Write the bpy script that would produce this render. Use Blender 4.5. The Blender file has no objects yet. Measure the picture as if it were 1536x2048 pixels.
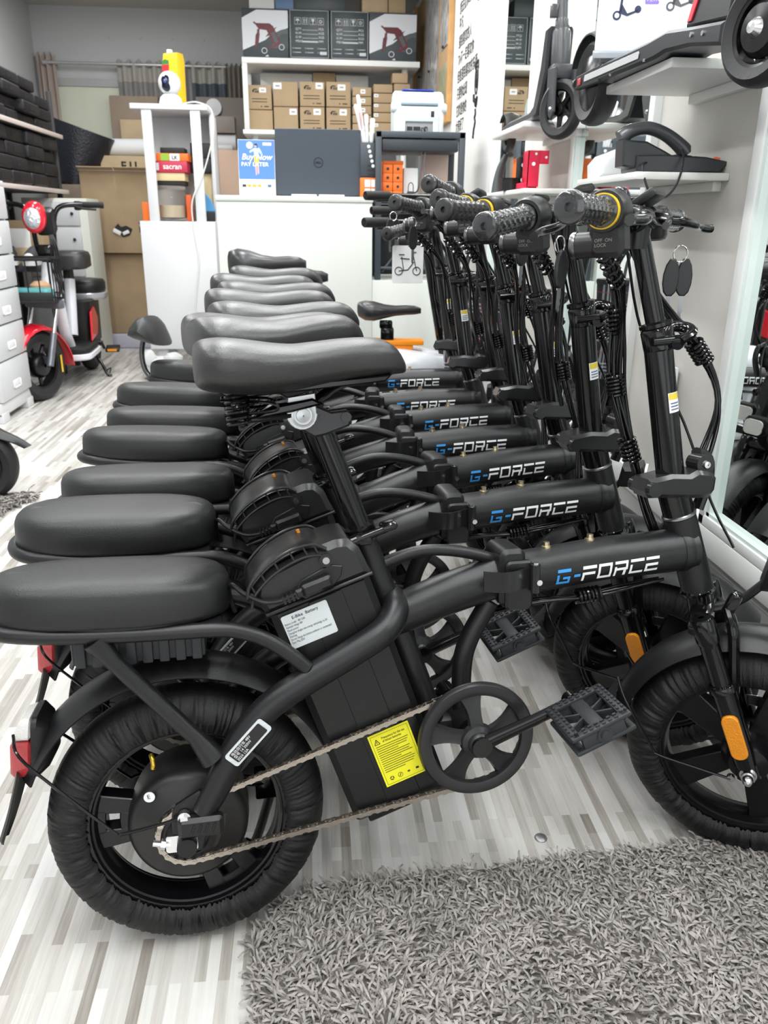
import bpy, bmesh, math, random
from math import pi, sin, cos, radians
from mathutils import Vector, Matrix, Quaternion, noise

random.seed(7)
SC = bpy.context.scene
COL = SC.collection

# ------------------------------------------------------------------ camera
cam_d = bpy.data.cameras.new('camera')
cam = bpy.data.objects.new('camera', cam_d)
COL.objects.link(cam)
RT = Vector((0.996118, -0.087358, 0.010843))
UP = Vector((0.019853, 0.342937, 0.939148))
FW = Vector((0.08576, 0.935287, -0.34334))
cam.matrix_world = Matrix(((RT.x, UP.x, -FW.x, 0), (RT.y, UP.y, -FW.y, 0), (RT.z, UP.z, -FW.z, 1.0), (0, 0, 0, 1)))
cam_d.sensor_fit = 'VERTICAL'
cam_d.sensor_height = 24.0
cam_d.lens = 1600.0 * 24.0 / 2048.0
cam_d.clip_start = 0.02
cam_d.dof.use_dof = True
cam_d.dof.focus_distance = 1.25
cam_d.dof.aperture_fstop = 6.5
SC.camera = cam

# ------------------------------------------------------------------ world, lights, exposure
SC.view_settings.view_transform = 'Standard'
SC.view_settings.look = 'None'
SC.view_settings.gamma = 1.0
SC.view_settings.use_curve_mapping = False
SC.view_settings.exposure = 0.62
W = bpy.data.worlds.new('world')
SC.world = W
W.use_nodes = True
bg = W.node_tree.nodes['Background']
bg.inputs[0].default_value = (0.93, 0.97, 1.0, 1)
bg.inputs[1].default_value = 0.22


def area_light(name, loc, size, power, rot=(0, 0, 0), color=(1, 1, 1)):
    d = bpy.data.lights.new(name, 'AREA')
    d.shape = 'RECTANGLE'
    d.size, d.size_y = size
    d.energy = power
    d.color = color
    o = bpy.data.objects.new(name, d)
    COL.objects.link(o)
    o.location = loc
    o.rotation_euler = rot
    return o


# ceiling battens of the shop (rows along the room) and the open shop front behind the camera
for x, ys, pw in ((-1.35, (0.6, 2.4, 4.2, 6.0), 14.0), (-0.30, (-0.4, 1.2, 2.8, 4.4), 15.0), (0.42, (0.5, 2.0, 3.5), 13.0)):
    for y in ys:
        area_light('ceiling_batten_light', (x, y, 2.54), (0.12, 1.2), pw, color=(0.97, 0.99, 1.0))
area_light('counter_lamp_light', (0.25, 5.3, 2.54), (0.12, 1.0), 10, color=(1, 0.99, 0.97))
area_light('shop_front_daylight', (-0.5, -2.3, 1.5), (3.0, 2.0), 24, rot=(radians(90), 0, 0), color=(0.95, 0.98, 1.0))

# ------------------------------------------------------------------ materials
MATS = {}


def mat(name, color=(0.5, 0.5, 0.5), rough=0.5, metal=0.0, bump=0.0, bscale=200.0, spec=0.5, var=0.0, vscale=30.0,
        trans=0.0, ior=1.45, alpha=1.0, emit=0.0, coat=0.0, stretch=None, bdist=0.002):
    if name in MATS:
        return MATS[name]
    m = bpy.data.materials.new(name)
    m.use_nodes = True
    nt = m.node_tree
    b = nt.nodes['Principled BSDF']
    b.inputs['Base Color'].default_value = (*color, 1)
    b.inputs['Roughness'].default_value = rough
    b.inputs['Metallic'].default_value = metal
    b.inputs['Specular IOR Level'].default_value = spec
    b.inputs['Transmission Weight'].default_value = trans
    b.inputs['IOR'].default_value = ior
    b.inputs['Alpha'].default_value = alpha
    if coat:
        b.inputs['Coat Weight'].default_value = coat
        b.inputs['Coat Roughness'].default_value = 0.06
    if emit:
        b.inputs['Emission Color'].default_value = (*color, 1)
        b.inputs['Emission Strength'].default_value = emit
    tc = nt.nodes.new('ShaderNodeTexCoord')
    src = tc.outputs['Object']
    if stretch:
        mp = nt.nodes.new('ShaderNodeMapping')
        mp.inputs['Scale'].default_value = stretch
        nt.links.new(src, mp.inputs['Vector'])
        src = mp.outputs['Vector']
    if bump:
        n = nt.nodes.new('ShaderNodeTexNoise')
        n.inputs['Scale'].default_value = bscale
        n.inputs['Detail'].default_value = 4
        nt.links.new(src, n.inputs['Vector'])
        bp = nt.nodes.new('ShaderNodeBump')
        bp.inputs['Strength'].default_value = bump
        bp.inputs['Distance'].default_value = bdist
        nt.links.new(n.outputs['Fac'], bp.inputs['Height'])
        nt.links.new(bp.outputs['Normal'], b.inputs['Normal'])
    if var:
        n = nt.nodes.new('ShaderNodeTexNoise')
        n.inputs['Scale'].default_value = vscale
        n.inputs['Detail'].default_value = 5
        nt.links.new(src, n.inputs['Vector'])
        r = nt.nodes.new('ShaderNodeValToRGB')
        r.color_ramp.elements[0].position = 0.3
        r.color_ramp.elements[1].position = 0.7
        r.color_ramp.elements[0].color = (*[c * (1 - var) for c in color], 1)
        r.color_ramp.elements[1].color = (*[min(1, c * (1 + var)) for c in color], 1)
        nt.links.new(n.outputs['Fac'], r.inputs['Fac'])
        nt.links.new(r.outputs['Color'], b.inputs['Base Color'])
    MATS[name] = m
    return m


PAINT = mat('matte_black_paint', (0.0085, 0.0085, 0.0095), 0.36, bump=0.12, bscale=900)
GLOSS = mat('gloss_black_tube', (0.004, 0.004, 0.0045), 0.12, bump=0.0)
PLAST = mat('black_plastic', (0.008, 0.008, 0.0085), 0.36, bump=0.15, bscale=700)
PLAST2 = mat('grey_black_plastic', (0.022, 0.024, 0.027), 0.5, bump=0.2, bscale=500)
RUBBER = mat('black_rubber', (0.008, 0.008, 0.008), 0.6)
LEATH = mat('black_leatherette', (0.020, 0.0195, 0.0195), 0.36, bump=0.22, bscale=420, spec=0.7)
LEATH2 = mat('cushion_leatherette', (0.013, 0.0132, 0.0135), 0.40, bump=0.2, bscale=500)
CLOTH = mat('tyre_cover_cloth', (0.0065, 0.0065, 0.0068), 0.55, bump=0.35, bscale=500)
STITCH = mat('grey_stitching', (0.035, 0.033, 0.038), 0.7)
RIM = mat('satin_black_rim', (0.005, 0.0045, 0.0055), 0.25)
CHROME = mat('bright_steel', (0.75, 0.75, 0.76), 0.2, metal=1.0)
BRASS = mat('chain_steel', (0.46, 0.41, 0.36), 0.3, metal=1.0)
GOLD = mat('gold_bolt', (0.72, 0.62, 0.42), 0.28, metal=1.0)
WHITE = mat('white_print', (0.82, 0.83, 0.84), 0.45)
BLUE = mat('blue_print', (0.04, 0.30, 0.72), 0.4)
YELLOW = mat('yellow_sticker', (0.83, 0.78, 0.02), 0.45)
YEL2 = mat('yellow_ring', (0.80, 0.52, 0.03), 0.4)
LABEL = mat('silver_label', (0.60, 0.63, 0.65), 0.35)
INK = mat('black_ink', (0.015, 0.015, 0.015), 0.6)
AMBER = mat('amber_reflector', (0.75, 0.26, 0.008), 0.15, bump=0.7, bscale=350, spec=0.7)
REDL = mat('red_lens', (0.40, 0.035, 0.04), 0.15, bump=0.5, bscale=300, coat=0.5)
CLEARL = mat('clear_lens', (0.72, 0.70, 0.68), 0.12, bump=0.6, bscale=300)
WPAINT = mat('white_painted_wood', (0.78, 0.79, 0.77), 0.42, bump=0.05, bscale=60)
CARD = mat('brown_cardboard', (0.40, 0.29, 0.175), 0.8, var=0.08, vscale=6, bump=0.1, bscale=80)
CARD2 = mat('tan_cardboard', (0.46, 0.35, 0.22), 0.8, var=0.07, vscale=8)
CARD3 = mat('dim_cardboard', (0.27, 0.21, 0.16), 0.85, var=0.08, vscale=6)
PAPERW = mat('white_paper', (0.80, 0.80, 0.79), 0.7)
ORANGE = mat('orange_carton', (0.85, 0.17, 0.02), 0.5)
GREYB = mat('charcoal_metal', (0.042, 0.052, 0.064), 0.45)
REDP = mat('glossy_red_paint', (0.72, 0.012, 0.03), 0.2, coat=0.6)
SILV = mat('silver_white_paint', (0.62, 0.64, 0.68), 0.28, metal=0.15)


# ------------------------------------------------------------------ mesh helpers
class MB:
    def __init__(self):
        self.v = []
        self.f = []
        self.mi = []

    def add(self, vs, fs, mi=0):
        o = len(self.v)
        self.v += [tuple(p) for p in vs]
        self.f += [tuple(i + o for i in f) for f in fs]
        self.mi += [mi] * len(fs)
        return self

    def xform(self, M, start=0):
        self.v[start:] = [tuple(M @ Vector(p)) for p in self.v[start:]]
        return self

    def mapv(self, fn, start=0):
        self.v[start:] = [tuple(fn(Vector(p))) for p in self.v[start:]]
        return self

    # closed or open rings lofted together
    def loft(self, rings, closed=True, cap0=True, cap1=True, mi=0):
        n = len(rings[0])
        vs = [p for r in rings for p in r]
        fs = []
        m = n if closed else n - 1
        for i in range(len(rings) - 1):
            for j in range(m):
                a, b = i * n + j, i * n + (j + 1) % n
                fs.append((a, b, b + n, a + n))
        if cap0:
            fs.append(tuple(range(n))[::-1])
        if cap1:
            fs.append(tuple((len(rings) - 1) * n + j for j in range(n)))
        return self.add(vs, fs, mi)

    def tube(self, pts, r, n=12, cap=True, mi=0, flat=1.0, closed=False):
        pts = [Vector(p) for p in pts]
        k = len(pts)
        rs = r if isinstance(r, (list, tuple)) else [r] * k
        t0 = (pts[1] - pts[0]).normalized()
        ref = Vector((0, 1, 0)) if abs(t0.y) < 0.9 else Vector((0, 0, 1))
        nrm = (ref - t0 * ref.dot(t0)).normalized()
        rings = []
        for i in range(k):
            if closed:
                t = (pts[(i + 1) % k] - pts[i - 1]).normalized()
            elif i == 0:
                t = t0
            elif i == k - 1:
                t = (pts[-1] - pts[-2]).normalized()
            else:
                t = ((pts[i + 1] - pts[i]).normalized() + (pts[i] - pts[i - 1]).normalized())
                t = t.normalized() if t.length > 1e-6 else (pts[i + 1] - pts[i]).normalized()
            nrm = nrm - t * nrm.dot(t)
            if nrm.length < 1e-6:
                nrm = t.orthogonal()
            nrm.normalize()
            b = t.cross(nrm)
            rings.append([pts[i] + (nrm * cos(2 * pi * j / n) * flat + b * sin(2 * pi * j / n)) * rs[i] for j in range(n)])
        if closed:
            rings.append(rings[0])
            return self.loft(rings, True, False, False, mi)
        return self.loft(rings, True, cap, cap, mi)

    def cyl(self, a, b, r, n=16, mi=0, r2=None):
        return self.tube([a, b], [r, r if r2 is None else r2], n, True, mi)

    def lathe(self, prof, o=(0, 0, 0), ax=(0, 0, 1), n=32, mi=0, cap0=False, cap1=False):
        # prof: (radius, height) along axis
        ax = Vector(ax).normalized()
        u = ax.orthogonal().normalized()
        w = ax.cross(u)
        o = Vector(o)
        rings = [[o + ax * h + (u * cos(2 * pi * j / n) + w * sin(2 * pi * j / n)) * max(r, 1e-5) for j in range(n)] for r, h in prof]
        return self.loft(rings, True, cap0, cap1, mi)

    def box(self, c, s, M=None, bev=0.0, mi=0, seg=2):
        bm = bmesh.new()
        bmesh.ops.create_cube(bm, size=1.0)
        for v in bm.verts:
            v.co = Vector((v.co.x * s[0], v.co.y * s[1], v.co.z * s[2]))
        if bev > 0:
            bmesh.ops.bevel(bm, geom=list(bm.edges), offset=min(bev, 0.49 * min(s)), segments=seg, affect='EDGES', profile=0.5)
        c = Vector(c)
        vs = []
        bm.verts.index_update()
        for v in bm.verts:
            p = v.co.copy()
            if M is not None:
                p = M @ p
            vs.append(p + c)
        fs = [tuple(v.index for v in f.verts) for f in bm.faces]
        bm.free()
        return self.add(vs, fs, mi)

    def bx(self, x0, x1, y0, y1, z0, z1, bev=0.0, mi=0):
        return self.box(((x0 + x1) / 2, (y0 + y1) / 2, (z0 + z1) / 2), (abs(x1 - x0), abs(y1 - y0), abs(z1 - z0)), None, bev, mi)

    # polygon (2D) extruded between d0 and d1; fn(u, v, d) -> 3D
    def prism(self, poly, d0, d1, fn, mi=0, bev=0.0):
        area = sum(poly[i][0] * poly[(i + 1) % len(poly)][1] - poly[(i + 1) % len(poly)][0] * poly[i][1] for i in range(len(poly)))
        if area < 0:
            poly = poly[::-1]
        n = len(poly)
        if bev > 0:
            ins = inset(poly, bev)
            sg = 1 if d1 > d0 else -1
            rings = [[fn(u, v, d0) for u, v in ins], [fn(u, v, d0 + sg * bev) for u, v in poly], [fn(u, v, d1 - sg * bev) for u, v in poly], [fn(u, v, d1) for u, v in ins]]
        else:
            rings = [[fn(u, v, d0) for u, v in poly], [fn(u, v, d1) for u, v in poly]]
        return self.loft(rings, True, True, True, mi)

    def build(self, name, m, parent=None, smooth=38, recalc=True):
        me = bpy.data.meshes.new(name)
        me.from_pydata(self.v, [], self.f)
        ms = m if isinstance(m, (list, tuple)) else [m]
        for q in ms:
            me.materials.append(q)
        if len(ms) > 1:
            me.polygons.foreach_set('material_index', self.mi)
        if recalc:
            bm = bmesh.new()
            bm.from_mesh(me)
            bmesh.ops.recalc_face_normals(bm, faces=bm.faces)
            bm.to_mesh(me)
            bm.free()
        if smooth:
            me.shade_smooth()
            me.set_sharp_from_angle(angle=radians(smooth))
        o = bpy.data.objects.new(name, me)
        COL.objects.link(o)
        if parent is not None:
            o.parent = parent
        return o


def inset(poly, d):
    n = len(poly)
    out = []
    for i in range(n):
        p0, p1, p2 = Vector(poly[i - 1]), Vector(poly[i]), Vector(poly[(i + 1) % n])
        a = (p1 - p0).normalized()
        b = (p2 - p1).normalized()
        na, nb = Vector((-a.y, a.x)), Vector((-b.y, b.x))
        m = na + nb
        if m.length < 1e-6:
            m = na
        m.normalize()
        k = d / max(0.35, m.dot(na))
        out.append((p1.x + m.x * k, p1.y + m.y * k))
    return out


def cr(pts, k=6, closed=False):
    P = [Vector(p) for p in pts]
    n = len(P)
    out = []
    rng = n if closed else n - 1
    for i in range(rng):
        p1, p2 = P[i], P[(i + 1) % n]
        p0 = P[i - 1] if (i > 0 or closed) else p1 * 2 - p2
        p3 = P[(i + 2) % n] if (i + 2 < n or closed) else p2 * 2 - p1
        for j in range(k):
            t = j / k
            out.append(0.5 * ((2 * p1) + (p2 - p0) * t + (2 * p0 - 5 * p1 + 4 * p2 - p3) * t * t + (3 * p1 - p0 - 3 * p2 + p3) * t ** 3))
    if not closed:
        out.append(P[-1])
    return out


def rrect(x0, x1, y0, y1, r, k=5):
    out = []
    for cx, cy, a0 in ((x1 - r, y1 - r, 0), (x0 + r, y1 - r, 90), (x0 + r, y0 + r, 180), (x1 - r, y0 + r, 270)):
        for j in range(k + 1):
            a = radians(a0 + 90 * j / k)
            out.append((cx + r * cos(a), cy + r * sin(a)))
    return out


def circ(cx, cy, r, n=20):
    return [(cx + r * cos(2 * pi * i / n), cy + r * sin(2 * pi * i / n)) for i in range(n)]


def helix(path, R, turns, k=14):
    # points winding round a path
    P = [Vector(p) for p in path]
    n = turns * k
    out = []
    for i in range(n + 1):
        t = i / n * (len(P) - 1)
        a = min(int(t), len(P) - 2)
        f = t - a
        c = P[a].lerp(P[a + 1], f)
        d = (P[a + 1] - P[a]).normalized()
        u = d.orthogonal().normalized()
        w = d.cross(u)
        th = 2 * pi * i / k
        out.append(c + (u * cos(th) + w * sin(th)) * R)
    return out


def text(body, size, m, M, parent=None, name='lettering', align='LEFT', ext=0.0, bold=0.0, sx=1.0, shear=0.0, spacing=1.0, line=1.0):
    c = bpy.data.curves.new(name, 'FONT')
    c.body = body
    c.size = size
    c.align_x = align
    c.extrude = ext
    c.offset = bold
    c.shear = shear
    c.space_character = spacing
    c.space_line = line
    c.resolution_u = 3
    o = bpy.data.objects.new(name, c)
    me = o.to_mesh().copy()
    o.to_mesh_clear()
    bpy.data.objects.remove(o)
    bpy.data.curves.remove(c)
    me.name = name
    me.transform(M @ Matrix.Diagonal((sx, 1, 1, 1)))
    me.materials.clear()
    me.materials.append(m)
    o = bpy.data.objects.new(name, me)
    COL.objects.link(o)
    if parent is not None:
        o.parent = parent
    return o


def basis(o, x, y):
    # matrix taking local X to x, local Y to y
    x = Vector(x).normalized()
    y = Vector(y)
    y = (y - x * y.dot(x)).normalized()
    z = x.cross(y)
    return Matrix(((x.x, y.x, z.x, o[0]), (x.y, y.y, z.y, o[1]), (x.z, y.z, z.z, o[2]), (0, 0, 0, 1)))


def join_into(o, objs):
    # fold extra meshes (print, for instance) into one object, keeping materials
    mb_v, mb_f, mats, idx = [], [], [], []
    for q in [o] + objs:
        me = q.data
        off = len(mb_v)
        mb_v += [tuple(v.co) for v in me.vertices]
        slot = []
        for mm in me.materials:
            if mm not in mats:
                mats.append(mm)
            slot.append(mats.index(mm))
        for p in me.polygons:
            mb_f.append(tuple(i + off for i in p.vertices))
            idx.append(slot[p.material_index])
    me = bpy.data.meshes.new(o.name)
    me.from_pydata(mb_v, [], mb_f)
    for mm in mats:
        me.materials.append(mm)
    me.polygons.foreach_set('material_index', idx)
    me.shade_smooth()
    me.set_sharp_from_angle(angle=radians(30))
    o.data = me
    for q in objs:
        bpy.data.objects.remove(q)
    return o


def thing(name, label, cat, loc=(0, 0, 0), rotz=0.0, group=None, s=1.0):
    o = bpy.data.objects.new(name, None)
    o.empty_display_size = 0.05
    COL.objects.link(o)
    o.location = loc
    o.rotation_euler = (0, 0, rotz)
    o.scale = (s, s, s) if isinstance(s, (int, float)) else s
    o['label'] = label
    o['category'] = cat
    if group:
        o['group'] = group
    return o


def tag(o, label, cat, group=None, kind=None):
    o['label'] = label
    o['category'] = cat
    if group:
        o['group'] = group
    if kind:
        o['kind'] = kind
    # put the origin at the base of the thing
    if o.type == 'MESH' and o.parent is None and o.location.length < 1e-9:
        xs = [v.co for v in o.data.vertices]
        c = Vector(((min(p.x for p in xs) + max(p.x for p in xs)) / 2, (min(p.y for p in xs) + max(p.y for p in xs)) / 2, min(p.z for p in xs)))
        o.data.transform(Matrix.Translation(-c))
        o.location = c
    return o


def struct(o):
    o['kind'] = 'structure'
    return o


def dup(root, loc=None, rotz=None, label=None):
    r = root.copy()
    COL.objects.link(r)
    if loc is not None:
        r.location = loc
    if rotz is not None:
        r.rotation_euler = (0, 0, rotz)
    if label:
        r['label'] = label

    def rec(src, dst):
        for ch in list(src.children):
            c = ch.copy()
            COL.objects.link(c)
            c.parent = dst
            rec(ch, c)
    rec(root, r)
    return r


XYZ = lambda u, v, d: Vector((u, v, d))

# =================================================================== ROOM
def floor_material():
    m = bpy.data.materials.new('pale_grey_strip_planks')
    m.use_nodes = True
    nt = m.node_tree
    L = nt.links.new
    b = nt.nodes['Principled BSDF']
    tc = nt.nodes.new('ShaderNodeTexCoord')
    mp = nt.nodes.new('ShaderNodeMapping')
    mp.inputs['Rotation'].default_value = (0, 0, radians(90))
    L(tc.outputs['Object'], mp.inputs['Vector'])
    def brick(w, h, off, frq, mort):
        br = nt.nodes.new('ShaderNodeTexBrick')
        br.offset = off
        br.offset_frequency = frq
        br.inputs['Scale'].default_value = 1.0
        br.inputs['Brick Width'].default_value = w
        br.inputs['Row Height'].default_value = h
        br.inputs['Mortar Size'].default_value = mort
        br.inputs['Mortar Smooth'].default_value = 0.0
        br.inputs['Color1'].default_value = (0, 0, 0, 1)
        br.inputs['Color2'].default_value = (1, 1, 1, 1)
        br.inputs['Mortar'].default_value = (0.4, 0.4, 0.4, 1)
        L(mp.outputs['Vector'], br.inputs['Vector'])
        return br
    b1 = brick(0.21, 0.0165, 0.37, 2, 0.0)
    b2 = brick(0.36, 0.0165, 0.61, 3, 0.0)
    n1 = nt.nodes.new('ShaderNodeTexNoise')
    mp2 = nt.nodes.new('ShaderNodeMapping')
    mp2.inputs['Scale'].default_value = (95, 3.2, 1)
    L(tc.outputs['Object'], mp2.inputs['Vector'])
    L(mp2.outputs['Vector'], n1.inputs['Vector'])
    n1.inputs['Scale'].default_value = 2.0
    n1.inputs['Detail'].default_value = 6
    n1.inputs['Roughness'].default_value = 0.7
    n2 = nt.nodes.new('ShaderNodeTexNoise')
    mp3 = nt.nodes.new('ShaderNodeMapping')
    mp3.inputs['Scale'].default_value = (14, 2.6, 1)
    L(tc.outputs['Object'], mp3.inputs['Vector'])
    L(mp3.outputs['Vector'], n2.inputs['Vector'])
    n2.inputs['Scale'].default_value = 1.0
    n2.inputs['Detail'].default_value = 3
    def math_(op, a, bb):
        q = nt.nodes.new('ShaderNodeMath')
        q.operation = op
        for i, x in enumerate((a, bb)):
            if isinstance(x, float):
                q.inputs[i].default_value = x
            else:
                L(x, q.inputs[i])
        return q.outputs[0]
    s = math_('MULTIPLY', b1.outputs['Color'], 0.38)
    s = math_('ADD', s, math_('MULTIPLY', b2.outputs['Color'], 0.26))
    s = math_('ADD', s, math_('MULTIPLY', n1.outputs['Fac'], 0.44))
    s = math_('ADD', s, math_('MULTIPLY', n2.outputs['Fac'], 0.22))
    rp = nt.nodes.new('ShaderNodeValToRGB')
    e = rp.color_ramp.elements
    e[0].position, e[0].color = 0.30, (0.22, 0.195, 0.165, 1)
    e[1].position, e[1].color = 0.95, (0.68, 0.67, 0.65, 1)
    x = e.new(0.50)
    x.color = (0.40, 0.375, 0.34, 1)
    x = e.new(0.68)
    x.color = (0.55, 0.53, 0.50, 1)
    L(s, rp.inputs['Fac'])
    L(rp.outputs['Color'], b.inputs['Base Color'])
    b.inputs['Roughness'].default_value = 0.33
    bp = nt.nodes.new('ShaderNodeBump')
    bp.inputs['Strength'].default_value = 0.06
    L(n1.outputs['Fac'], bp.inputs['Height'])
    L(bp.outputs['Normal'], b.inputs['Normal'])
    return m


XR, XL, YB, ZC = 0.88, -2.20, 7.6, 2.58
WALLG = mat('grey_wall_paint', (0.50, 0.51, 0.515), 0.75, bump=0.05, bscale=40)
WALLW = mat('white_wall_paint', (0.74, 0.74, 0.72), 0.6, bump=0.05, bscale=40)
WALLB = mat('beige_wall_panel', (0.58, 0.56, 0.52), 0.6, var=0.05, vscale=5)
CEIL = mat('ceiling_paint', (0.50, 0.48, 0.45), 0.85)
MIRR = mat('mirror_glass', (0.86, 0.90, 0.88), 0.01, metal=1.0)
GEDGE = mat('pale_glass_edge', (0.70, 0.78, 0.75), 0.25)
struct(MB().bx(XL - 0.1, XR + 0.3, -2.6, YB + 0.1, -0.05, 0.0).build('floor', floor_material()))
struct(MB().bx(XL - 0.1, XR + 0.3, -2.6, YB + 0.1, ZC, ZC + 0.05).build('ceiling', CEIL))
struct(MB().bx(XL - 0.1, XL, -2.6, YB + 0.1, 0, ZC).build('wall_left', WALLG))
wb = MB().bx(XL, XR + 0.3, YB, YB + 0.1, 0, ZC)
for i in range(9):
    wb.cyl((XL + 0.60 + 0.255 * i, YB - 0.008, 2.37), (XL + 0.60 + 0.255 * i, YB, 2.37), 0.012, 10)
struct(wb.build('wall_back', WALLG))
# right wall: plain white stretch at the back with writing, then panels and mirrors alternating
wr = MB().bx(XR + 0.05, XR + 0.12, -2.6, YB, 0, ZC)
struct(wr.build('wall_right', WALLW))
wp = MB()
wp.bx(XR - 0.010, XR + 0.06, 4.075, YB, 0.0, ZC)
struct(wp.build('trim_1', WALLW))
for k, (y0, y1) in enumerate(((1.652, 2.146), (2.823, 3.385))):
    p = MB()
    p.bx(XR + 0.0, XR + 0.06, y0, y1, 0.31, ZC)
    struct(p.build('trim_%d' % (2 + k), WALLB))
mirrors = ((0.20, 1.598), (2.18, 2.789), (3.426, 4.042))
MZ = 0.391
tr = MB()
for y0, y1 in mirrors:
    for a, b_ in ((y0 - 0.034, y0), (y1, y1 + 0.034)):
        tr.bx(XR - 0.02, XR + 0.06, a, b_, MZ - 0.024, ZC, 0.003)
    tr.bx(XR - 0.02, XR + 0.06, y0 - 0.034, y1 + 0.034, MZ - 0.024, MZ, 0.003)
struct(tr.build('trim_4', WPAINT))
te = MB()
for y0, y1 in mirrors:
    te.bx(XR - 0.015, XR + 0.02, y0, y0 + 0.012, MZ, ZC)
    te.bx(XR - 0.015, XR + 0.02, y1 - 0.012, y1, MZ, ZC)
    te.bx(XR - 0.015, XR + 0.02, y0, y1, MZ, MZ + 0.008)
struct(te.build('trim_5', GEDGE))
bb = MB()
bb.bx(XR - 0.02, XR + 0.06, -2.6, 4.075, 0.306, MZ - 0.025, 0.003)
bb.bx(XR + 0.02, XR + 0.06, -2.6, 4.075, 0.262, 0.306, 0.002)
bb.bx(XR + 0.03, XR + 0.06, -2.6, 4.075, 0.0, 0.262)
struct(bb.build('baseboard_right', WPAINT))
for i, (y0, y1) in enumerate(mirrors):
    o = MB().bx(XR + 0.0, XR + 0.019, y0, y1, MZ, ZC - 0.02).build('wall_mirror', MIRR, smooth=0)
    tag(o, ['mirror panel nearest the camera, at the right edge of the photo',
            'mirror panel between the near white panel and the far white panel',
            'mirror panel farthest from the camera, beside the wall with writing'][i], 'mirror', 'mirror panels on the right wall')
# window with blind on the back wall
wx0, wx1 = -2.04, -1.50
wz0, wz1 = 0.93, 2.00
BLIND = mat('pale_green_blind', (0.60, 0.62, 0.50), 0.6, var=0.04, vscale=2)
SASH = mat('window_sash_grey', (0.42, 0.42, 0.41), 0.5)
w1 = MB().bx(wx0 - 0.04, -0.1, YB - 0.03, YB, wz1, wz1 + 0.06, 0.004).bx(wx0 - 0.06, wx0, YB - 0.03, YB, wz0, wz1).bx(wx1 + 0.3, wx1 + 0.38, YB - 0.03, YB, wz0, wz1)
w1o = struct(w1.build('window_1', SASH))
MB().bx(wx0, wx1 + 0.3, YB - 0.018, YB - 0.006, wz0, wz1).build('window_blind', BLIND, w1o)

# =================================================================== FOLDING E-BIKES
# bike frame of reference: x forward, y to the bike's left, z up; rear wheel touches the floor at the origin
RW, WB = 0.194, 0.899
PIV = Vector((0.787, 0, 0.486))
SAX = Vector((-0.27, 0, 0.963)).normalized()
STEER = Matrix.Translation(PIV) @ Matrix.Rotation(-0.64, 4, SAX) @ Matrix.Translation(-PIV)
SN = lambda u, v, d: Vector((u, d, v))          # polygons drawn in the side plane
HT = Vector((0.655, 0, 1.02))                   # top of the stem


def tyre_cover(mb, R=RW, t=0.042, ri=0.144, seed=0):
    na, nb = 480, 15
    rings = []
    for i in range(na):
        a = 2 * pi * i / na
        ring = []
        for j in range(nb):
            q = -1 + 2 * j / (nb - 1)
            ph = q * pi * 0.80
            rc = R - t
            rr = rc + t * cos(ph)
            nn = t * sin(ph) * 0.98
            k = abs(q)
            if k > 0.72:
                f = (k - 0.72) / 0.28
                rr = rr * (1 - f) + ri * f
                nn = nn * (1 - f) + math.copysign(0.031, q) * f
            w = noise.noise(Vector((cos(a) * 9, sin(a) * 9, seed + q * 0.9))) * 0.5
            w2 = 1 - 2.6 * abs(noise.noise(Vector((cos(a) * 21 + 0.25 * q, sin(a) * 21 - 0.25 * q, seed + 5 + q * 0.6))))
            w3 = 1 - 2.6 * abs(noise.noise(Vector((cos(a) * 42, sin(a) * 42, seed + 15 + q * 1.2))))
            amp = 0.0008 + 0.0052 * min(1, k * 1.3)
            d = amp * (0.7 * w + 0.45 * w2 + 0.55 * w3)
            if k > 0.80:
                d *= 1 - 0.85 * (k - 0.80) / 0.20
            nn += math.copysign(1, q) * d * min(1, k * 2)
            rr += d * 0.6
            ring.append(Vector((rr * cos(a), nn, rr * sin(a))))
        rings.append(ring)
    rings.append(rings[0])
    mb.loft(rings, closed=False, cap0=False, cap1=False)
    return mb


def stitch_ring(mb, ri=0.144):
    for sgn in (-1, 1):
        p = []
        for i in range(240):
            a = 2 * pi * i / 240
            r = ri + 0.0016 * (i % 2)
            p.append((r * cos(a), sgn * (0.032 + 0.0012 * (i % 2)), r * sin(a)))
        mb.tube(p, 0.0017, 5, closed=True)
    return mb


def patch(mb, r0, r1, a0, a1, n0, n1, b0=None, b1=None, k=6):
    # flat piece between two radii; angles may differ at the outer radius
    b0 = a0 if b0 is None else b0
    b1 = a1 if b1 is None else b1
    poly = [(r0 * cos(radians(a0 + (a1 - a0) * i / k)), r0 * sin(radians(a0 + (a1 - a0) * i / k))) for i in range(k + 1)]
    poly += [(r1 * cos(radians(b1 + (b0 - b1) * i / k)), r1 * sin(radians(b1 + (b0 - b1) * i / k))) for i in range(k + 1)]
    mb.prism(poly, n0, n1, SN, bev=0.0015)


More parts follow.
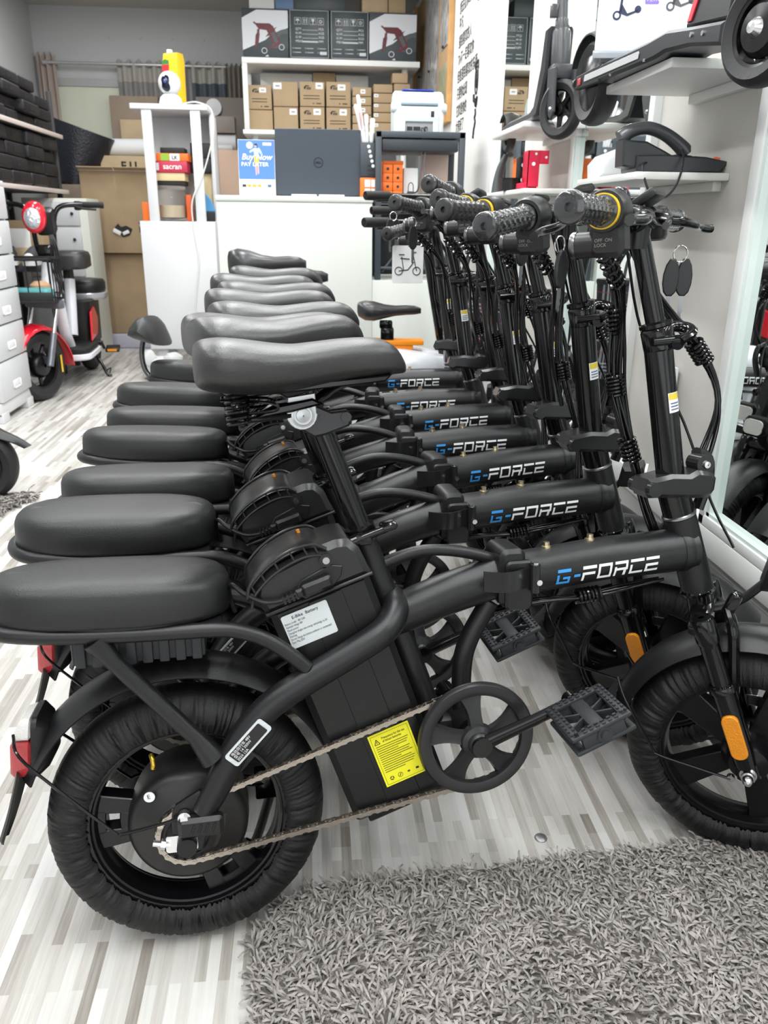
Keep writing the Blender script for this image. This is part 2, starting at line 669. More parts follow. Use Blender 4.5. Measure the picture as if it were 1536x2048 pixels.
def rim(mb, motor):
    prof = [(0.147, -0.027), (0.141, -0.031), (0.134, -0.030), (0.132, -0.025), (0.129, -0.024), (0.128, -0.018), (0.126, -0.014), (0.125, -0.010),
            (0.125, 0.010), (0.126, 0.014), (0.128, 0.018), (0.129, 0.024), (0.132, 0.025), (0.134, 0.030), (0.141, 0.031), (0.147, 0.027), (0.147, -0.027)]
    mb.lathe(prof, (0, 0, 0), (0, 1, 0), 72)
    if motor:
        for a in (58, 178, 298):
            patch(mb, 0.078, 0.127, a - 24, a - 8, -0.014, 0.014, a - 19, a - 6)
            patch(mb, 0.078, 0.127, a + 8, a + 24, -0.014, 0.014, a + 6, a + 19)
            patch(mb, 0.080, 0.096, a - 9, a + 9, -0.014, 0.014)
            patch(mb, 0.114, 0.127, a - 9, a + 9, -0.014, 0.014)
    else:
        for i in range(5):
            a = 20 + 72 * i
            patch(mb, 0.030, 0.127, a - 33, a + 33, -0.013, 0.013, a - 11, a + 11, k=3)
        mb.lathe([(0.012, -0.05), (0.03, -0.045), (0.042, -0.02), (0.042, 0.02), (0.03, 0.045), (0.012, 0.05)], (0, 0, 0), (0, 1, 0), 32)
    return mb


def fender(mb, c, R, a0, a1, hw, drop, k=36, widen=0.0):
    rings = []
    for i in range(k + 1):
        a = radians(a0 + (a1 - a0) * i / k)
        ring = []
        w = hw * (1 + widen * (i / k))
        th = 0.0022
        for j in range(9):
            q = -1 + j / 4
            ring.append((R - drop * abs(q) ** 2.4, w * q))
        for j in range(9):
            q = 1 - j / 4
            ring.append((R - th - drop * abs(q) ** 2.4, (w - th) * q))
        rings.append([Vector((c[0] + r * cos(a), n, c[2] + r * sin(a))) for r, n in ring])
    mb.loft(rings, True, True, True)
    return mb


def flap(mb, pts, hw0, hw1, th=0.003):
    # mud flap hanging along a path of (s, z)
    P = cr([(p[0], 0, p[1]) for p in pts], 5)
    rings = []
    for i, p in enumerate(P):
        f = i / (len(P) - 1)
        w = hw0 + (hw1 - hw0) * f
        if f > 0.9:
            w *= 1 - 0.6 * (f - 0.9) / 0.1
        t = (P[min(i + 1, len(P) - 1)] - P[max(i - 1, 0)]).normalized()
        nn = Vector((-t.z, 0, t.x))
        rings.append([p + Vector((0, w * q, 0)) + nn * (th * (0.5 if s else -0.5) - 0.006 * (1 - q * q)) for s, q in
                      [(1, -1), (1, -0.5), (1, 0), (1, 0.5), (1, 1), (0, 1), (0, 0.5), (0, 0), (0, -0.5), (0, -1)]])
    mb.loft(rings)
    return mb


def gforce(parent):
    # bars of the letters on a unit grid
    G = {'G': [(0, .8, 1, 1), (0, 0, .17, .66), (0, 0, 1, .18), (.83, 0, 1, .5), (.45, .33, 1, .5)],
         '-': [(.12, .38, .9, .56)],
         'F': [(0, .8, 1, 1), (0, .42, .92, .6), (0, 0, .17, .6)],
         'O': [(0, .82, 1, 1), (0, 0, .16, .82), (.84, 0, 1, .82), (0, 0, 1, .18)],
         'R': [(0, .82, 1, 1), (0, 0, .16, .66), (0, .4, 1, .57), (.84, .4, 1, .9), (.70, 0, .9, .42)],
         'C': [(0, .82, 1, 1), (0, 0, .16, .66), (0, 0, 1, .18)],
         'E': [(0, .82, 1, 1), (0, .41, .95, .59), (0, 0, 1, .18), (0, 0, .16, .59)]}
    ax0, ax1 = Vector((0.515, 0, 0.517)), Vector((0.74, 0, 0.533))
    d = (ax1 - ax0).normalized()
    upv = Vector((-d.z, 0, d.x))
    u0 = (0.5419 - ax0.x)
    H = 0.0235
    adv = {'G': 0.0248, '-': 0.0145, 'F': 0.0248, 'O': 0.0258, 'R': 0.0248, 'C': 0.0248, 'E': 0.0235}
    wid = {'G': 0.0205, '-': 0.0125, 'F': 0.0215, 'O': 0.0215, 'R': 0.0208, 'C': 0.0215, 'E': 0.021}
    mb = MB()
    x = u0
    for ch in 'G-FORCE':
        for (a, b, c, e) in G[ch]:
            nx, ny = 4, 2
            base = len(mb.v)
            for iy in range(ny + 1):
                for ix in range(nx + 1):
                    gx = a + (c - a) * ix / nx
                    gy = b + (e - b) * iy / ny
                    u = x + gx * wid[ch] + 0.24 * gy * H * 0.55
                    v = (gy - 0.5) * H - 0.006
                    th = v / 0.0332
                    R = 0.0334
                    mb.v.append(tuple(ax0 + d * u + upv * (R * sin(th)) + Vector((0, -R * cos(th), 0))))
            for iy in range(ny):
                for ix in range(nx):
                    q = base + iy * (nx + 1) + ix
                    mb.f.append((q, q + 1, q + nx + 2, q + nx + 1))
                    mb.mi.append(0 if ch in 'G-' else 1)
        x += adv[ch]
    o = mb.build('brand_lettering', [BLUE, WHITE], parent, smooth=60)
    o['label'] = 'blue and white G-FORCE lettering'
    return o


def make_bike():
    root = thing('electric_bike', 'bike', 'bike')
    # ---------------- frame
    f = MB()
    f.tube(cr([(0.300, 0, 0.462), (0.335, 0, 0.474), (0.385, 0, 0.491), (0.435, 0, 0.505), (0.47, 0, 0.513)], 5), [0.030] * 6 + [0.031] * 15, 22)
    f.tube(cr([(0.48, 0, 0.513), (0.515, 0, 0.517), (0.54, 0, 0.519), (0.625, 0, 0.528), (0.72, 0, 0.532), (0.775, 0, 0.535)], 5), 0.0328, 24)
    f.tube(cr([(0.286, 0, 0.538), (0.300, 0, 0.547), (0.345, 0, 0.5585), (0.389, 0, 0.557), (0.43, 0, 0.548), (0.458, 0, 0.538)], 5), 0.0088, 12)
    f.tube([(0.262, 0, 0.588), (0.29, 0, 0.508), (0.345, 0, 0.351), (0.37, 0, 0.27)], 0.0185, 18)
    f.tube(cr([(0.452, 0, 0.475), (0.42, 0, 0.418), (0.4095, 0, 0.371), (0.409, 0, 0.28)], 6), 0.0148, 14)
    f.cyl((0.41, -0.05, 0.295), (0.41, 0.05, 0.295), 0.021, 20)
    f.box((0.385, 0, 0.285), (0.06, 0.035, 0.03), None, 0.008)
    for sg in (-1, 1):
        st = cr([(0.305, sg * 0.0, 0.490), (0.300, sg * 0.04, 0.484), (0.279, sg * 0.066, 0.467), (0.238, sg * 0.071, 0.444), (0.176, sg * 0.072, 0.411),
                 (0.128, sg * 0.074, 0.384), (0.093, sg * 0.076, 0.352), (0.068, sg * 0.077, 0.315), (0.045, sg * 0.077, 0.272), (0.024, sg * 0.077, 0.236)], 5)
        f.tube(st, [0.0195] * (len(st) - 8) + [0.0195 - 0.0004 * i for i in range(8)], 16)
        f.prism([(-0.018, 0.235), (-0.012, 0.25), (0.02, 0.268), (0.052, 0.248), (0.03, 0.215), (0.02, 0.18), (-0.02, 0.18)], sg * 0.071, sg * 0.081, SN, bev=0.002)
        f.tube([(-0.095, sg * 0.073, 0.49), (-0.075, sg * 0.074, 0.460), (0.02, sg * 0.075, 0.345), (0.042, sg * 0.076, 0.312)], [0.017, 0.0115, 0.0112, 0.018], 14)
    rk = [(0.172, -0.075, 0.427), (0.147, -0.075, 0.451), (0.118, -0.075, 0.473), (0.085, -0.075, 0.487), (0.05, -0.075, 0.492), (-0.066, -0.075, 0.495), (-0.17, -0.074, 0.502),
          (-0.222, -0.055, 0.507), (-0.24, 0, 0.508), (-0.222, 0.055, 0.507), (-0.17, 0.074, 0.502), (-0.066, 0.075, 0.495), (0.05, 0.075, 0.492), (0.085, 0.075, 0.487), (0.118, 0.075, 0.473), (0.147, 0.075, 0.451), (0.172, 0.075, 0.427)]
    f.tube(cr(rk, 5), 0.0105, 12)
    for s in (-0.15, -0.03, 0.05):
        f.box((s, 0, 0.499), (0.025, 0.15, 0.004))
    # head tube and its welded collar
    hd = (Vector((0.748, 0, 0.602)) - Vector((0.792, 0, 0.468))).normalized()
    h0 = Vector((0.792, 0, 0.468))
    f.cyl(h0, h0 + hd * 0.125, 0.0245, 26)
    f.lathe([(0.0335, -0.014), (0.035, -0.006), (0.033, 0.002)], (0.764, 0, 0.5345), (1, 0, 0.06), 30)
    fr = f.build('frame', PAINT, root)
    gforce(fr)
    for s, z in ((0.539, 0.5515), (0.608, 0.5590)):
        b = MB()
        b.cyl((s, 0, z), (s, 0, z + 0.0085), 0.0050, 8)
        b.cyl((s, 0, z - 0.004), (s, 0, z + 0.002), 0.0075, 12)
        b.build('bolt', GOLD, fr)
    # nameplate on the stay
    c = Vector((0.0885, -0.0975, 0.3395))
    dx = (Vector((0.1135, 0, 0.3645)) - Vector((0.0655, 0, 0.3145))).normalized()
    Mn = basis(c, dx, Vector((-dx.z, 0, dx.x)))
    np_ = MB()
    np_.prism(rrect(-0.035, 0.035, -0.0115, 0.0115, 0.004), -0.0015, 0.0, XYZ, 0)
    np_.prism(rrect(-0.029, 0.029, -0.0085, 0.0085, 0.002), 0.0, 0.0004, XYZ, 1)
    for sx in (-0.0325, 0.0325):
        np_.prism(circ(sx, 0, 0.0018, 10), 0.0, 0.0008, XYZ, 0)
    np_.xform(Mn)
    npo = np_.build('nameplate', [LABEL, INK], fr)
    tx = text('\u7535\u52a8\u81ea\u884c\u8f66 48V\n\u578b\u53f7 14 350W\n2024 12A', 0.0052, WHITE, Mn @ Matrix.Translation((-0.027, 0.0035, 0.0006)), None)
    join_into(npo, [tx])
    npo['label'] = 'silver edged black nameplate'
    # ---------------- folding hinge
    h = MB()
    h.prism(rrect(0.4555, 0.4945, 0.474, 0.561, 0.012), -0.037, 0.037, SN, bev=0.006)
    h.prism(rrect(0.462, 0.503, 0.472, 0.545, 0.008), -0.043, -0.030, SN, bev=0.003)
    ho = h.build('folding_hinge', PAINT, root)
    h = MB()
    band = []
    for i in range(13):
        t = i / 12
        band.append(Vector((0.428 + 0.078 * t, -0.047 - 0.014 * sin(pi * min(1, t * 1.25)) + 0.012 * max(0, t - 0.8), 0.520 + 0.001 * t)))
    h.loft([[p + Vector((0, 0, 0.0145)), p + Vector((0, 0.004, 0.0145)), p + Vector((0, 0.004, -0.0145)), p + Vector((0, 0, -0.0145))] for p in band])
    h.cyl((0.503, -0.05, 0.500), (0.503, -0.05, 0.541), 0.007, 14)
    h.build('hinge_lever', mat('satin_black_alloy', (0.012, 0.012, 0.013), 0.22), ho)
    h = MB()
    h.cyl((0.503, -0.05, 0.540), (0.503, -0.05, 0.544), 0.0045, 10)
    h.cyl((0.505, -0.062, 0.517), (0.505, -0.055, 0.517), 0.0042, 10)
    h.build('screw', CHROME, ho)
    # ---------------- rear cushion
    cu = MB()
    rings = []
    for z, k, dr in ((0.5055, 0.92, 0), (0.508, 0.985, 0), (0.514, 1.0, 0), (0.530, 0.995, 0), (0.545, 0.985, 0), (0.553, 0.95, 0), (0.558, 0.89, 0), (0.5615, 0.80, 0), (0.5635, 0.64, 0), (0.5645, 0.40, 0)):
        ring = []
        for i in range(48):
            a = 2 * pi * i / 48
            x = 0.156 * math.copysign(abs(cos(a)) ** 0.62, cos(a))
            y = 0.087 * math.copysign(abs(sin(a)) ** 0.80, sin(a))
            d = (1 - k) * 0.087
            x = math.copysign(max(0, abs(x) - d * abs(cos(a)) ** 0.3), x)
            y = math.copysign(max(0, abs(y) - d * abs(sin(a)) ** 0.3), y)
            ring.append(Vector((-0.080 + x, y, z - 0.004 * (x / 0.156))))
        rings.append(ring)
    cu.loft(rings)
    cuo = cu.build('rear_cushion', LEATH2, root, smooth=60)
    bx_ = MB()
    bx_.loft([[Vector((-0.080 + 0.150 * math.copysign(abs(cos(a)) ** 0.62, cos(a)), 0.082 * math.copysign(abs(sin(a)) ** 0.8, sin(a)), z)) for a in [2 * pi * i / 40 for i in range(40)]] for z in (0.5025, 0.5075)])
    bx_.build('base_board', PLAST, cuo)
    # ---------------- controller box under the rack
    k = MB()
    k.box((-0.045, 0, 0.468), (0.170, 0.105, 0.040), None, 0.004)
    for i in range(8):
        s = -0.118 + 0.021 * i
        k.box((s, 0, 0.466), (0.013, 0.116, 0.038), None, 0.002)
    k.build('controller_box', PLAST2, root)
    # ---------------- battery
    T = Vector((0.180, 0, 0.565))
    dv, wv = Vector((0.321, 0, -0.947)), Vector((0.947, 0, 0.321))
    BP = lambda w, u, d: T + dv * u + wv * w + Vector((0, d, 0))
    bt = MB()
    bt.prism(rrect(-0.073, 0.072, 0.040, 0.395, 0.010), -0.053, 0.053, BP, bev=0.010)
    bt.prism(rrect(-0.055, 0.074, 0.385, 0.405, 0.004), -0.045, 0.045, BP, bev=0.003)
    bt.prism(rrect(-0.020, 0.030, 0.05, 0.385, 0.004), -0.0545, 0.0545, BP, bev=0.001)
    bo = bt.build('battery', mat('battery_shell', (0.007, 0.007, 0.0075), 0.34), root)
    ld = MB()
    lid = [(-0.076, 0.046), (-0.083, 0.016), (-0.074, -0.002), (-0.045, -0.013), (0.0, -0.017), (0.045, -0.017), (0.062, -0.012), (0.072, 0.006), (0.076, 0.046)]
    ld.prism(lid, -0.0565, 0.0565, BP, bev=0.009)
    ld.prism([(-0.077, 0.042), (-0.077, 0.047), (0.077, 0.047), (0.077, 0.042)], -0.0575, 0.0575, BP, bev=0.0015)
    ldo = ld.build('lid', mat('lid_plastic', (0.018, 0.018, 0.018), 0.3), bo)
    hn = MB()
    top = cr([(-0.091, 0.012, 0), (-0.080, -0.004, 0), (-0.048, -0.021, 0), (-0.01, -0.028, 0), (0.016, -0.024, 0), (0.030, -0.012, 0)], 5)
    for sg in (-1, 1):
        q0, q1 = sg * 0.0560, sg * 0.0615
        for lo in (0.0, 0.016):
            P = [BP(p.x, p.y + lo, 0) for p in top]
            hn.tube([p + Vector((0, (q0 + q1) / 2 - sg * 0.001, 0)) for p in P], 0.0022, 8)
        for i in range(2, len(top) - 3, 3):
            p = top[i]
            hn.tube([BP(p.x, p.y, q0 + sg * 0.001), BP(p.x + 0.002, p.y + 0.016, q0 + sg * 0.001)], 0.0014, 6)
        hn.cyl(BP(0.024, 0.002, q0), BP(0.024, 0.002, q1), 0.009, 18)
    rg = []
    for p in top:
        rg.append([BP(p.x, p.y + 0.004 * (abs(q) > 0.9), 0.057 * q) for q in (-1, -0.8, -0.4, 0, 0.4, 0.8, 1)] + [BP(p.x, p.y + 0.006, 0.055 * q) for q in (1, 0, -1)])
    hn.loft(rg)
    hno = hn.build('carrying_handle', mat('handle_plastic', (0.016, 0.016, 0.016), 0.28), bo)
    sc = MB()
    sc.cyl(BP(0.024, 0.002, -0.0612), BP(0.024, 0.002, -0.0632), 0.0048, 14)
    sc.cyl(BP(0.036, 0.020, -0.0560), BP(0.036, 0.020, -0.0592), 0.0032, 12)
    sc.build('screw', CHROME, bo)
    ky = MB()
    ky.cyl(BP(0.004, -0.026, 0.02), BP(0.004, -0.032, 0.02), 0.0026, 10)
    ky.build('indicator', mat('amber_tab', (0.62, 0.22, 0.02), 0.4), bo)
    pg = MB()
    pg.prism([(-0.030, 0.030), (-0.018, 0.016), (0.026, 0.010), (0.042, 0.018), (0.036, 0.030), (0.020, 0.040), (-0.02, 0.042)], -0.0565, -0.0595, BP, bev=0.001)
    pg.prism(rrect(-0.020, 0.022, 0.019, 0.036, 0.004), -0.058, -0.074, BP, bev=0.004)
    pg.prism(rrect(-0.030, -0.018, 0.022, 0.034, 0.003), -0.060, -0.073, BP, bev=0.003)
    for i in range(4):
        pg.prism(rrect(-0.048 + 0.006 * i, -0.0445 + 0.006 * i, 0.0235, 0.0345, 0.001), -0.060, -0.072, BP)
    cord = [BP(-0.03, 0.028, -0.066), BP(-0.05, 0.029, -0.066), BP(-0.072, 0.022, -0.066), BP(-0.092, 0.006, -0.052), BP(-0.105, -0.006, -0.030), BP(-0.115, 0.01, -0.010), BP(-0.118, 0.04, 0.0)]
    pg.tube(cr(cord, 6), 0.0033, 8)
    pg.build('charging_plug', PLAST, bo)
    # printed labels of the battery
    L1 = basis(BP(-0.028, 0.079, -0.0550), wv, -dv)
    lb = MB()
    lb.prism(rrect(-0.033, 0.033, -0.0245, 0.0245, 0.003), -0.0004, 0.0003, XYZ)
    lb.xform(L1)
    lo_ = lb.build('battery_label', LABEL, bo)
    tl = [text('E-Bike  Battery', 0.0062, INK, L1 @ Matrix.Translation((0, 0.0165, 0.0006)), None, align='CENTER', bold=0.00008),
          text('Battery model:  48V10Ah\nNominal voltage 48V\nManuf acturer:\nZhengzhan dingbu new energy technology co.,ltd\nWarning:\nDo not charge the battery outdoors or unattended\nDate: May 2024', 0.0047, INK, L1 @ Matrix.Translation((-0.031, 0.0105, 0.0006)), None, sx=0.60, line=0.98)]
    join_into(lo_, tl)
    lo_['label'] = 'silver battery label'
    L2 = basis(BP(0.018, 0.312, -0.0550), wv, -dv)
    lb = MB()
    lb.prism([(-0.031, -0.043), (0.031, -0.043), (0.031, 0.043), (-0.031, 0.043)], -0.0004, 0.0003, XYZ)
    lb.xform(L2)
    wo = lb.build('warning_label', YELLOW, bo)
    ink = MB()
    def line(x0, y0, x1, y1, w=0.0005):
        d = Vector((x1 - x0, y1 - y0)).normalized()
        nn = Vector((-d.y, d.x)) * w
        ink.add([(x0 + nn.x, y0 + nn.y, 0.0006), (x0 - nn.x, y0 - nn.y, 0.0006), (x1 - nn.x, y1 - nn.y, 0.0006), (x1 + nn.x, y1 + nn.y, 0.0006)], [(0, 1, 2, 3)])
    for a in ((-0.028, -0.040, 0.028, -0.040), (0.028, -0.040, 0.028, 0.040), (0.028, 0.040, -0.028, 0.040), (-0.028, 0.040, -0.028, -0.040)):
        line(*a, w=0.0002)
    for a in ((-0.025, 0.026, -0.021, 0.034), (-0.021, 0.034, -0.017, 0.026), (-0.017, 0.026, -0.025, 0.026), (-0.021, 0.0275, -0.021, 0.031)):
        line(*a)
    for i in range(13):
        y = 0.022 - 0.0035 * i
        line(-0.025, y, 0.024 - (0.018 if i in (3, 7, 12) else 0.002 * (i % 3)), y, 0.00045)
    for q in range(3):
        a = radians(90 + 120 * q)
        b_ = radians(90 + 120 * (q + 0.75))
        line(-0.019 + 0.003 * cos(a), -0.032 + 0.003 * sin(a), -0.019 + 0.003 * cos(b_), -0.032 + 0.003 * sin(b_), 0.0007)
    for q in range(12):
        a, b_ = 2 * pi * q / 12, 2 * pi * (q + 1) / 12
        line(-0.006 + 0.0035 * cos(a), -0.032 + 0.0035 * sin(a), -0.006 + 0.0035 * cos(b_), -0.032 + 0.0035 * sin(b_), 0.0003)
    line(-0.0075, -0.034, -0.0045, -0.030)
    line(0.0055, -0.033, 0.0085, -0.033, 0.0003)
    line(0.005, -0.0315, 0.009, -0.0315, 0.0008)
    line(0.018, -0.032, 0.0225, -0.032, 0.0016)
    ink.xform(L2)
    io = ink.build('print', INK, None, smooth=0, recalc=False)
    join_into(wo, [io, text('Precautions for the use\nof lithium batteries', 0.0052, INK, L2 @ Matrix.Translation((-0.013, 0.0315, 0.0006)), None, sx=0.72, bold=0.00006)])
    wo['label'] = 'yellow warning label'
    # ---------------- seat post and saddle
    sp = MB()
    ax = (Vector((0.216, 0, 0.722)) - Vector((0.258, 0, 0.603))).normalized()
    p0 = Vector((0.2625, 0, 0.590))
    sp.cyl(p0 - ax * 0.02, p0 + ax * 0.160, 0.0158, 26)
    spo = sp.build('seat_post', GLOSS, root)
    cl = MB()
    cl.cyl(p0 - ax * 0.010, p0 + ax * 0.012, 0.0215, 24)
    cl.box(p0 + Vector((-0.004, -0.026, -0.002)), (0.026, 0.018, 0.016), None, 0.004)
    cl.cyl(p0 + Vector((-0.026, -0.030, -0.006)), p0 + Vector((0.030, -0.030, 0.012)), 0.0055, 12)
    cl.cyl(p0 + Vector((-0.030, -0.030, -0.0075)), p0 + Vector((-0.012, -0.030, -0.002)), 0.0085, 14)
    cl.box(p0 + Vector((0.034, -0.02, 0.014)), (0.022, 0.034, 0.010), Matrix.Rotation(-0.3, 3, 'Y'), 0.004)
    cl.build('seat_clamp', GLOSS, root)
    br = MB()
    for sg in (-1, 1):
        br.prism([(0.168, 0.764), (0.196, 0.776), (0.222, 0.764), (0.243, 0.766), (0.250, 0.757), (0.246, 0.744), (0.214, 0.733), (0.198, 0.730), (0.178, 0.742)], sg * 0.021, sg * 0.0125, SN, bev=0.003)
        br.cyl((0.241, sg * 0.010, 0.756), (0.241, sg * 0.024, 0.756), 0.007, 14)
        br.cyl((0.209, sg * 0.016, 0.757), (0.209, sg * 0.0225, 0.757), 0.004, 12)
    br.cyl((0.241, -0.02, 0.756), (0.241, 0.02, 0.756), 0.004)
    bro = br.build('seat_bracket', mat('bracket_steel', (0.02, 0.02, 0.022), 0.25), spo)
    kn = MB()
    kn.prism([(0.164, 0.785), (0.200, 0.790), (0.201, 0.764)] + [(0.182 + 0.0205 * cos(radians(a)), 0.762 + 0.0205 * sin(radians(a))) for a in range(0, -181, -20)], -0.030, -0.024, SN, bev=0.001)
    kn.lathe([(0.0155, -0.030), (0.0155, -0.033), (0.0130, -0.0335), (0.0125, -0.031), (0.0095, -0.031), (0.009, -0.035), (0.001, -0.036)], (0.183, 0, 0.761), (0, 1, 0), 24)
    kn.cyl((0.183, -0.03, 0.761), (0.183, 0.03, 0.761), 0.008)
    kn.build('clamp_knuckle', mat('zinc_plate', (0.42, 0.43, 0.44), 0.32, metal=1.0), spo)
    sd = MB()
    secs = [(0.046, 0.030, 0.846, 0.815), (0.0485, 0.066, 0.855, 0.804), (0.058, 0.093, 0.8615, 0.797), (0.080, 0.107, 0.864, 0.793), (0.110, 0.108, 0.8615, 0.790), (0.145, 0.100, 0.8565, 0.7905),
            (0.175, 0.089, 0.8545, 0.794), (0.205, 0.078, 0.857, 0.799), (0.240, 0.068, 0.8605, 0.804), (0.270, 0.062, 0.8610, 0.807), (0.294, 0.056, 0.857, 0.8095), (0.311, 0.046, 0.846, 0.811), (0.321, 0.034, 0.830, 0.812), (0.324, 0.018, 0.822, 0.814)]
    P = cr([Vector((s, w, zt)) for s, w, zt, zb in secs], 3)
    Q = cr([Vector((s, w, zb)) for s, w, zt, zb in secs], 3)
    rings = []
    for a, b in zip(P, Q):
        w, zt, zb = a.y, a.z, b.z
        zc = zb + (zt - zb) * 0.48
        ring = []
        for i in range(40):
            t = 2 * pi * i / 40
            c_, s_ = cos(t), sin(t)
            if s_ >= 0:
                y = w * math.copysign(abs(c_) ** 0.75, c_)
                z = zc + (zt - zc) * abs(s_) ** 0.72
                z -= 0.006 * max(0, 1 - (y / (0.4 * w + 1e-6)) ** 2) * min(1, w / 0.08)
            else:
                y = w * math.copysign(abs(c_) ** 0.55, c_) * (1 - 0.12 * abs(s_))
                z = zc - (zc - zb) * abs(s_) ** 0.5
            ring.append(Vector((a.x, y, z)))
        rings.append(ring)
    sd.loft(rings)
    so = sd.build('saddle', LEATH, root, smooth=70)
    un = MB()
    un.prism([(0.075, 0.795), (0.30, 0.812), (0.29, 0.803), (0.20, 0.795), (0.09, 0.786)], -0.05, 0.05, SN, bev=0.002)
    for sg in (-1, 1):
        un.tube(cr([(0.285, sg * 0.012, 0.806), (0.235, sg * 0.022, 0.797), (0.205, sg * 0.026, 0.778), (0.186, sg * 0.026, 0.764), (0.150, sg * 0.03, 0.760), (0.105, sg * 0.045, 0.757)], 5), 0.0038, 8)
        un.tube(helix([(0.100, sg * 0.048, 0.752), (0.098, sg * 0.048, 0.793)], 0.014, 6), 0.0024, 6)
        un.tube(cr([(0.078, sg * 0.03, 0.783), (0.14, sg * 0.05, 0.780), (0.145, sg * 0.05, 0.770), (0.082, sg * 0.05, 0.766)], 5), 0.0022, 6)
    un.prism([(0.118, 0.760), (0.150, 0.776), (0.195, 0.784), (0.21, 0.776), (0.165, 0.766)], -0.045, 0.03, SN, bev=0.003)
    un.build('saddle_springs', GLOSS, so)
    # ---------------- rear wheel
    C0 = Matrix.Translation((0, 0, RW))
    w = rim(MB(), True).xform(C0).build('rear_wheel', RIM, root)
    tyre_cover(MB()).xform(C0).build('tyre_cover', CLOTH, w, smooth=80)
    stitch_ring(MB()).xform(C0).build('cover_stitching', STITCH, w)
    hb = MB()
    hb.lathe([(0.004, -0.060), (0.045, -0.058), (0.050, -0.052), (0.072, -0.047), (0.0790, -0.042), (0.083, -0.032), (0.0845, -0.014), (0.0845, 0.014), (0.083, 0.032), (0.0815, 0.042), (0.05, 0.052), (0.004, 0.055)], (0, 0, 0), (0, 1, 0), 64)
    hb.lathe([(0.03, -0.059), (0.037, -0.0605), (0.039, -0.0615), (0.03, -0.064)], (0, 0, 0), (0, 1, 0), 40)
    hb.xform(C0)
    hbo = hb.build('hub_motor', mat('motor_shell', (0.014, 0.013, 0.013), 0.4), w)
    e_ = MB()
    e_.cyl((-0.048, -0.0522, 0.252), (-0.048, -0.0535, 0.252), 0.0075, 20)
    eo = e_.build('quality_sticker', WHITE, hbo)
    join_into(eo, [text('E', 0.009, INK, basis((-0.0505, -0.0538, 0.2495), (0.98, 0, 0.2), (-0.2, 0, 0.98)), None)])
    text('2020BZ31292600', 0.0062, mat('engraved_print', (0.10, 0.095, 0.09), 0.5), basis((0.049, -0.0535, 0.214), (-0.15, 0.03, -0.98), (0.98, 0.18, -0.15)), hbo, name='serial_number')
    vl = MB()
    vl.tube(cr([(-0.044, -0.028, 0.302), (-0.042, -0.034, 0.297), (-0.041, -0.037, 0.290), (-0.042, -0.037, 0.285)], 4), 0.0034, 10)
    vl.build('valve', mat('brass_valve', (0.62, 0.42, 0.05), 0.25, metal=0.9), w)
    for sg in (-1, 1):
        MB().cyl((0, sg * 0.095, RW), (0, sg * 0.068, RW), 0.0135, 24).build('axle_cap', RUBBER, w)
    an = MB()
    an.prism(rrect(-0.028, 0.014, 0.184, 0.208, 0.004), -0.082, -0.084, SN)
    an.cyl((-0.044, -0.086, 0.203), (-0.022, -0.086, 0.198), 0.0042, 8)
    an.cyl((-0.034, -0.086, 0.2005), (-0.028, -0.086, 0.199), 0.0075, 6)
    an.cyl((-0.001, -0.083, 0.2375), (-0.001, -0.092, 0.2375), 0.0085, 14)
    an.cyl((-0.001, -0.090, 0.2375), (-0.001, -0.096, 0.2375), 0.0055, 6)
    an.build('chain_tensioner', CHROME, root)
    ch = MB()
    ch.prism(rrect(-0.010, 0.050, 0.209, 0.238, 0.006), -0.079, -0.099, SN, bev=0.005)
    for i in range(4):
        ch.box((0.010 + 0.009 * i, -0.0995, 0.2235), (0.0028, 0.002, 0.014), Matrix.Rotation(0.35, 3, 'Y'), 0.0008)
    ch.build('axle_guard', PLAST, root)
    # ---------------- chain and crank set
    s0, r0, s1, r1 = Vector((0, RW)), 0.040, Vector((0.41, 0.295)), 0.0735
    pts = []
    dd = s1 - s0
    an0 = math.atan2(dd.y, dd.x)
    al = math.acos((r0 - r1) / dd.length)
    n1, n0 = 40, 40
    for i in range(n1 + 1):
        a = an0 + al - (2 * al) * i / n1
        pts.append((s1.x + r1 * cos(a), s1.y + r1 * sin(a)))
    for i in range(n0 + 1):
        a = an0 - al - (2 * pi - 2 * al) * i / n0
        pts.append((s0.x + r0 * cos(a), s0.y + r0 * sin(a)))
    pts.append(pts[0])
    cum = [0]
    for i in range(1, len(pts)):
        cum.append(cum[-1] + math.hypot(pts[i][0] - pts[i - 1][0], pts[i][1] - pts[i - 1][1]))
    nl = int(round(cum[-1] / 0.0125 / 2)) * 2
    def at(d):
        d %= cum[-1]
        for i in range(1, len(cum)):
            if cum[i] >= d:
                t = (d - cum[i - 1]) / max(1e-9, cum[i] - cum[i - 1])
                return (pts[i - 1][0] + (pts[i][0] - pts[i - 1][0]) * t, pts[i - 1][1] + (pts[i][1] - pts[i - 1][1]) * t)
    J = [at(cum[-1] * i / nl) for i in range(nl)]
    cm = MB()
    CN = -0.063
    for i in range(nl):
        a, b = Vector(J[i]), Vector(J[(i + 1) % nl])
        d = (b - a).normalized()
        q = Vector((-d.y, d.x))
        prof = []
        for c_, sgn in ((a, -1), (b, 1)):
            for k_ in range(5):
                t = radians(-70 + 35 * k_)
                prof.append(c_ + d * (sgn * 0.0043 * cos(t)) + q * (sgn * 0.0043 * sin(t)))
            prof.append((a + b) / 2 + q * (0.0029 * sgn))
        off = 0.0036 if i % 2 else 0.0024
        for sg in (-1, 1):
            cm.prism([tuple(p) for p in prof], CN + sg * off, CN + sg * (off + 0.001), SN)
        cm.cyl((a.x, CN - 0.0054, a.y), (a.x, CN + 0.0054, a.y), 0.0019, 8)
    cm.build('chain', BRASS, root, smooth=30)
    cw = MB()
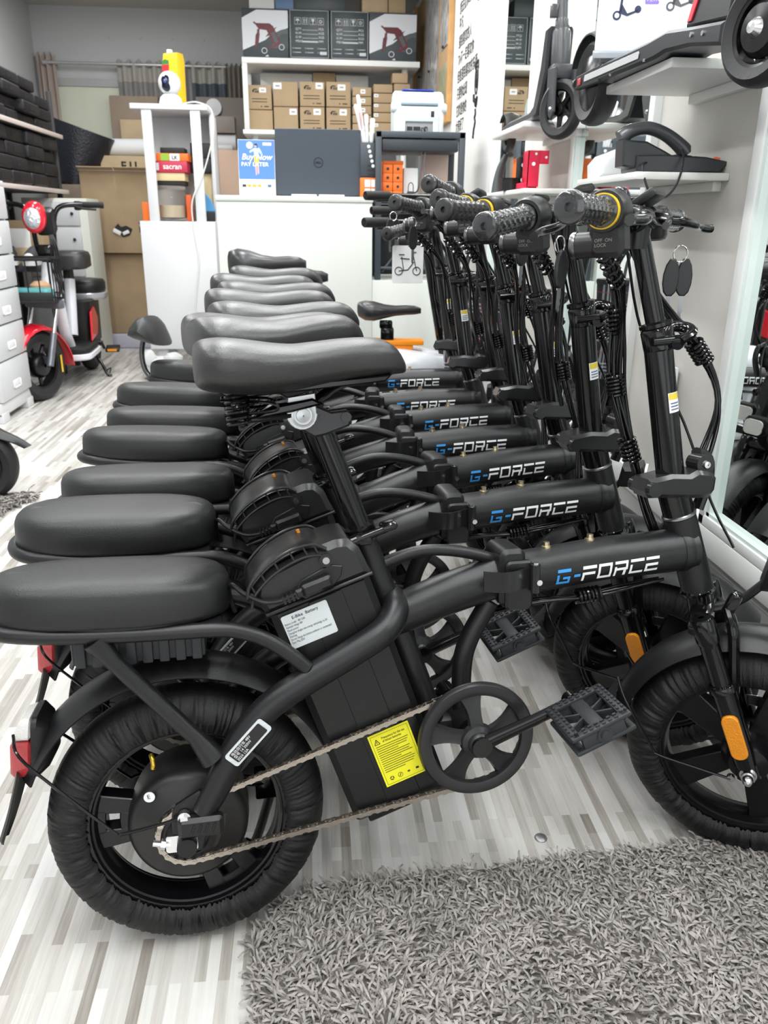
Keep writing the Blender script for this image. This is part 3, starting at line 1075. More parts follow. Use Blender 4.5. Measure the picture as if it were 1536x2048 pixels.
    cw.lathe([(0.066, -0.070), (0.0675, -0.076), (0.074, -0.0785), (0.083, -0.0775), (0.0858, -0.073), (0.0855, -0.068), (0.080, -0.066), (0.067, -0.066), (0.066, -0.070)], (0.41, 0, 0.295), (0, 1, 0), 72)
    for i in range(5):
        a = radians(93 + 72 * i)
        rg = []
        for k_ in range(8):
            t = k_ / 7
            r = 0.016 + 0.055 * t
            hw = 0.0125 - 0.003 * sin(pi * t) + 0.009 * t * t
            aa = a + 0.10 * t
            c_ = Vector((0.41 + r * cos(aa), 0, 0.295 + r * sin(aa)))
            tg = Vector((-sin(aa), 0, cos(aa)))
            n_ = -0.082 + 0.010 * t
            rg.append([c_ - tg * hw + Vector((0, n_ + 0.008, 0)), c_ - tg * hw * 0.8 + Vector((0, n_ + 0.001, 0)), c_ + Vector((0, n_ + 0.003, 0)), c_ + tg * hw * 0.8 + Vector((0, n_ + 0.001, 0)), c_ + tg * hw + Vector((0, n_ + 0.008, 0)), c_ + Vector((0, n_ + 0.014, 0))])
        cw.loft(rg)
    cw.lathe([(0.001, -0.098), (0.013, -0.097), (0.0165, -0.093), (0.0175, -0.088), (0.024, -0.084), (0.026, -0.074), (0.001, -0.066)], (0.41, 0, 0.295), (0, 1, 0), 36)
    cwo = cw.build('chain_guard_ring', mat('ring_plastic', (0.018, 0.018, 0.019), 0.33), root)
    for sg in (-1, 1):
        k = MB()
        d = Vector((0.127 * -sg, 0, 0.062 * -sg))
        c_ = Vector((0.41, sg * 0.096, 0.295))
        e_ = c_ + d + Vector((0, sg * 0.014, 0))
        P = [c_ + Vector((0, -sg * 0.004, 0)), c_ + d * 0.2, c_ + d * 0.55 + Vector((0, sg * 0.008, 0)), c_ + d * 0.9 + Vector((0, sg * 0.014, 0)), e_]
        k.tube(cr(P, 5), [0.012, 0.0115, 0.0112, 0.011, 0.0107, 0.0105, 0.0103, 0.010, 0.0098, 0.0096, 0.0094, 0.0092, 0.009, 0.009, 0.009, 0.0092, 0.0094, 0.0098, 0.0102, 0.0108, 0.0112], 12, flat=0.62)
        k.cyl(c_ + Vector((0, sg * 0.006, 0)), c_ - Vector((0, sg * 0.03, 0)), 0.0145, 20)
        k.cyl(e_ + Vector((0, sg * 0.006, 0)), e_ - Vector((0, sg * 0.008, 0)), 0.0125, 18)
        ko = k.build('crank_arm', GLOSS, root)
        # pedal
        pd = MB()
        Mp = Matrix.Rotation(-0.38 if sg < 0 else 0.1, 3, 'Y')
        ctr = e_ + Vector((0, sg * 0.056, 0))
        for zz in (-0.0105, 0.0105):
            for dx in (-0.036, 0.036):
                pd.box(ctr + Mp @ Vector((dx, 0, zz)), (0.014, 0.092, 0.006), Mp, 0.002)
            for dy in (-0.040, 0.040):
                pd.box(ctr + Mp @ Vector((0, dy, zz)), (0.082, 0.013, 0.006), Mp, 0.002)
        for dy in (-0.041, 0.041):
            pd.box(ctr + Mp @ Vector((0, dy, 0)), (0.062, 0.009, 0.020), Mp, 0.003)
        for dx in (-0.037, 0.037):
            pd.box(ctr + Mp @ Vector((dx, 0, 0)), (0.007, 0.050, 0.018), Mp, 0.002)
        pd.box(ctr + Mp @ Vector((0, 0, 0)), (0.022, 0.084, 0.021), Mp, 0.005)
        for q in (-1, 1):
            for r_ in (-1, 1):
                pd.box(ctr + Mp @ Vector((q * 0.022, r_ * 0.012, 0.004)), (0.03, 0.003, 0.012), Mp @ Matrix.Rotation(0.5 * q * r_, 3, 'Z'), 0.001)
        for i in range(9):
            for dx in (-0.0395, -0.0325, 0.0325, 0.0395):
                pd.box(ctr + Mp @ Vector((dx, -0.036 + 0.009 * i, 0.0142)), (0.0032, 0.0045, 0.003), Mp)
        for i in range(6):
            for dy in (-0.043, -0.0365, 0.0365, 0.043):
                pd.box(ctr + Mp @ Vector((-0.022 + 0.009 * i, dy, 0.0142)), (0.0045, 0.0032, 0.003), Mp)
        pd.cyl(e_, ctr + Vector((0, sg * 0.05, 0)), 0.006, 12)
        pd.cyl(ctr + Vector((0, sg * 0.040, 0)), ctr + Vector((0, sg * 0.0475, 0)), 0.0105, 18)
        pd.build('pedal', PLAST2, root)
    # ---------------- rear fender, flap, tail light, stay wire
    fd = MB()
    fender(fd, (0, 0, 0.200), 0.236, 22, 158, 0.044, 0.020)
    fdo = fd.build('rear_fender', PAINT, root, smooth=60)
    flap(MB(), [(-0.214, 0.296), (-0.224, 0.262), (-0.236, 0.225), (-0.252, 0.182)], 0.043, 0.030, 0.0035).build('mud_flap', RUBBER, fdo)
    wi = MB()
    for sg in (-1, 1):
        wi.tube(cr([(-0.217, sg * 0.030, 0.352), (-0.206, sg * 0.055, 0.332), (-0.16, sg * 0.066, 0.285), (-0.094, sg * 0.074, 0.219), (-0.084, sg * 0.075, 0.2155), (-0.04, sg * 0.082, 0.226), (-0.001, sg * 0.088, 0.2375)], 5), 0.0022, 8)
    wi.build('fender_stay', GLOSS, fdo)
    tlb = MB()
    tlb.loft([[Vector((x + dx * (z - 0.318), y * k_, 0.318 + (z - 0.318) * k_)) for y, z in rrect(-0.036, 0.036, 0.274, 0.362, 0.014)] for x, k_, dx in ((-0.184, 0.35, 0), (-0.192, 0.75, 0.05), (-0.205, 1.0, 0.08), (-0.212, 1.0, 0.08))])
    tlb.xform(Matrix.Translation((0.016, 0, 0.012)))
    tlo = tlb.build('tail_light', PLAST, root)
    for nm, z0, z1, mm in (('red_lens', 0.276, 0.328, REDL), ('clear_lens', 0.329, 0.360, CLEARL)):
        lz = MB()
        lz.prism(rrect(-0.034, 0.034, z0, z1, 0.008), 0, 0.030, lambda u, v, d: Vector((-0.212 + 0.08 * (v - 0.318) - d * (1 - 0.45 * max(0, (v - 0.325) / 0.036)), u * (1 - 0.30 * d / 0.03), v - 0.10 * d)), bev=0.005)
        lz.xform(Matrix.Translation((0.016, 0, 0.012)))
        lz.build(nm, mm, tlo)
    # ---------------- kick stand on the far side
    ks = MB()
    ks.box((0.12, 0.085, 0.175), (0.05, 0.02, 0.05), None, 0.004)
    ks.cyl((0.05, 0.078, 0.19), (0.12, 0.085, 0.175), 0.009)
    ks.tube(cr([(0.125, 0.09, 0.18), (0.115, 0.115, 0.12), (0.09, 0.150, 0.027), (0.075, 0.165, 0.020)], 5), 0.008, 12)
    ks.build('kick_stand', GLOSS, root)
    # ---------------- folding stem
    stp = [Vector((0.733, 0, 0.655)), Vector((0.699, 0, 0.865)), Vector((0.655, 0, 1.035))]
    cs = MB()
    dlo = (stp[1] - stp[0]).normalized()
    dup_ = (stp[2] - stp[1]).normalized()
    cs.cyl(stp[0] - dlo * 0.015, stp[1], 0.0205, 26)
    cs.cyl(h0 + hd * 0.130, h0 + hd * 0.178, 0.0235, 24)
    cso = cs.build('folding_stem', GLOSS, root)
    ringm = MB()
    ringm.lathe([(0.0245, 0), (0.0255, 0.001), (0.0255, 0.004), (0.0235, 0.0055)], h0 + hd * 0.1255, hd, 32)
    ringm.build('headset_ring', mat('dull_steel', (0.35, 0.35, 0.36), 0.3, metal=1.0), cso)
    jb = MB()
    Mj = Matrix.Rotation(0.10, 3, 'Y')
    jc = Vector((0.742, 0, 0.642))
    jb.prism([(-0.060, -0.016), (-0.052, -0.026), (-0.030, -0.024), (0.020, -0.022), (0.046, -0.020), (0.054, -0.008), (0.054, 0.010), (0.044, 0.019), (0.020, 0.020), (0.008, 0.013), (-0.02, 0.012), (-0.040, 0.006), (-0.056, 0.002)], -0.029, 0.029,
             lambda u, v, d: jc + Mj @ Vector((u, d * (1 - 0.12 * abs(u) / 0.06), v)), bev=0.006)
    jb.cyl(jc + Mj @ Vector((-0.048, -0.033, -0.012)), jc + Mj @ Vector((-0.048, 0.033, -0.012)), 0.011, 16)
    jb.cyl(jc + Mj @ Vector((0.040, -0.012, 0.028)), jc + Mj @ Vector((0.040, 0.02, 0.028)), 0.0145, 20)
    jb.tube(cr([jc + Vector((0.040, 0.012, 0.040)), jc + Vector((0.062, 0.016, 0.030)), jc + Vector((0.066, 0.018, -0.005)), jc + Vector((0.052, 0.018, -0.05))], 5), 0.0075, 10, flat=1.4)
    jb.build('stem_joint', mat('joint_alloy', (0.014, 0.014, 0.015), 0.24), cso)
    jn = MB()
    jn.lathe([(0.001, -0.0175), (0.005, -0.0165), (0.0065, -0.012)], jc + Mj @ Vector((0.040, 0, 0.028)), (0, 1, 0), 16)
    jn.cyl(jc + Mj @ Vector((0.040, -0.005, 0.012)), jc + Mj @ Vector((0.040, -0.005, 0.018)), 0.0085, 14)
    jn.build('screw', CHROME, cso)
    us = MB()
    us.cyl(stp[1] - dup_ * 0.05, stp[2] - dup_ * 0.005, 0.0138, 24)
    us.build('telescopic_tube', GLOSS, cso)
    cc = MB()
    q = stp[1]
    cc.lathe([(0.0215, -0.030), (0.0232, -0.028), (0.0232, -0.002), (0.021, 0.002), (0.0235, 0.004), (0.0235, 0.009), (0.0145, 0.011)], q, dup_, 28)
    cc.cyl(q + Vector((-0.018, -0.022, -0.018)), q + Vector((0.030, -0.026, -0.014)), 0.0065, 12)
    cc.cyl(q + Vector((0.018, -0.030, -0.020)), q + Vector((0.018, 0.012, -0.014)), 0.010, 14)
    cc.tube(cr([q + Vector((0.020, -0.028, -0.018)), q + Vector((0.042, -0.02, -0.008)), q + Vector((0.050, 0.0, 0.0)), q + Vector((0.040, 0.018, 0.004)), q + Vector((0.010, 0.028, 0.004))], 5), 0.0065, 10, flat=1.5)
    cc.build('clamp_lever', GLOSS, cso)
    # yellow and white sticker wrapped on the stem
    lc = stp[0].lerp(stp[1], 0.50)
    lbm = MB()
    hdir = dlo
    sdir = Vector((hdir.z, 0, -hdir.x))
    for (v0, v1, mi_) in ((-0.0145, 0.0145, 0), (0.0045, 0.0135, 1), (-0.002, 0.0, 2), (-0.0065, -0.0045, 2), (-0.011, -0.009, 2)):
        R = 0.0208 + 0.0003 * (mi_ > 0)
        t0, t1 = (-0.05, 0.95) if mi_ == 0 else ((0.0, 0.9) if mi_ == 1 else (0.08, 0.82))
        rgs = [[lc + hdir * v + sdir * (R * sin(t0 + (t1 - t0) * i / 8 - 0.1)) - Vector((0, R * cos(t0 + (t1 - t0) * i / 8 - 0.1), 0)) for i in range(9)] for v in (v0, v1)]
        lbm.loft(rgs, closed=False, cap0=False, cap1=False, mi=mi_)
    so_ = lbm.build('stem_sticker', [WHITE, mat('sticker_yellow', (0.75, 0.55, 0.05), 0.4), mat('print_grey', (0.12, 0.14, 0.25), 0.6)], cso, smooth=60)
    so_['label'] = 'yellow and white sticker'
    # ---------------- fork, front wheel, front fender (turned to the right)
    fk = MB()
    top = Vector((0.800, 0, 0.440))
    axl = Vector((WB, 0, RW))
    fk.cyl((0.790, 0, 0.475), (0.800, 0, 0.430), 0.018, 20)
    fk.lathe([(0.024, 0), (0.026, 0.006), (0.022, 0.012)], (0.7925, 0, 0.462), hd, 24)
    fk.box((0.803, 0, 0.436), (0.036, 0.155, 0.026), None, 0.009)
    ld_ = (axl - Vector((0.806, 0, 0.446))).normalized()
    for sg in (-1, 1):
        a = Vector((0.806, sg * 0.066, 0.446))
        fk.lathe([(0.004, -0.008), (0.015, -0.008), (0.0175, -0.004), (0.0175, 0.03), (0.0155, 0.036), (0.0148, 0.04), (0.0148, 0.105), (0.0185, 0.106), (0.0205, 0.109), (0.0205, 0.117), (0.018, 0.119), (0.0175, 0.225), (0.016, 0.252), (0.006, 0.262)], a, ld_, 24)
        fk.prism([(0.872, 0.225), (0.905, 0.222), (0.918, 0.19), (0.905, 0.172), (0.885, 0.18)], sg * 0.060, sg * 0.069, SN, bev=0.002)
    fk.tube(cr([(0.838, -0.030, 0.455), (0.850, -0.050, 0.430), (0.856, -0.052, 0.385), (0.862, -0.052, 0.33), (0.862, -0.055, 0.30)], 5), 0.0085, 10, flat=1.5)
    fk.box((0.842, -0.030, 0.462), (0.018, 0.022, 0.050), Matrix.Rotation(0.3, 3, 'Y'), 0.006)
    fk.xform(STEER)
    fko = fk.build('front_fork', GLOSS, root)
    for sg in (-1, 1):
        rf = MB()
        c_ = Vector((0.806, sg * 0.066, 0.446)) + ld_ * 0.190 + Vector((0, sg * 0.0175, 0))
        Mf = basis(c_, (-ld_.z * -1, 0, ld_.x * -1) if False else (0.93, 0, 0.35), (-ld_.x, 0, -ld_.z))
        rf.prism(rrect(-0.0125, 0.0125, -0.039, 0.039, 0.012, 7), -0.003, 0.005, lambda u, v, d: Mf @ Vector((u, v, d * sg * -1)), bev=0.0015)
        rf.xform(STEER)
        rf.build('amber_reflector', AMBER, fko)
        nt = MB()
        nt.lathe([(0.0001, 0.094), (0.005, 0.0925), (0.008, 0.088), (0.0085, 0.079), (0.0105, 0.079), (0.0105, 0.071), (0.013, 0.071), (0.013, 0.068)], (WB, 0, RW), (0, sg, 0), 18)
        nt.cyl((0.875, sg * 0.069, 0.184), (0.875, sg * 0.077, 0.184), 0.006, 12)
        nt.xform(STEER)
        nt.build('axle_nut', CHROME, fko)
    C1 = STEER @ Matrix.Translation((WB, 0, RW)) @ Matrix.Rotation(radians(20), 4, 'Y')
    w2 = rim(MB(), False).xform(C1).build('front_wheel', RIM, root)
    tyre_cover(MB(), seed=3).xform(C1).build('tyre_cover', CLOTH, w2, smooth=80)
    stitch_ring(MB()).xform(C1).build('cover_stitching', STITCH, w2)
    ds = MB()
    for i in range(24):
        patch(ds, 0.050, 0.070, 15 * i, 15 * i + 15, 0.050, 0.052, k=2)
    for i in range(6):
        patch(ds, 0.02, 0.051, 60 * i - 8, 60 * i + 8, 0.050, 0.052, 60 * i + 14, 60 * i + 24, k=2)
    ds.xform(C1)
    ds.build('brake_disc', mat('brake_disc_steel', (0.25, 0.25, 0.26), 0.35, metal=1.0), w2)
    ff = MB()
    fender(ff, (WB, 0, 0.196), 0.222, 40, 170, 0.044, 0.020)
    ff.xform(STEER)
    ffo = ff.build('front_fender', PAINT, root, smooth=60)
    flap(MB(), [(0.688, 0.262), (0.672, 0.236), (0.648, 0.196), (0.634, 0.168)], 0.043, 0.034, 0.0035).xform(STEER).build('mud_flap', RUBBER, ffo)
    wi = MB()
    for sg in (-1, 1):
        wi.tube(cr([(0.688, sg * 0.042, 0.308), (0.705, sg * 0.055, 0.275), (0.752, sg * 0.066, 0.205), (0.765, sg * 0.068, 0.193), (0.82, sg * 0.072, 0.188), (0.875, sg * 0.076, 0.184)], 5), 0.0022, 8)
    wi.xform(STEER)
    wi.build('fender_stay', GLOSS, ffo)
    # caliper bracket and headlamp at the fork crown
    hl = MB()
    hl.tube(cr([(0.82, 0.0, 0.44), (0.855, 0.0, 0.46), (0.885, 0.0, 0.495)], 4), 0.006, 10, flat=2.2)
    hl.prism([(0.878, 0.490), (0.925, 0.492), (0.935, 0.512), (0.925, 0.538), (0.886, 0.535)], -0.030, 0.030, SN, bev=0.008)
    hl.xform(STEER)
    hlo = hl.build('headlamp', PLAST, root)
    MB().prism(rrect(-0.024, 0.024, 0.495, 0.533, 0.012), 0, 0.005, lambda u, v, d: Vector((0.930 + d, u, v))).xform(STEER).build('lamp_lens', CLEARL, hlo)
    return root


def make_cables(root, full):
    cb = MB()
    def bundle(path, n_, spread, r=0.0027, seed=1):
        rnd = random.Random(seed)
        base = cr(path, 5)
        for i in range(n_):
            a = 2 * pi * i / n_
            ph = rnd.uniform(0, 6)
            P = []
            for j, p in enumerate(base):
                k_ = 1 + 0.6 * sin(ph + j * 0.45)
                P.append(p + Vector((cos(a) * spread * k_, sin(a) * spread * k_, 0.3 * sin(a) * spread)))
            cb.tube(P, r, 7)
    dsh = 0.0 if full else 0.022
    A = [(0.645 + dsh, 0.06, 0.985), (0.672 + dsh, 0.075, 0.90), (0.672 + dsh, 0.070, 0.80), (0.685 + dsh, 0.060, 0.72), (0.712 + dsh, 0.050, 0.63), (0.737, 0.035, 0.55)]
    B = [(0.655, 0.03, 1.005), (0.725, 0.05, 0.915), (0.808, 0.06, 0.83), (0.845, 0.06, 0.755), (0.825, 0.05, 0.68), (0.772, 0.03, 0.605)] if full else [(0.650, 0.03, 1.005), (0.710, 0.055, 0.915), (0.765, 0.065, 0.825), (0.792, 0.065, 0.745), (0.772, 0.05, 0.67), (0.745, 0.035, 0.60)]
    bundle(A, 6 if full else 3, 0.0055 if full else 0.004, seed=3)
    bundle(B, 5 if full else 3, 0.0055 if full else 0.004, seed=5)
    U = [(0.725, 0.0, 0.488), (0.66, -0.012, 0.484), (0.60, -0.016, 0.478), (0.54, -0.010, 0.473), (0.49, 0.0, 0.466), (0.43, 0.0, 0.455)]
    bundle(U, 4, 0.0045, seed=8)
    bundle([(0.655, 0.02, 0.99), (0.715, 0.07, 0.86), (0.80, 0.08, 0.72), (0.83, 0.04, 0.60), (0.85, 0.0, 0.53)], 1, 0.0, 0.0022)
    bundle([(0.56, -0.075, 0.99), (0.615, -0.035, 0.94), (0.655, 0.02, 0.90), (0.672, 0.050, 0.85), (0.680, 0.062, 0.78), (0.700, 0.056, 0.69)], 3, 0.004, seed=2)
    cbo = cb.build('cable_bundle', GLOSS, root, smooth=60)
    for path, i0 in ((A, 1.0), (A, 2.0), (A, 3.2), (B, 1.8), (U, 1.75)) if full else ((B, 1.8), (A, 2.4), (U, 1.75)):
        P = cr(path, 10)
        k_ = int(i0 * 10)
        wr_ = MB()
        wr_.tube(helix([P[k_], P[min(k_ + 4, len(P) - 1)]] if path is not U else [P[k_], P[k_ + 6]], 0.0125 if path is not U else 0.0095, 6, 12), 0.0029, 7)
        wr_.build('spiral_wrap', GLOSS, cbo)
    wr_ = MB()
    wr_.tube(helix([Vector((0.585, -0.055, 0.966)), Vector((0.63, -0.015, 0.925))], 0.010, 5, 12), 0.003, 7)
    wr_.build('spiral_wrap', GLOSS, cbo)
    return cbo


def make_handlebar(root, tint=True):
    # built about the top of the stem; turned per bike
    hb = MB()
    hb.tube(cr([(0.0, -0.245, 0.000), (0.0, -0.15, 0.0), (0.004, -0.06, -0.004), (0.006, 0, -0.006), (0.004, 0.06, -0.004), (0.0, 0.15, 0.0), (0.0, 0.245, 0.0)], 5), 0.0112, 16)
    hb.lathe([(0.0165, -0.030), (0.0185, -0.026), (0.0185, 0.026), (0.0165, 0.030)], (0.006, 0, -0.006), (0, 1, 0), 22)
    hb.tube([(0.006, 0, -0.008), (0.004, 0, -0.045)], [0.020, 0.0165], 18)
    ho = hb.build('handlebar', mat('satin_black_bar', (0.012, 0.012, 0.013), 0.2), root)
    for sg in (-1, 1):
        g = MB()
        na, nb = 56, 44
        rings = []
        for i in range(nb):
            y = 0.148 + 0.112 * i / (nb - 1)
            ring = []
            for j in range(na):
                a = 2 * pi * j / na
                d = max(0.0, sin(a * 7 + (pi if int((y - 0.148) / 0.008) % 2 else 0)) * sin(pi * ((y - 0.148) / 0.008 % 1)))
                r = 0.0160 + 0.0016 * d
                ring.append(Vector((r * cos(a), sg * y, r * sin(a))))
            rings.append(ring)
        g.loft(rings, True, False, False)
        g.lathe([(0.0158, 0.256), (0.0185, 0.258), (0.0190, 0.264), (0.0185, 0.2715), (0.0170, 0.273), (0.0052, 0.273), (0.0050, 0.268), (0.0001, 0.268)], (0, 0, 0), (0, sg, 0), 36)
        g.lathe([(0.0158, 0.152), (0.0195, 0.150), (0.0195, 0.145), (0.012, 0.143)], (0, 0, 0), (0, sg, 0), 36)
        go = g.build('grip', mat('grip_rubber', (0.020, 0.020, 0.020), 0.30, coat=0.35), ho, smooth=60)
        if sg < 0:
            t = MB()
            t.lathe([(0.0198, 0.1425), (0.0215, 0.1425), (0.0215, 0.148), (0.0198, 0.148), (0.0198, 0.1425)], (0, 0, 0), (0, -1, 0), 40)
            t.build('yellow_ring', YEL2, go)
            t = MB()
            t.lathe([(0.012, 0.100), (0.024, 0.101), (0.0275, 0.106), (0.0285, 0.118), (0.0275, 0.134), (0.0250, 0.1415), (0.020, 0.142)], (0, 0, 0), (0, -1, 0), 36)
            t.prism([(-0.020, -0.015), (0.024, -0.015), (0.025, -0.046), (0.018, -0.055), (-0.012, -0.055), (-0.020, -0.048)], -0.102, -0.139, lambda u, v, d: Vector((u, d, v)), bev=0.006)
            t.cyl((-0.040, -0.122, -0.038), (0.020, -0.122, -0.038), 0.0165, 24)
            t.cyl((0.004, -0.140, -0.026), (0.004, -0.137, -0.026), 0.003, 10)
            to = t.build('throttle_housing', mat('housing_plastic', (0.016, 0.016, 0.016), 0.36), ho)
            k = MB()
            k.lathe([(0.0001, 0.046), (0.011, 0.046), (0.0160, 0.0465), (0.0175, 0.044), (0.0175, 0.039)], (0, -0.122, -0.038), (-1, 0, 0), 24)
            k.build('lock_face', mat('dark_lock_metal', (0.18, 0.18, 0.19), 0.3, metal=1.0), to)
            text('OFF  ON\nLOCK', 0.0058, mat('lock_print', (0.30, 0.28, 0.25), 0.5), basis((-0.012, -0.1394, -0.036), (1, 0, 0), (0, 0, 1)), to, name='lock_lettering')
        else:
            t = MB()
            t.box((0.0, 0.125, -0.010), (0.034, 0.034, 0.046), None, 0.008)
            t.box((-0.018, 0.125, -0.006), (0.006, 0.020, 0.022), None, 0.002)
            t.build('switch_box', PLAST, ho)
        # brake clamp and lever
        b = MB()
        b.lathe([(0.0115, 0.070), (0.0165, 0.071), (0.0165, 0.091), (0.0115, 0.092)], (0, 0, 0), (0, sg, 0), 22)
        b.box((0.020, sg * 0.082, -0.004), (0.030, 0.026, 0.020), Matrix.Rotation(0.2, 3, 'Y'), 0.006)
        b.tube(cr([(0.018, sg * 0.076, -0.004), (0.034, sg * 0.060, -0.010), (0.036, sg * 0.036, -0.016)], 4), 0.0055, 10)
        b.build('brake_clamp', mat('polished_dark_alloy', (0.10, 0.10, 0.105), 0.18, metal=0.9), ho)
        b = MB()
        b.tube(cr([(0.028, sg * 0.085, -0.006), (0.046, sg * 0.105, -0.010), (0.053, sg * 0.150, -0.014), (0.050, sg * 0.200, -0.016), (0.056, sg * 0.232, -0.018), (0.060, sg * 0.244, -0.018)], 5), 0.0068, 12, flat=0.85)
        b.build('brake_lever', GLOSS, ho)
    d = MB()
    d.box((0.012, 0.035, 0.022), (0.036, 0.062, 0.014), Matrix.Rotation(-0.5, 3, 'Y'), 0.005)
    d.build('display', PLAST, ho)
    return ho


BK = make_bike()
BAR = make_handlebar(BK)
BIKES = [  # x, y, heading, lean, handlebar turn, tilt, raise, label
    (-0.1868, 0.9355, 0.106, 0.145, -0.74, -0.085, 0.0, 'black folding electric bike nearest the camera, yellow warning label in view on its battery'),
    (-0.236, 1.232, 0.109, 0.050, -0.80, -0.13, 0.0, 'second black folding electric bike from the camera in the row of seven'),
    (-0.219, 1.411, 0.150, 0.118, -0.90, -0.06, 0.0, 'third black folding electric bike from the camera, bare socket on its battery'),
    (-0.269, 1.701, -0.005, 0.116, -0.56, -0.01, 0.0, 'fourth black folding electric bike from the camera, middle one of the seven in the row'),
    (-0.263, 1.909, 0.025, 0.116, -0.52, 0.02, 0.028, 'fifth black folding electric bike from the camera, its handlebar the highest of the row'),
    (-0.312, 2.206, -0.108, 0.089, -0.47, 0.0, 0.0, 'sixth black folding electric bike from the camera, last but one of the row'),
    (-0.301, 2.576, -0.194, 0.11, -0.42, -0.22, -0.02, 'seventh black folding electric bike, farthest of the row, with a padded backrest at its tail'),
]


def bike_matrix(x, y, th, ln):
    e = Vector((cos(th), sin(th), 0))
    l0 = Vector((-sin(th), cos(th), 0))
    u0 = Vector((0, 0, 1))
    u = u0 * cos(ln) + l0 * sin(ln)
    l = l0 * cos(ln) - u0 * sin(ln)
    return Matrix(((e.x, l.x, u.x, x), (e.y, l.y, u.y, y), (e.z, l.z, u.z, 0), (0, 0, 0, 1)))


bikes = []
for i, (x, y, th, ln, ph, ti, ra, lab) in enumerate(BIKES):
    r = BK if i == 0 else dup(BK)
    r.rotation_mode = 'QUATERNION'
    M = bike_matrix(x, y, th, ln)
    r.location = M.translation
    r.rotation_quaternion = M.to_quaternion()
    r['label'] = lab
    r['group'] = 'row of black folding electric bikes'
    for c in r.children:
        if c.name.startswith('handlebar'):
            c.matrix_local = Matrix.Translation(HT + Vector((-0.24, 0, 0.96)) * ra) @ Matrix.Rotation(ph, 4, 'Z') @ Matrix.Rotation(-ti, 4, 'X')
        if c.name.startswith('handlebar') and i not in (0, 2, 3):
            for g in list(c.children):
                for y_ in list(g.children):
                    if y_.name.startswith('yellow_ring'):
                        bpy.data.objects.remove(y_)
        if i == 1 and c.name.startswith('saddle'):
            pv = Vector((0.19, 0, 0.76))
            c.matrix_local = Matrix.Translation(pv) @ Matrix.Rotation(0.20, 4, 'Z') @ Matrix.Translation(-pv)
        if i == 2 and c.name.startswith('battery'):
            for g in list(c.children):
                if g.name.startswith('charging_plug'):
                    bpy.data.objects.remove(g)
    bikes.append(r)
CAB = make_cables(bikes[0], True)
CAB2 = None
for i, r in enumerate(bikes[1:]):
    if CAB2 is None:
        CAB2 = make_cables(r, False)
    else:
        c = CAB2.copy()
        COL.objects.link(c)
        c.parent = r
        for ch in CAB2.children:
            d_ = ch.copy()
            COL.objects.link(d_)
            d_.parent = c
# clear wrapping film is still on the grips of the two nearest bikes
FILM_G = mat('wrapped_grip', (0.018, 0.019, 0.021), 0.14, coat=1.0, bump=0.6, bscale=110, bdist=0.004)
for r in bikes[:2]:
    for c in r.children:
        if c.name.startswith('handlebar'):
            for g in c.children:
                if g.name.startswith('grip'):
                    g.material_slots[0].link = 'OBJECT'
                    g.material_slots[0].material = FILM_G
# the third bike shows its bare socket
b3 = [c for c in bikes[2].children if c.name.startswith('battery')][0]
T = Vector((0.180, 0, 0.565))
BP = lambda w, u, d: T + Vector((0.321, 0, -0.947)) * u + Vector((0.947, 0, 0.321)) * w + Vector((0, d, 0))
s = MB()
s.prism([(-0.030, 0.030), (-0.018, 0.016), (0.026, 0.010), (0.042, 0.018), (0.036, 0.030), (0.020, 0.040), (-0.02, 0.042)], -0.0565, -0.0595, BP, bev=0.001)
s.prism(rrect(-0.018, 0.022, 0.016, 0.038, 0.004), -0.058, -0.0615, BP, bev=0.001)
s.prism(rrect(-0.013, 0.017, 0.019, 0.035, 0.003), -0.060, -0.0619, BP, 1)
for w in (-0.007, 0.002, 0.011):
    s.prism(rrect(w - 0.0012, w + 0.0012, 0.023 - 0.003 * (w == 0.002), 0.030 - 0.003 * (w == 0.002), 0.0005, 1), -0.060, -0.0622, BP, 0)
s.build('charging_socket', [PLAST, INK], b3)
# the seventh bike carries a backrest on a bent steel tube
bk7 = bikes[6]
br = MB()
br.tube(cr([(-0.18, -0.01, 0.503), (-0.245, -0.01, 0.497), (-0.285, -0.01, 0.525), (-0.298, -0.01, 0.58), (-0.288, -0.01, 0.64), (-0.275, -0.01, 0.675)], 6), 0.0085, 12)
br.xform(Matrix.Translation((0.032, 0, 0)))
bo = br.build('backrest', mat('dark_bent_steel', (0.10, 0.10, 0.105), 0.2, metal=0.8), bk7)
pad = MB()
rings = []
for k in range(9):
    t = -1 + k / 4
    w = math.sqrt(max(0.0, 1 - abs(t) ** 2.6)) * 0.95 + 0.05
    prof = [(-0.322, 0.640), (-0.314, 0.668), (-0.288, 0.698), (-0.262, 0.706), (-0.245, 0.686), (-0.226, 0.645), (-0.214, 0.612), (-0.230, 0.612), (-0.262, 0.620), (-0.300, 0.630)]
    cx, cz = -0.262, 0.655
    rings.append([Vector((cx + (p[0] - cx) * w, 0.115 * t - 0.01, cz + (p[1] - cz) * w)) for p in prof])
pad.loft(rings)
pad.xform(Matrix.Translation((0.032, 0, 0)))
pad.build('backrest_pad', LEATH2, bo, smooth=60)

# =================================================================== LEFT SIDE OF THE SHOP
def solid(name, label, cat, m, x0, x1, y0, y1, z0, z1, bev=0.004, group=None, parent=None):
    o = MB().bx(x0, x1, y0, y1, z0, z1, bev).build(name, m, parent)
    if label:
        tag(o, label, cat, group)
    return o


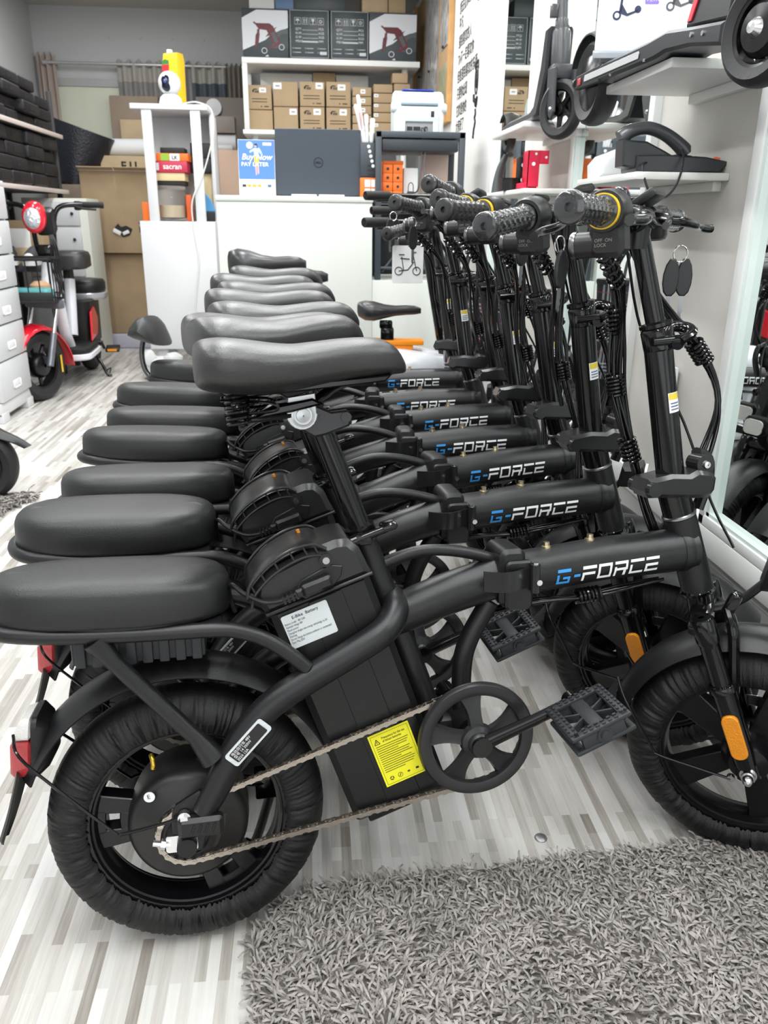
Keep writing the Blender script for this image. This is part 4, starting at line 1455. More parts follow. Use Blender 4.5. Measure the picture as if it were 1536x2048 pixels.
# ---- white plastic drawer tower in front
DRW = mat('white_drawer_plastic', (0.66, 0.66, 0.67), 0.45)
DRW2 = mat('white_drawer_front', (0.60, 0.61, 0.625), 0.42, bump=0.04, bscale=12)
t = thing('drawer_tower', 'tall white plastic drawer tower at the left edge, in front of the red scooter', 'drawers', (-1.78, 4.365, 0))
fr = MB()
fr.bx(-0.22, 0.20, -0.235, -0.222, 0.03, 1.16, 0.003).bx(-0.22, 0.20, 0.222, 0.235, 0.03, 1.16, 0.003).bx(-0.22, -0.205, -0.235, 0.235, 0.03, 1.16, 0.003)
fr.bx(-0.22, 0.215, -0.235, 0.235, 1.14, 1.165, 0.004)
for dy in (-0.19, 0.19):
    fr.bx(-0.2, 0.215, dy - 0.045, dy + 0.045, 0.0, 0.05, 0.004)
fr.bx(-0.22, 0.21, -0.235, 0.235, 0.035, 0.10, 0.004)
fr.build('casing', DRW, t)
zs = [0.10, 0.30, 0.475, 0.645, 0.81, 0.978, 1.14]
for a, b in zip(zs[:-1], zs[1:]):
    d = MB()
    d.bx(-0.19, 0.222, -0.22, 0.22, a + 0.004, b - 0.004, 0.006)
    do = d.build('drawer', DRW2, t)
    h = MB()
    h.bx(0.222, 0.229, -0.055, 0.055, a + 0.045, a + 0.052, 0.002).bx(0.222, 0.229, -0.055, -0.045, a + 0.045, a + 0.085, 0.002).bx(0.222, 0.229, 0.045, 0.055, a + 0.045, a + 0.085, 0.002).bx(0.222, 0.226, -0.05, 0.05, a + 0.05, a + 0.088, 0.0015)
    h.build('handle', mat('pale_handle', (0.78, 0.78, 0.79), 0.4), do)

# ---- second chest of drawers farther back
t = thing('drawer_chest', 'white chest of drawers with small dark knobs behind the red scooter', 'drawers', (-1.76, 6.25, 0))
c = MB()
c.bx(-0.22, 0.22, -0.13, 0.22, 0.0, 1.115, 0.005)
c.build('casing', mat('cream_cabinet', (0.66, 0.67, 0.60), 0.5), t)
for i in range(5):
    z = 0.25 + i * 0.17
    d = solid('drawer', None, None, DRW2, -0.205, 0.165, -0.15, -0.12, z + 0.005, z + 0.165, 0.005, parent=t)
    MB().lathe([(0.0001, -0.022), (0.009, -0.020), (0.011, -0.014), (0.005, -0.008), (0.005, 0)], (0.12, -0.15, z + 0.085), (0, 1, 0), 14).build('knob', INK, d)

# ---- shelves on the left wall with dark packages
PKG = mat('black_packaging', (0.010, 0.0095, 0.012), 0.5, var=0.4, vscale=9, bump=0.3, bscale=14, bdist=0.01)
EDGE = mat('pale_shelf_edge', (0.62, 0.54, 0.50), 0.5)
DGREY = mat('dark_shelf_steel', (0.05, 0.05, 0.055), 0.5)
t = thing('storage_rack', 'storage rack with pale shelf edges full of black packages, left wall', 'rack', (-2.05, 5.57, 0))
for z in (1.175, 1.541):
    q = MB()
    q.bx(-0.14, 0.285, -1.27, 0.92, z - 0.024, z, 0.003)
    so = q.build('shelf_board', mat('dark_board', (0.10, 0.09, 0.085), 0.6), t)
    MB().bx(0.285, 0.302, -1.27, 0.92, z - 0.026, z + 0.002, 0.003).build('edge_strip', EDGE, so)
for yy in (-1.25, 0.90):
    for xx in (-0.12, 0.24):
        MB().bx(xx - 0.016, xx + 0.016, yy - 0.016, yy + 0.016, 0, 1.82, 0.003).build('upright', DGREY, t)
rnd = random.Random(4)
for si, z0 in enumerate((1.175, 1.541)):
    for col in range(6):
        for row in range(4 if (si == 0 or col < 5) else 3):
            w = 0.334
            y = 4.55 + col * w
            hgt = 0.082 if si == 0 else 0.070
            o = MB()
            dx = rnd.uniform(-0.03, 0.02)
            o.box((0, 0, hgt / 2), (0.38, w - 0.008, hgt - 0.003), None, 0.014, seg=3)
            o.bx(0.185, 0.192, -0.05, 0.05, hgt * 0.3, hgt * 0.7)
            ob = o.build('package', PKG)
            ob.location = (-1.965 + dx, y, z0 + 0.001 + row * hgt)
            ob.rotation_euler = (0, 0, rnd.uniform(-0.02, 0.02))
            ob['label'] = 'black package stacked on the %s board of the left storage rack' % ('lower', 'upper')[si]
            ob['category'] = 'package'
            ob['group'] = 'black packages on the %s rack board' % ('lower', 'upper')[si]

# ---- rolled dark mat standing on the boxes' rear
MATC = mat('black_woven_sheet', (0.016, 0.017, 0.024), 0.33, bump=0.8, bscale=70, bdist=0.006)
mm = MB()
c0, c1 = Vector((-1.87, 7.22, 1.24)), Vector((-1.80, 7.22, 1.66))
rg = []
for k in range(9):
    f = k / 8
    c_ = c0.lerp(c1, f)
    rg.append([c_ + Vector(((0.13 + 0.115 * f + 0.012 * sin(3 * a + 2 * f)) * cos(a), 0.19 * sin(a), (-0.085 * cos(a)) * (0.3 + 0.7 * f))) for a in [2 * pi * i / 40 for i in range(40)]])
mm.loft(rg, cap1=True)
tag(mm.build('rolled_mat', MATC, smooth=50), 'big black woven roll leaning beside the left storage rack', 'mat')
tag(MB().bx(-2.06, -1.70, 7.02, 7.42, 0, 1.235, 0.01).build('carton', CARD3), 'tall dim support box added under the black woven roll', 'box')  # invented support so the roll does not float

# ---- brown cartons
def carton(name, label, m, x0, x1, y0, y1, z0, z1, tape=None, flaps=0, group=None, marks=()):
    t_ = thing(name, label, 'box', ((x0 + x1) / 2, (y0 + y1) / 2, z0), 0, group)
    w, d, h = x1 - x0, y1 - y0, z1 - z0
    b = MB()
    b.box((0, 0, h / 2), (w, d, h), None, 0.006)
    b.build('box_body', m, t_)
    if tape:
        q = MB()
        q.bx(-0.03, 0.03, -d / 2 - 0.001, d / 2 + 0.001, h - 0.06, h + 0.0012)
        q.build('tape', tape, t_)
    for k in range(flaps):
        f_ = MB()
        sg = (-1, 1)[k % 2]
        f_.box((sg * w * 0.25, -d / 2 - 0.03, h + 0.004), (w * 0.49, 0.10, 0.006), Matrix.Rotation(-0.25, 3, 'X'), 0.002)
        f_.build('flap', m, t_)
    if marks:
        ink = MB()
        for (u0, v0, u1, v1) in marks:
            ink.add([(u0 * w - w / 2, -d / 2 - 0.0012, v0 * h), (u1 * w - w / 2, -d / 2 - 0.0012, v0 * h), (u1 * w - w / 2, -d / 2 - 0.0012, v1 * h), (u0 * w - w / 2, -d / 2 - 0.0012, v1 * h)], [(0, 1, 2, 3)])
        ink.build('printed_mark', INK, t_, smooth=0)
    return t_


TAPE = mat('clear_brown_tape', (0.55, 0.40, 0.25), 0.25)
c1_ = carton('carton', 'large brown carton lowest in the stack beside the white shelf tower', CARD, -1.72, -1.20, 6.70, 7.05, 0.116, 0.727,
             marks=((0.86, 0.70, 0.99, 0.715), (0.88, 0.58, 0.99, 0.60), (0.88, 0.58, 0.90, 0.66), (0.90, 0.645, 0.97, 0.66)))
c2_ = carton('carton', 'large torn brown carton with a hole, on top of the lowest carton', CARD, -1.70, -1.18, 6.62, 7.0, 0.735, 1.325, flaps=2,
             marks=((0.78, 0.36, 0.95, 0.385), (0.80, 0.26, 0.95, 0.285), (0.78, 0.26, 0.80, 0.33), (0.80, 0.315, 0.90, 0.335)))
hole = MB()
hole.prism([(-0.06, 0.02), (-0.03, 0.055), (-0.01, 0.03), (0.03, 0.04), (0.075, 0.015), (0.05, -0.03), (0.0, -0.045), (-0.03, -0.01)], 0, -0.004, lambda u, v, d: Vector((0.02 + u, -0.191 + d, 0.16 + v)))
hole.build('torn_hole', INK, c2_)
hf = MB()
hf.box((-0.02, -0.20, 0.155), (0.06, 0.012, 0.03), Matrix.Rotation(0.5, 3, 'Y'), 0.003).box((0.045, -0.20, 0.15), (0.05, 0.012, 0.025), Matrix.Rotation(-0.4, 3, 'Y'), 0.003)
hf.build('torn_paper', PAPERW, c2_)
st = MB()
st.bx(-0.26, 0.26, -0.205, -0.19, 0.582, 0.60, 0.003)
st.build('edge_tape', mat('pinkish_tape', (0.72, 0.60, 0.56), 0.4), c2_)
tag(MB().bx(-1.75, -1.20, 6.68, 7.06, 0.0, 0.114, 0.015).build('foam_slab', mat('lilac_foam', (0.50, 0.49, 0.58), 0.6)), 'pale lilac foam slab under the large cartons', 'foam')
c3_ = carton('carton', 'brown carton with large printed letters under the white foam roll', CARD2, -1.66, -1.22, 7.16, 7.38, 0.9, 1.458)
text('E U', 0.085, INK, basis((-0.06, -0.1112, 0.455), (1, 0, 0), (0, 0, 1)), c3_, name='printed_mark', bold=0.003)
fo = MB()
fo.tube([(-1.66, 7.28, 1.525), (-1.22, 7.28, 1.53)], 0.065, 22)
tag(fo.build('foam_roll', mat('white_foam', (0.72, 0.73, 0.74), 0.7, bump=0.4, bscale=40)), 'white foam roll on the carton with large letters', 'foam')
c4_ = carton('carton', 'dim tall open carton against the window behind the foam roll', CARD3, -1.605, -1.215, 7.44, 7.58, 1.0, 1.925,
             marks=((0.22, 0.70, 0.40, 0.705), (0.22, 0.80, 0.40, 0.805), (0.22, 0.70, 0.225, 0.80), (0.395, 0.70, 0.40, 0.80), (0.27, 0.72, 0.29, 0.78), (0.33, 0.72, 0.36, 0.78)))
text('CHUN', 0.05, INK, basis((-0.03, -0.0712, 0.62), (1, 0, 0), (0, 0, 1)), c4_, name='printed_mark')
c5_ = carton('carton', 'brown carton leaning in front of the dim tall carton', CARD2, -1.525, -1.23, 7.385, 7.435, 1.46, 1.745)
solid('support_block', 'grey low support block added under the back cartons', 'cabinet', mat('dim_support', (0.22, 0.22, 0.22), 0.6), -1.66, -1.15, 7.435, 7.59, 0, 0.995)  # invented support that holds up the rear cartons
solid('carton', 'plain support box added, hidden low behind the torn carton', 'box', CARD3, -1.66, -1.2, 7.14, 7.40, 0, 0.895)  # invented hidden support for the carton with large letters
# cartons between tower and counter
solid('carton', 'pinkish brown carton right of the white shelf tower', 'box', mat('pink_cardboard', (0.47, 0.33, 0.25), 0.75), -0.70, -0.43, 6.6, 6.9, 0.6, 1.474)
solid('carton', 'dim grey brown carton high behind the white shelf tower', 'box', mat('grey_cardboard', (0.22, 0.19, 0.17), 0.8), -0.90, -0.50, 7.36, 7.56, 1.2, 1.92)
solid('support_block', 'low support block added under the dim grey brown carton', 'cabinet', mat('dim_support', (0.22, 0.22, 0.22), 0.6), -0.90, -0.50, 7.34, 7.58, 0, 1.195)  # added block to hold up the grey brown carton
solid('support_block', 'low white support block added under the pinkish brown carton', 'cabinet', WPAINT, -0.72, -0.42, 6.55, 7.1, 0, 0.595)  # added block to hold up the pinkish carton
o = MB()
o.tube([(-0.745, 6.98, 1.55), (-0.56, 6.98, 1.55)], 0.065, 18)
o.box((-0.66, 6.98, 1.51), (0.16, 0.15, 0.05), None, 0.02)
tag(o.build('plastic_bundle', mat('hazy_plastic', (0.52, 0.53, 0.54), 0.4, bump=0.5, bscale=30)), 'grey white plastic bundle above the pinkish carton', 'bundle')
solid('carton', 'small grey support box added on the plastic bundle, carrying the white tube', 'box', mat('grey_cardboard', (0.22, 0.19, 0.17), 0.8), -0.80, -0.56, 6.92, 7.06, 1.618, 1.735)  # put in to bring the white tube up to its height
o = MB()
o.lathe([(0.0001, 0.0), (0.055, 0.0), (0.06, 0.01), (0.06, 0.13), (0.0001, 0.135)], (-0.715, 7.05, 1.7955), (0, -1, 0), 20)
tag(o.build('white_tube', mat('grey_white_plastic', (0.45, 0.45, 0.46), 0.5)), 'round grey white tube lying on the small grey support box behind the tower', 'tube')
solid('carton', 'dim support box added under the plastic bundle behind the tower', 'box', CARD3, -0.83, -0.52, 6.92, 7.10, 0, 1.478)  # hidden support added beneath the bundle

# ---- red scooter
RB = thing('electric_scooter', 'red and white electric scooter with a front basket, behind the white drawer tower', 'scooter', (-1.535, 5.2, 0), radians(4))
# local frame: front towards -Y, width along X
tyr = mat('scooter_tyre', (0.018, 0.018, 0.019), 0.55, bump=0.3, bscale=80)


def small_wheel(parent, c, R, hw, ax, name='wheel', hub=0.06, marks=True):
    w = MB()
    prof = [(R * 0.66, -hw * 0.75), (R * 0.86, -hw), (R * 0.96, -hw * 0.72), (R, -hw * 0.25), (R, hw * 0.25), (R * 0.96, hw * 0.72), (R * 0.86, hw), (R * 0.66, hw * 0.75), (R * 0.66, -hw * 0.75)]
    w.lathe(prof, c, ax, 48)
    wo = w.build(name, tyr, parent)
    h = MB()
    h.lathe([(0.01, -hw * 1.1), (hub * 0.8, -hw * 0.9), (hub, -hw * 0.5), (hub, hw * 0.5), (hub * 0.8, hw * 0.9), (0.01, hw * 1.1)], c, ax, 28)
    h.lathe([(R * 0.60, -hw * 0.6), (R * 0.67, -hw * 0.7), (R * 0.67, hw * 0.7), (R * 0.60, hw * 0.6), (R * 0.60, -hw * 0.6)], c, ax, 40)
    A = Vector(ax).normalized()
    u = A.orthogonal().normalized()
    v = A.cross(u)
    for i in range(5):
        a = 2 * pi * i / 5 + 0.3
        d = u * cos(a) + v * sin(a)
        tg = A.cross(d)
        c_ = Vector(c)
        h.tube([c_ + d * hub * 0.7, c_ + d * R * 0.62], [0.014, 0.010], 8)
    h.build('wheel_rim', RIM, wo)
    return wo


wx = Vector((cos(0.45), -sin(0.45), 0))
fw_ = small_wheel(RB, (-0.055, -0.48, 0.20), 0.20, 0.048, wx, 'front_wheel', 0.07)
s = MB()
s.prism([(0.176, -0.012), (0.192, -0.012), (0.192, 0.05), (0.176, 0.05)], 0, 0.003, lambda u, v, d: Vector((-0.055, -0.48, 0.20)) + wx * (0.046 + d) + Vector((-sin(0.45), -cos(0.45), 0)) * (-u * 0.8) + Vector((0, 0, -v * 1.6 + 0.02)))
s.build('tyre_mark', YEL2, fw_)
fk = MB()
for sg in (-1, 1):
    b0 = Vector((-0.055, -0.48, 0.20)) + wx * (sg * 0.085)
    t0 = Vector((0.0, -0.36, 0.55)) + wx * (sg * 0.085)
    fk.tube([b0, b0.lerp(t0, 0.5)], 0.019, 14)
fk.box((0.0, -0.37, 0.53), (0.24, 0.05, 0.05), Matrix.Rotation(-0.45, 3, 'Z'), 0.012)
fk.build('front_fork', mat('grey_fork', (0.20, 0.21, 0.24), 0.3, metal=0.6), RB)
for sg in (-1, 1):
    sh = MB()
    b0 = Vector((-0.055, -0.48, 0.20)) + wx * (sg * 0.085)
    t0 = Vector((0.0, -0.36, 0.55)) + wx * (sg * 0.085)
    sh.tube([b0.lerp(t0, 0.48), b0.lerp(t0, 0.95)], 0.013, 12)
    sh.build('shock_tube', CHROME, RB)
ff = MB()
rings = []
dirf = Vector((-sin(0.45), -cos(0.45), 0))
for k in range(15):
    a = radians(-12 + 200 * k / 14)
    wd = 0.062 + 0.018 * (k / 14) ** 2
    R = 0.235 + 0.02 * max(0, (k - 11) / 3)
    base = Vector((-0.055, -0.48, 0.20))
    ring = []
    for q in (-1, -0.6, 0, 0.6, 1):
        ring.append(base + dirf * (R - 0.03 * abs(q) ** 2) * cos(a) + Vector((0, 0, (R - 0.03 * abs(q) ** 2) * sin(a))) + wx * (wd * q))
    for q in (1, 0.6, 0, -0.6, -1):
        ring.append(base + dirf * (R - 0.006 - 0.03 * abs(q) ** 2) * cos(a) + Vector((0, 0, (R - 0.006 - 0.03 * abs(q) ** 2) * sin(a))) + wx * (wd * q))
    rings.append(ring)
ff.loft(rings)
ff.build('front_fender', REDP, RB, smooth=60)
st = MB()
st.tube(cr([(0.0, -0.34, 0.52), (0.01, -0.29, 0.62), (0.02, -0.25, 0.74)], 4), [0.045] * 5 + [0.036] * 4, 18)
st.tube(cr([(0.015, -0.27, 0.68), (0.03, -0.18, 0.55), (0.03, -0.10, 0.36), (0.03, 0.0, 0.24)], 5), 0.034, 16)
st.tube(cr([(0.02, 0.16, 0.28), (0.02, 0.22, 0.46), (0.02, 0.26, 0.62)], 4), 0.034, 16)
st.build('white_tube_frame', mat('white_gloss_frame', (0.74, 0.75, 0.80), 0.25), RB)
sc = MB()
for sg in (-1, 1):
    sc.tube(cr([(0.02, -0.25, 0.72), (0.02 + sg * 0.045, -0.255, 0.82), (0.02 + sg * 0.055, -0.26, 0.93), (0.02 + sg * 0.075, -0.25, 1.02), (0.02 + sg * 0.12, -0.235, 1.055), (0.02 + sg * 0.22, -0.22, 1.06)], 5), 0.014, 12)
sc.box((0.02, -0.255, 0.80), (0.10, 0.05, 0.09), None, 0.015)
hb_ = sc.build('handlebar', GLOSS, RB)
for sg in (-1, 1):
    g = MB()
    g.lathe([(0.014, 0.19), (0.017, 0.20), (0.0165, 0.31), (0.019, 0.318), (0.017, 0.33), (0.0001, 0.332)], (0.02, -0.22, 1.06), (sg, 0.1, 0.0), 20)
    g.box((0.02 + sg * 0.19, -0.215, 1.055), (0.035, 0.035, 0.05), None, 0.008)
    g.tube(cr([(0.02 + sg * 0.18, -0.24, 1.05), (0.02 + sg * 0.22, -0.275, 1.04), (0.02 + sg * 0.30, -0.27, 1.035)], 4), 0.006, 8)
    g.build('grip', RUBBER, hb_)
hs = MB()
rg = []
for f, w, h in ((0, 0.045, 0.060), (0.02, 0.058, 0.080), (0.06, 0.062, 0.086), (0.12, 0.055, 0.075), (0.17, 0.04, 0.05), (0.19, 0.02, 0.02)):
    rg.append([Vector((0.0 + w * cos(a), -0.40 + f, 0.985 + h * sin(a) + 0.02 * f / 0.19)) for a in [2 * pi * i / 28 for i in range(28)]])
hs.loft(rg)
hso = hs.build('headlamp_shell', REDP, RB, smooth=60)
MB().lathe([(0.0001, 0.012), (0.025, 0.010), (0.042, 0.002), (0.046, -0.006)], (0, -0.402, 0.985), (0, -1, 0), 28).mapv(lambda p: Vector((p.x, p.y, 0.985 + (p.z - 0.985) * 1.25))).build('lamp_lens', mat('faceted_lens', (0.62, 0.64, 0.68), 0.08, metal=0.6, bump=1.0, bscale=60, bdist=0.01), hso)
dp = MB()
dp.box((0.04, -0.27, 0.97), (0.10, 0.10, 0.14), Matrix.Rotation(0.3, 3, 'X'), 0.02)
dp.build('dash_panel', PLAST, RB)
bk = MB()
x0, x1, y0, y1, z0, z1 = -0.20, 0.10, -0.60, -0.36, 0.56, 0.78
for zz, e in ((z1, 0.008), (z0, 0.007), (z0 + 0.03, 0.004)):
    bk.tube([(x0, y0, zz), (x1, y0, zz), (x1, y1, zz), (x0, y1, zz)], e, 8, closed=True)
for i in range(6):
    x = x0 + (x1 - x0) * i / 5
    bk.cyl((x, y0, z0), (x, y0, z1), 0.0035, 8)
    bk.cyl((x, y1, z0), (x, y1, z1), 0.0035, 8)
for i in range(1, 4):
    y = y0 + (y1 - y0) * i / 4
    bk.cyl((x0, y, z0), (x0, y, z1), 0.0035, 8)
    bk.cyl((x1, y, z0), (x1, y, z1), 0.0035, 8)
bk.bx(x0, x1, y0, y1, z0 - 0.008, z0, 0.003)
bk.bx(x0, x1, y0 - 0.004, y0 + 0.004, z0 - 0.01, z0 + 0.05, 0.002)
bk.build('basket', PLAST, RB)
fb = MB()
fb.loft([[Vector((0.03 + x, y, z)) for x, y in rrect(-0.135 * k, 0.135 * k, -0.14 * k, 0.30 * k, 0.08)] for z, k in ((0.20, 0.95), (0.225, 1.0), (0.235, 0.98))])
fbo = fb.build('floor_board', RUBBER, RB)
MB().loft([[Vector((0.03 + x, y, z)) for x, y in rrect(-0.145 * k, 0.145 * k, -0.15 * k, 0.31 * k, 0.085)] for z, k in ((0.165, 0.94), (0.175, 1.0), (0.198, 1.0), (0.202, 0.97))]).build('white_rim', mat('white_gloss_frame', (0.74, 0.75, 0.80), 0.25), fbo)
s1 = MB()
s1.loft([[Vector((0.03 + x, 0.26 + y, z)) for x, y in rrect(-0.12 * k, 0.12 * k, -0.14 * k, 0.15 * k, 0.07)] for z, k in ((0.685, 0.8), (0.70, 1.0), (0.76, 1.0), (0.785, 0.93), (0.795, 0.75))])
s1.cyl((0.03, 0.26, 0.6), (0.03, 0.26, 0.69), 0.02, 14)
s1.build('front_seat', LEATH, RB, smooth=60)
s2 = MB()
s2.loft([[Vector((0.05 + x, 0.56 + y, z)) for x, y in rrect(-0.13 * k, 0.13 * k, -0.15 * k, 0.15 * k, 0.11)] for z, k in ((0.52, 0.95), (0.535, 1.0), (0.58, 1.0), (0.60, 0.92), (0.605, 0.7))])
s2o = s2.build('rear_seat', LEATH2, RB, smooth=60)
MB().loft([[Vector((0.05 + x, 0.56 + y, z)) for x, y in rrect(-0.14 * k, 0.14 * k, -0.16 * k, 0.16 * k, 0.115)] for z, k in ((0.475, 0.93), (0.49, 1.0), (0.515, 1.0), (0.52, 0.97))]).build('silver_rim', mat('silver_trim', (0.62, 0.63, 0.66), 0.25, metal=0.5), s2o)
bd = MB()
bd.loft([[Vector((0.04 + x, y, z)) for x, y in rrect(-0.085, 0.085, 0.24, 0.62 + 0.1 * (z - 0.2), 0.05)] for z in (0.21, 0.30, 0.40, 0.48)])
bd.build('body_shell', PLAST, RB)
rp = MB()
rp.prism([(0.20, 0.24), (0.40, 0.26), (0.46, 0.36), (0.36, 0.44), (0.24, 0.42)], 0.122, 0.135, lambda u, v, d: Vector((d, u, v)), bev=0.004)
rp.build('side_panel', REDP, RB)
MB().prism([(0.20, 0.24), (0.40, 0.26), (0.46, 0.36), (0.36, 0.44), (0.24, 0.42)], -0.055, -0.043, lambda u, v, d: Vector((d, u, v)), bev=0.004).build('side_panel', REDP, RB)
small_wheel(RB, (0.04, 0.56, 0.20), 0.20, 0.048, (1, 0, 0), 'rear_wheel', 0.09)
pdl = MB()
pdl.cyl((0.16, 0.34, 0.21), (0.16, 0.42, 0.16), 0.009, 10)
pdl.cyl((0.10, 0.34, 0.21), (0.17, 0.34, 0.21), 0.012, 10)
pdl.box((0.215, 0.43, 0.155), (0.09, 0.075, 0.022), Matrix.Rotation(0.3, 3, 'X'), 0.004)
pdo = pdl.build('pedal', PLAST, RB)
MB().box((0.215, 0.389, 0.150), (0.06, 0.004, 0.016)).build('reflector', AMBER, pdo)
ks = MB()
ks.tube(cr([(0.09, 0.30, 0.17), (0.15, 0.27, 0.10), (0.20, 0.23, 0.012), (0.225, 0.23, 0.008)], 4), 0.010, 10)
ks.tube(cr([(0.185, 0.25, 0.035), (0.215, 0.27, 0.05), (0.21, 0.24, 0.02)], 4), 0.004, 6)
ks.build('kick_stand', GLOSS, RB)
cbm = MB()
for q in range(4):
    cbm.tube(cr([(0.05, -0.27, 0.95), (0.06 + 0.01 * q, -0.31, 0.85), (0.05 + 0.015 * q, -0.30, 0.72), (0.07, -0.27 + 0.02 * q, 0.60), (0.04, -0.33, 0.5)], 5), 0.0045, 6)
cbm.build('cable', PLAST, RB)
# things in the basket
o = MB()
o.box((0, 0, 0.03), (0.25, 0.11, 0.06), None, 0.02, seg=3)
o = o.build('teal_packet', mat('teal_plastic', (0.10, 0.36, 0.38), 0.4, bump=0.5, bscale=25))
o.location = (-1.55, 4.72, 0.564)
o.rotation_euler = (0, 0, -0.08)
o['label'] = 'teal packet lying in the basket of the red scooter'
o['category'] = 'packet'
o = MB()
o.lathe([(0.0001, 0), (0.05, 0), (0.055, 0.01), (0.055, 0.07), (0.03, 0.09), (0.0001, 0.092)], (0, 0, 0), (0, 0, 1), 20)
o = o.build('tin', mat('tan_tin', (0.55, 0.35, 0.2), 0.4))
o.location = (-1.52, 4.83, 0.563)
o['label'] = 'small tan tin in the scooter basket behind the teal packet'
o['category'] = 'tin'

# ---- clutter on a low bench behind the basket
tb = thing('work_bench', 'cluttered low bench behind the red scooter basket', 'bench', (-1.85, 5.72, 0))
MB().bx(-0.32, 0.22, -0.2, 0.22, 0.66, 0.70, 0.004).build('bench_top', DGREY, tb)
for sx in (-0.28, 0.18):
    for sy in (-0.16, 0.18):
        MB().bx(sx - 0.02, sx + 0.02, sy - 0.02, sy + 0.02, 0, 0.66, 0.003).build('leg', DGREY, tb)
carton('carton', 'small brown carton on the cluttered bench', CARD, -1.98, -1.74, 5.72, 5.92, 0.701, 0.97)
o = MB()
o.box((0, 0, 0.06), (0.14, 0.012, 0.12), None, 0.003)
o = o.build('paper_packet', PAPERW)
o.location = (-1.88, 5.68, 0.80)
solid('carton', 'tiny tan carton under the white packet on the bench', 'box', CARD2, -1.97, -1.80, 5.62, 5.70, 0.701, 0.799)
o['label'] = 'white paper packet leaning against the carton on the bench'
o['category'] = 'packet'
for i, (x, y, rz) in enumerate(((-1.92, 5.60, 0.25), (-1.78, 5.58, 0.1))):
    sho = thing('sneaker', ['dark sneaker with white toe, left one on the bench', 'dark sneaker with white toe, right one on the bench'][i], 'shoe', (x, y, 0.701), rz)
    up_ = MB()
    rg = []
    for f, w, h in ((-0.13, 0.02, 0.03), (-0.11, 0.036, 0.06), (-0.05, 0.04, 0.075), (0.03, 0.036, 0.095), (0.09, 0.034, 0.10), (0.125, 0.03, 0.09), (0.135, 0.012, 0.05)):
        rg.append([Vector((w * cos(a), f, 0.018 + h * 0.5 + h * 0.5 * sin(a))) for a in [2 * pi * j / 18 for j in range(18)]])
    up_.loft(rg)
    up_.build('upper', mat('dark_shoe_cloth', (0.05, 0.05, 0.06), 0.7), sho, smooth=60)
    MB().loft([[Vector((x_, y_, z)) for x_, y_ in rrect(-0.042, 0.042, -0.142, 0.138, 0.038)] for z in (0, 0.022)]).build('sole', WHITE, sho)
    MB().lathe([(0.0001, 0.03), (0.02, 0.026), (0.032, 0.012), (0.036, -0.004)], (0, -0.112, 0.042), (0, -1, 0.3), 16).build('toe_cap', WHITE, sho)
solid('wrapped_parcel', 'white and orange wrapped parcel high on the bench', 'parcel', mat('parcel_white', (0.6, 0.55, 0.52), 0.6, var=0.3, vscale=14), -2.10, -1.99, 5.66, 5.86, 0.701, 0.93, 0.02)

# ---- scooter whose tail wheel enters at the left edge
LS = thing('electric_scooter', 'black electric scooter cut by the left edge, only its tail wheel and fender in view', 'scooter', (-1.60, 2.94, 0))
small_wheel(LS, (0.375, 0, 0.138), 0.138, 0.036, (0, 1, 0), 'rear_wheel', 0.085)
fm = MB()
rings = []
for k in range(15):
    a = radians(20 + 110 * k / 14)
    ring = []
    R = 0.163 + (0.045 * ((4 - k) / 4) ** 1.4 if k < 4 else 0)
    for q in (-1, -0.5, 0, 0.5, 1):
        ring.append(Vector((0.375 + (R - 0.02 * q * q) * cos(a), 0.040 * q * (0.45 + 0.55 * min(1, k / 4)), 0.138 + (R - 0.02 * q * q) * sin(a))))
    for q in (1, 0.5, 0, -0.5, -1):
        ring.append(Vector((0.375 + (R - 0.005 - 0.02 * q * q) * cos(a), 0.038 * q * (0.45 + 0.55 * min(1, k / 4)), 0.138 + (R - 0.005 - 0.02 * q * q) * sin(a))))
    rings.append(ring)
fm.loft(rings)
fmo = fm.build('rear_fender', PLAST, LS, smooth=60)
MB().lathe([(0.008, 0), (0.013, 0.001), (0.013, 0.004), (0.008, 0.004)], (0.405, -0.038, 0.275), (0, -1, 0.2), 20).build('red_ring', REDP, fmo)
MB().box((0.40, 0, 0.302), (0.03, 0.045, 0.014), Matrix.Rotation(0.2, 3, 'Y'), 0.003).build('tail_light', REDL, fmo)
dk = MB()
dk.prism([(-0.45, 0.13), (0.18, 0.13), (0.27, 0.20), (0.27, 0.235), (0.15, 0.195), (-0.45, 0.195)], -0.085, 0.085, SN, bev=0.012)
dk.tube([(-0.42, 0, 0.16), (-0.60, 0, 0.32)], 0.035, 16)
dk.tube([(-0.52, 0, 0.24), (-0.40, 0, 1.08)], 0.022, 16)
dk.cyl((-0.40, -0.24, 1.09), (-0.40, 0.24, 1.09), 0.014, 14)
for sg in (-1, 1):
    dk.tube([(0.25, sg * 0.045, 0.21), (0.375, sg * 0.05, 0.138)], 0.014, 10)
dk.build('deck_frame', PLAST, LS)
small_wheel(LS, (-0.64, 0, 0.138), 0.138, 0.036, (0, 1, 0), 'front_wheel', 0.05)

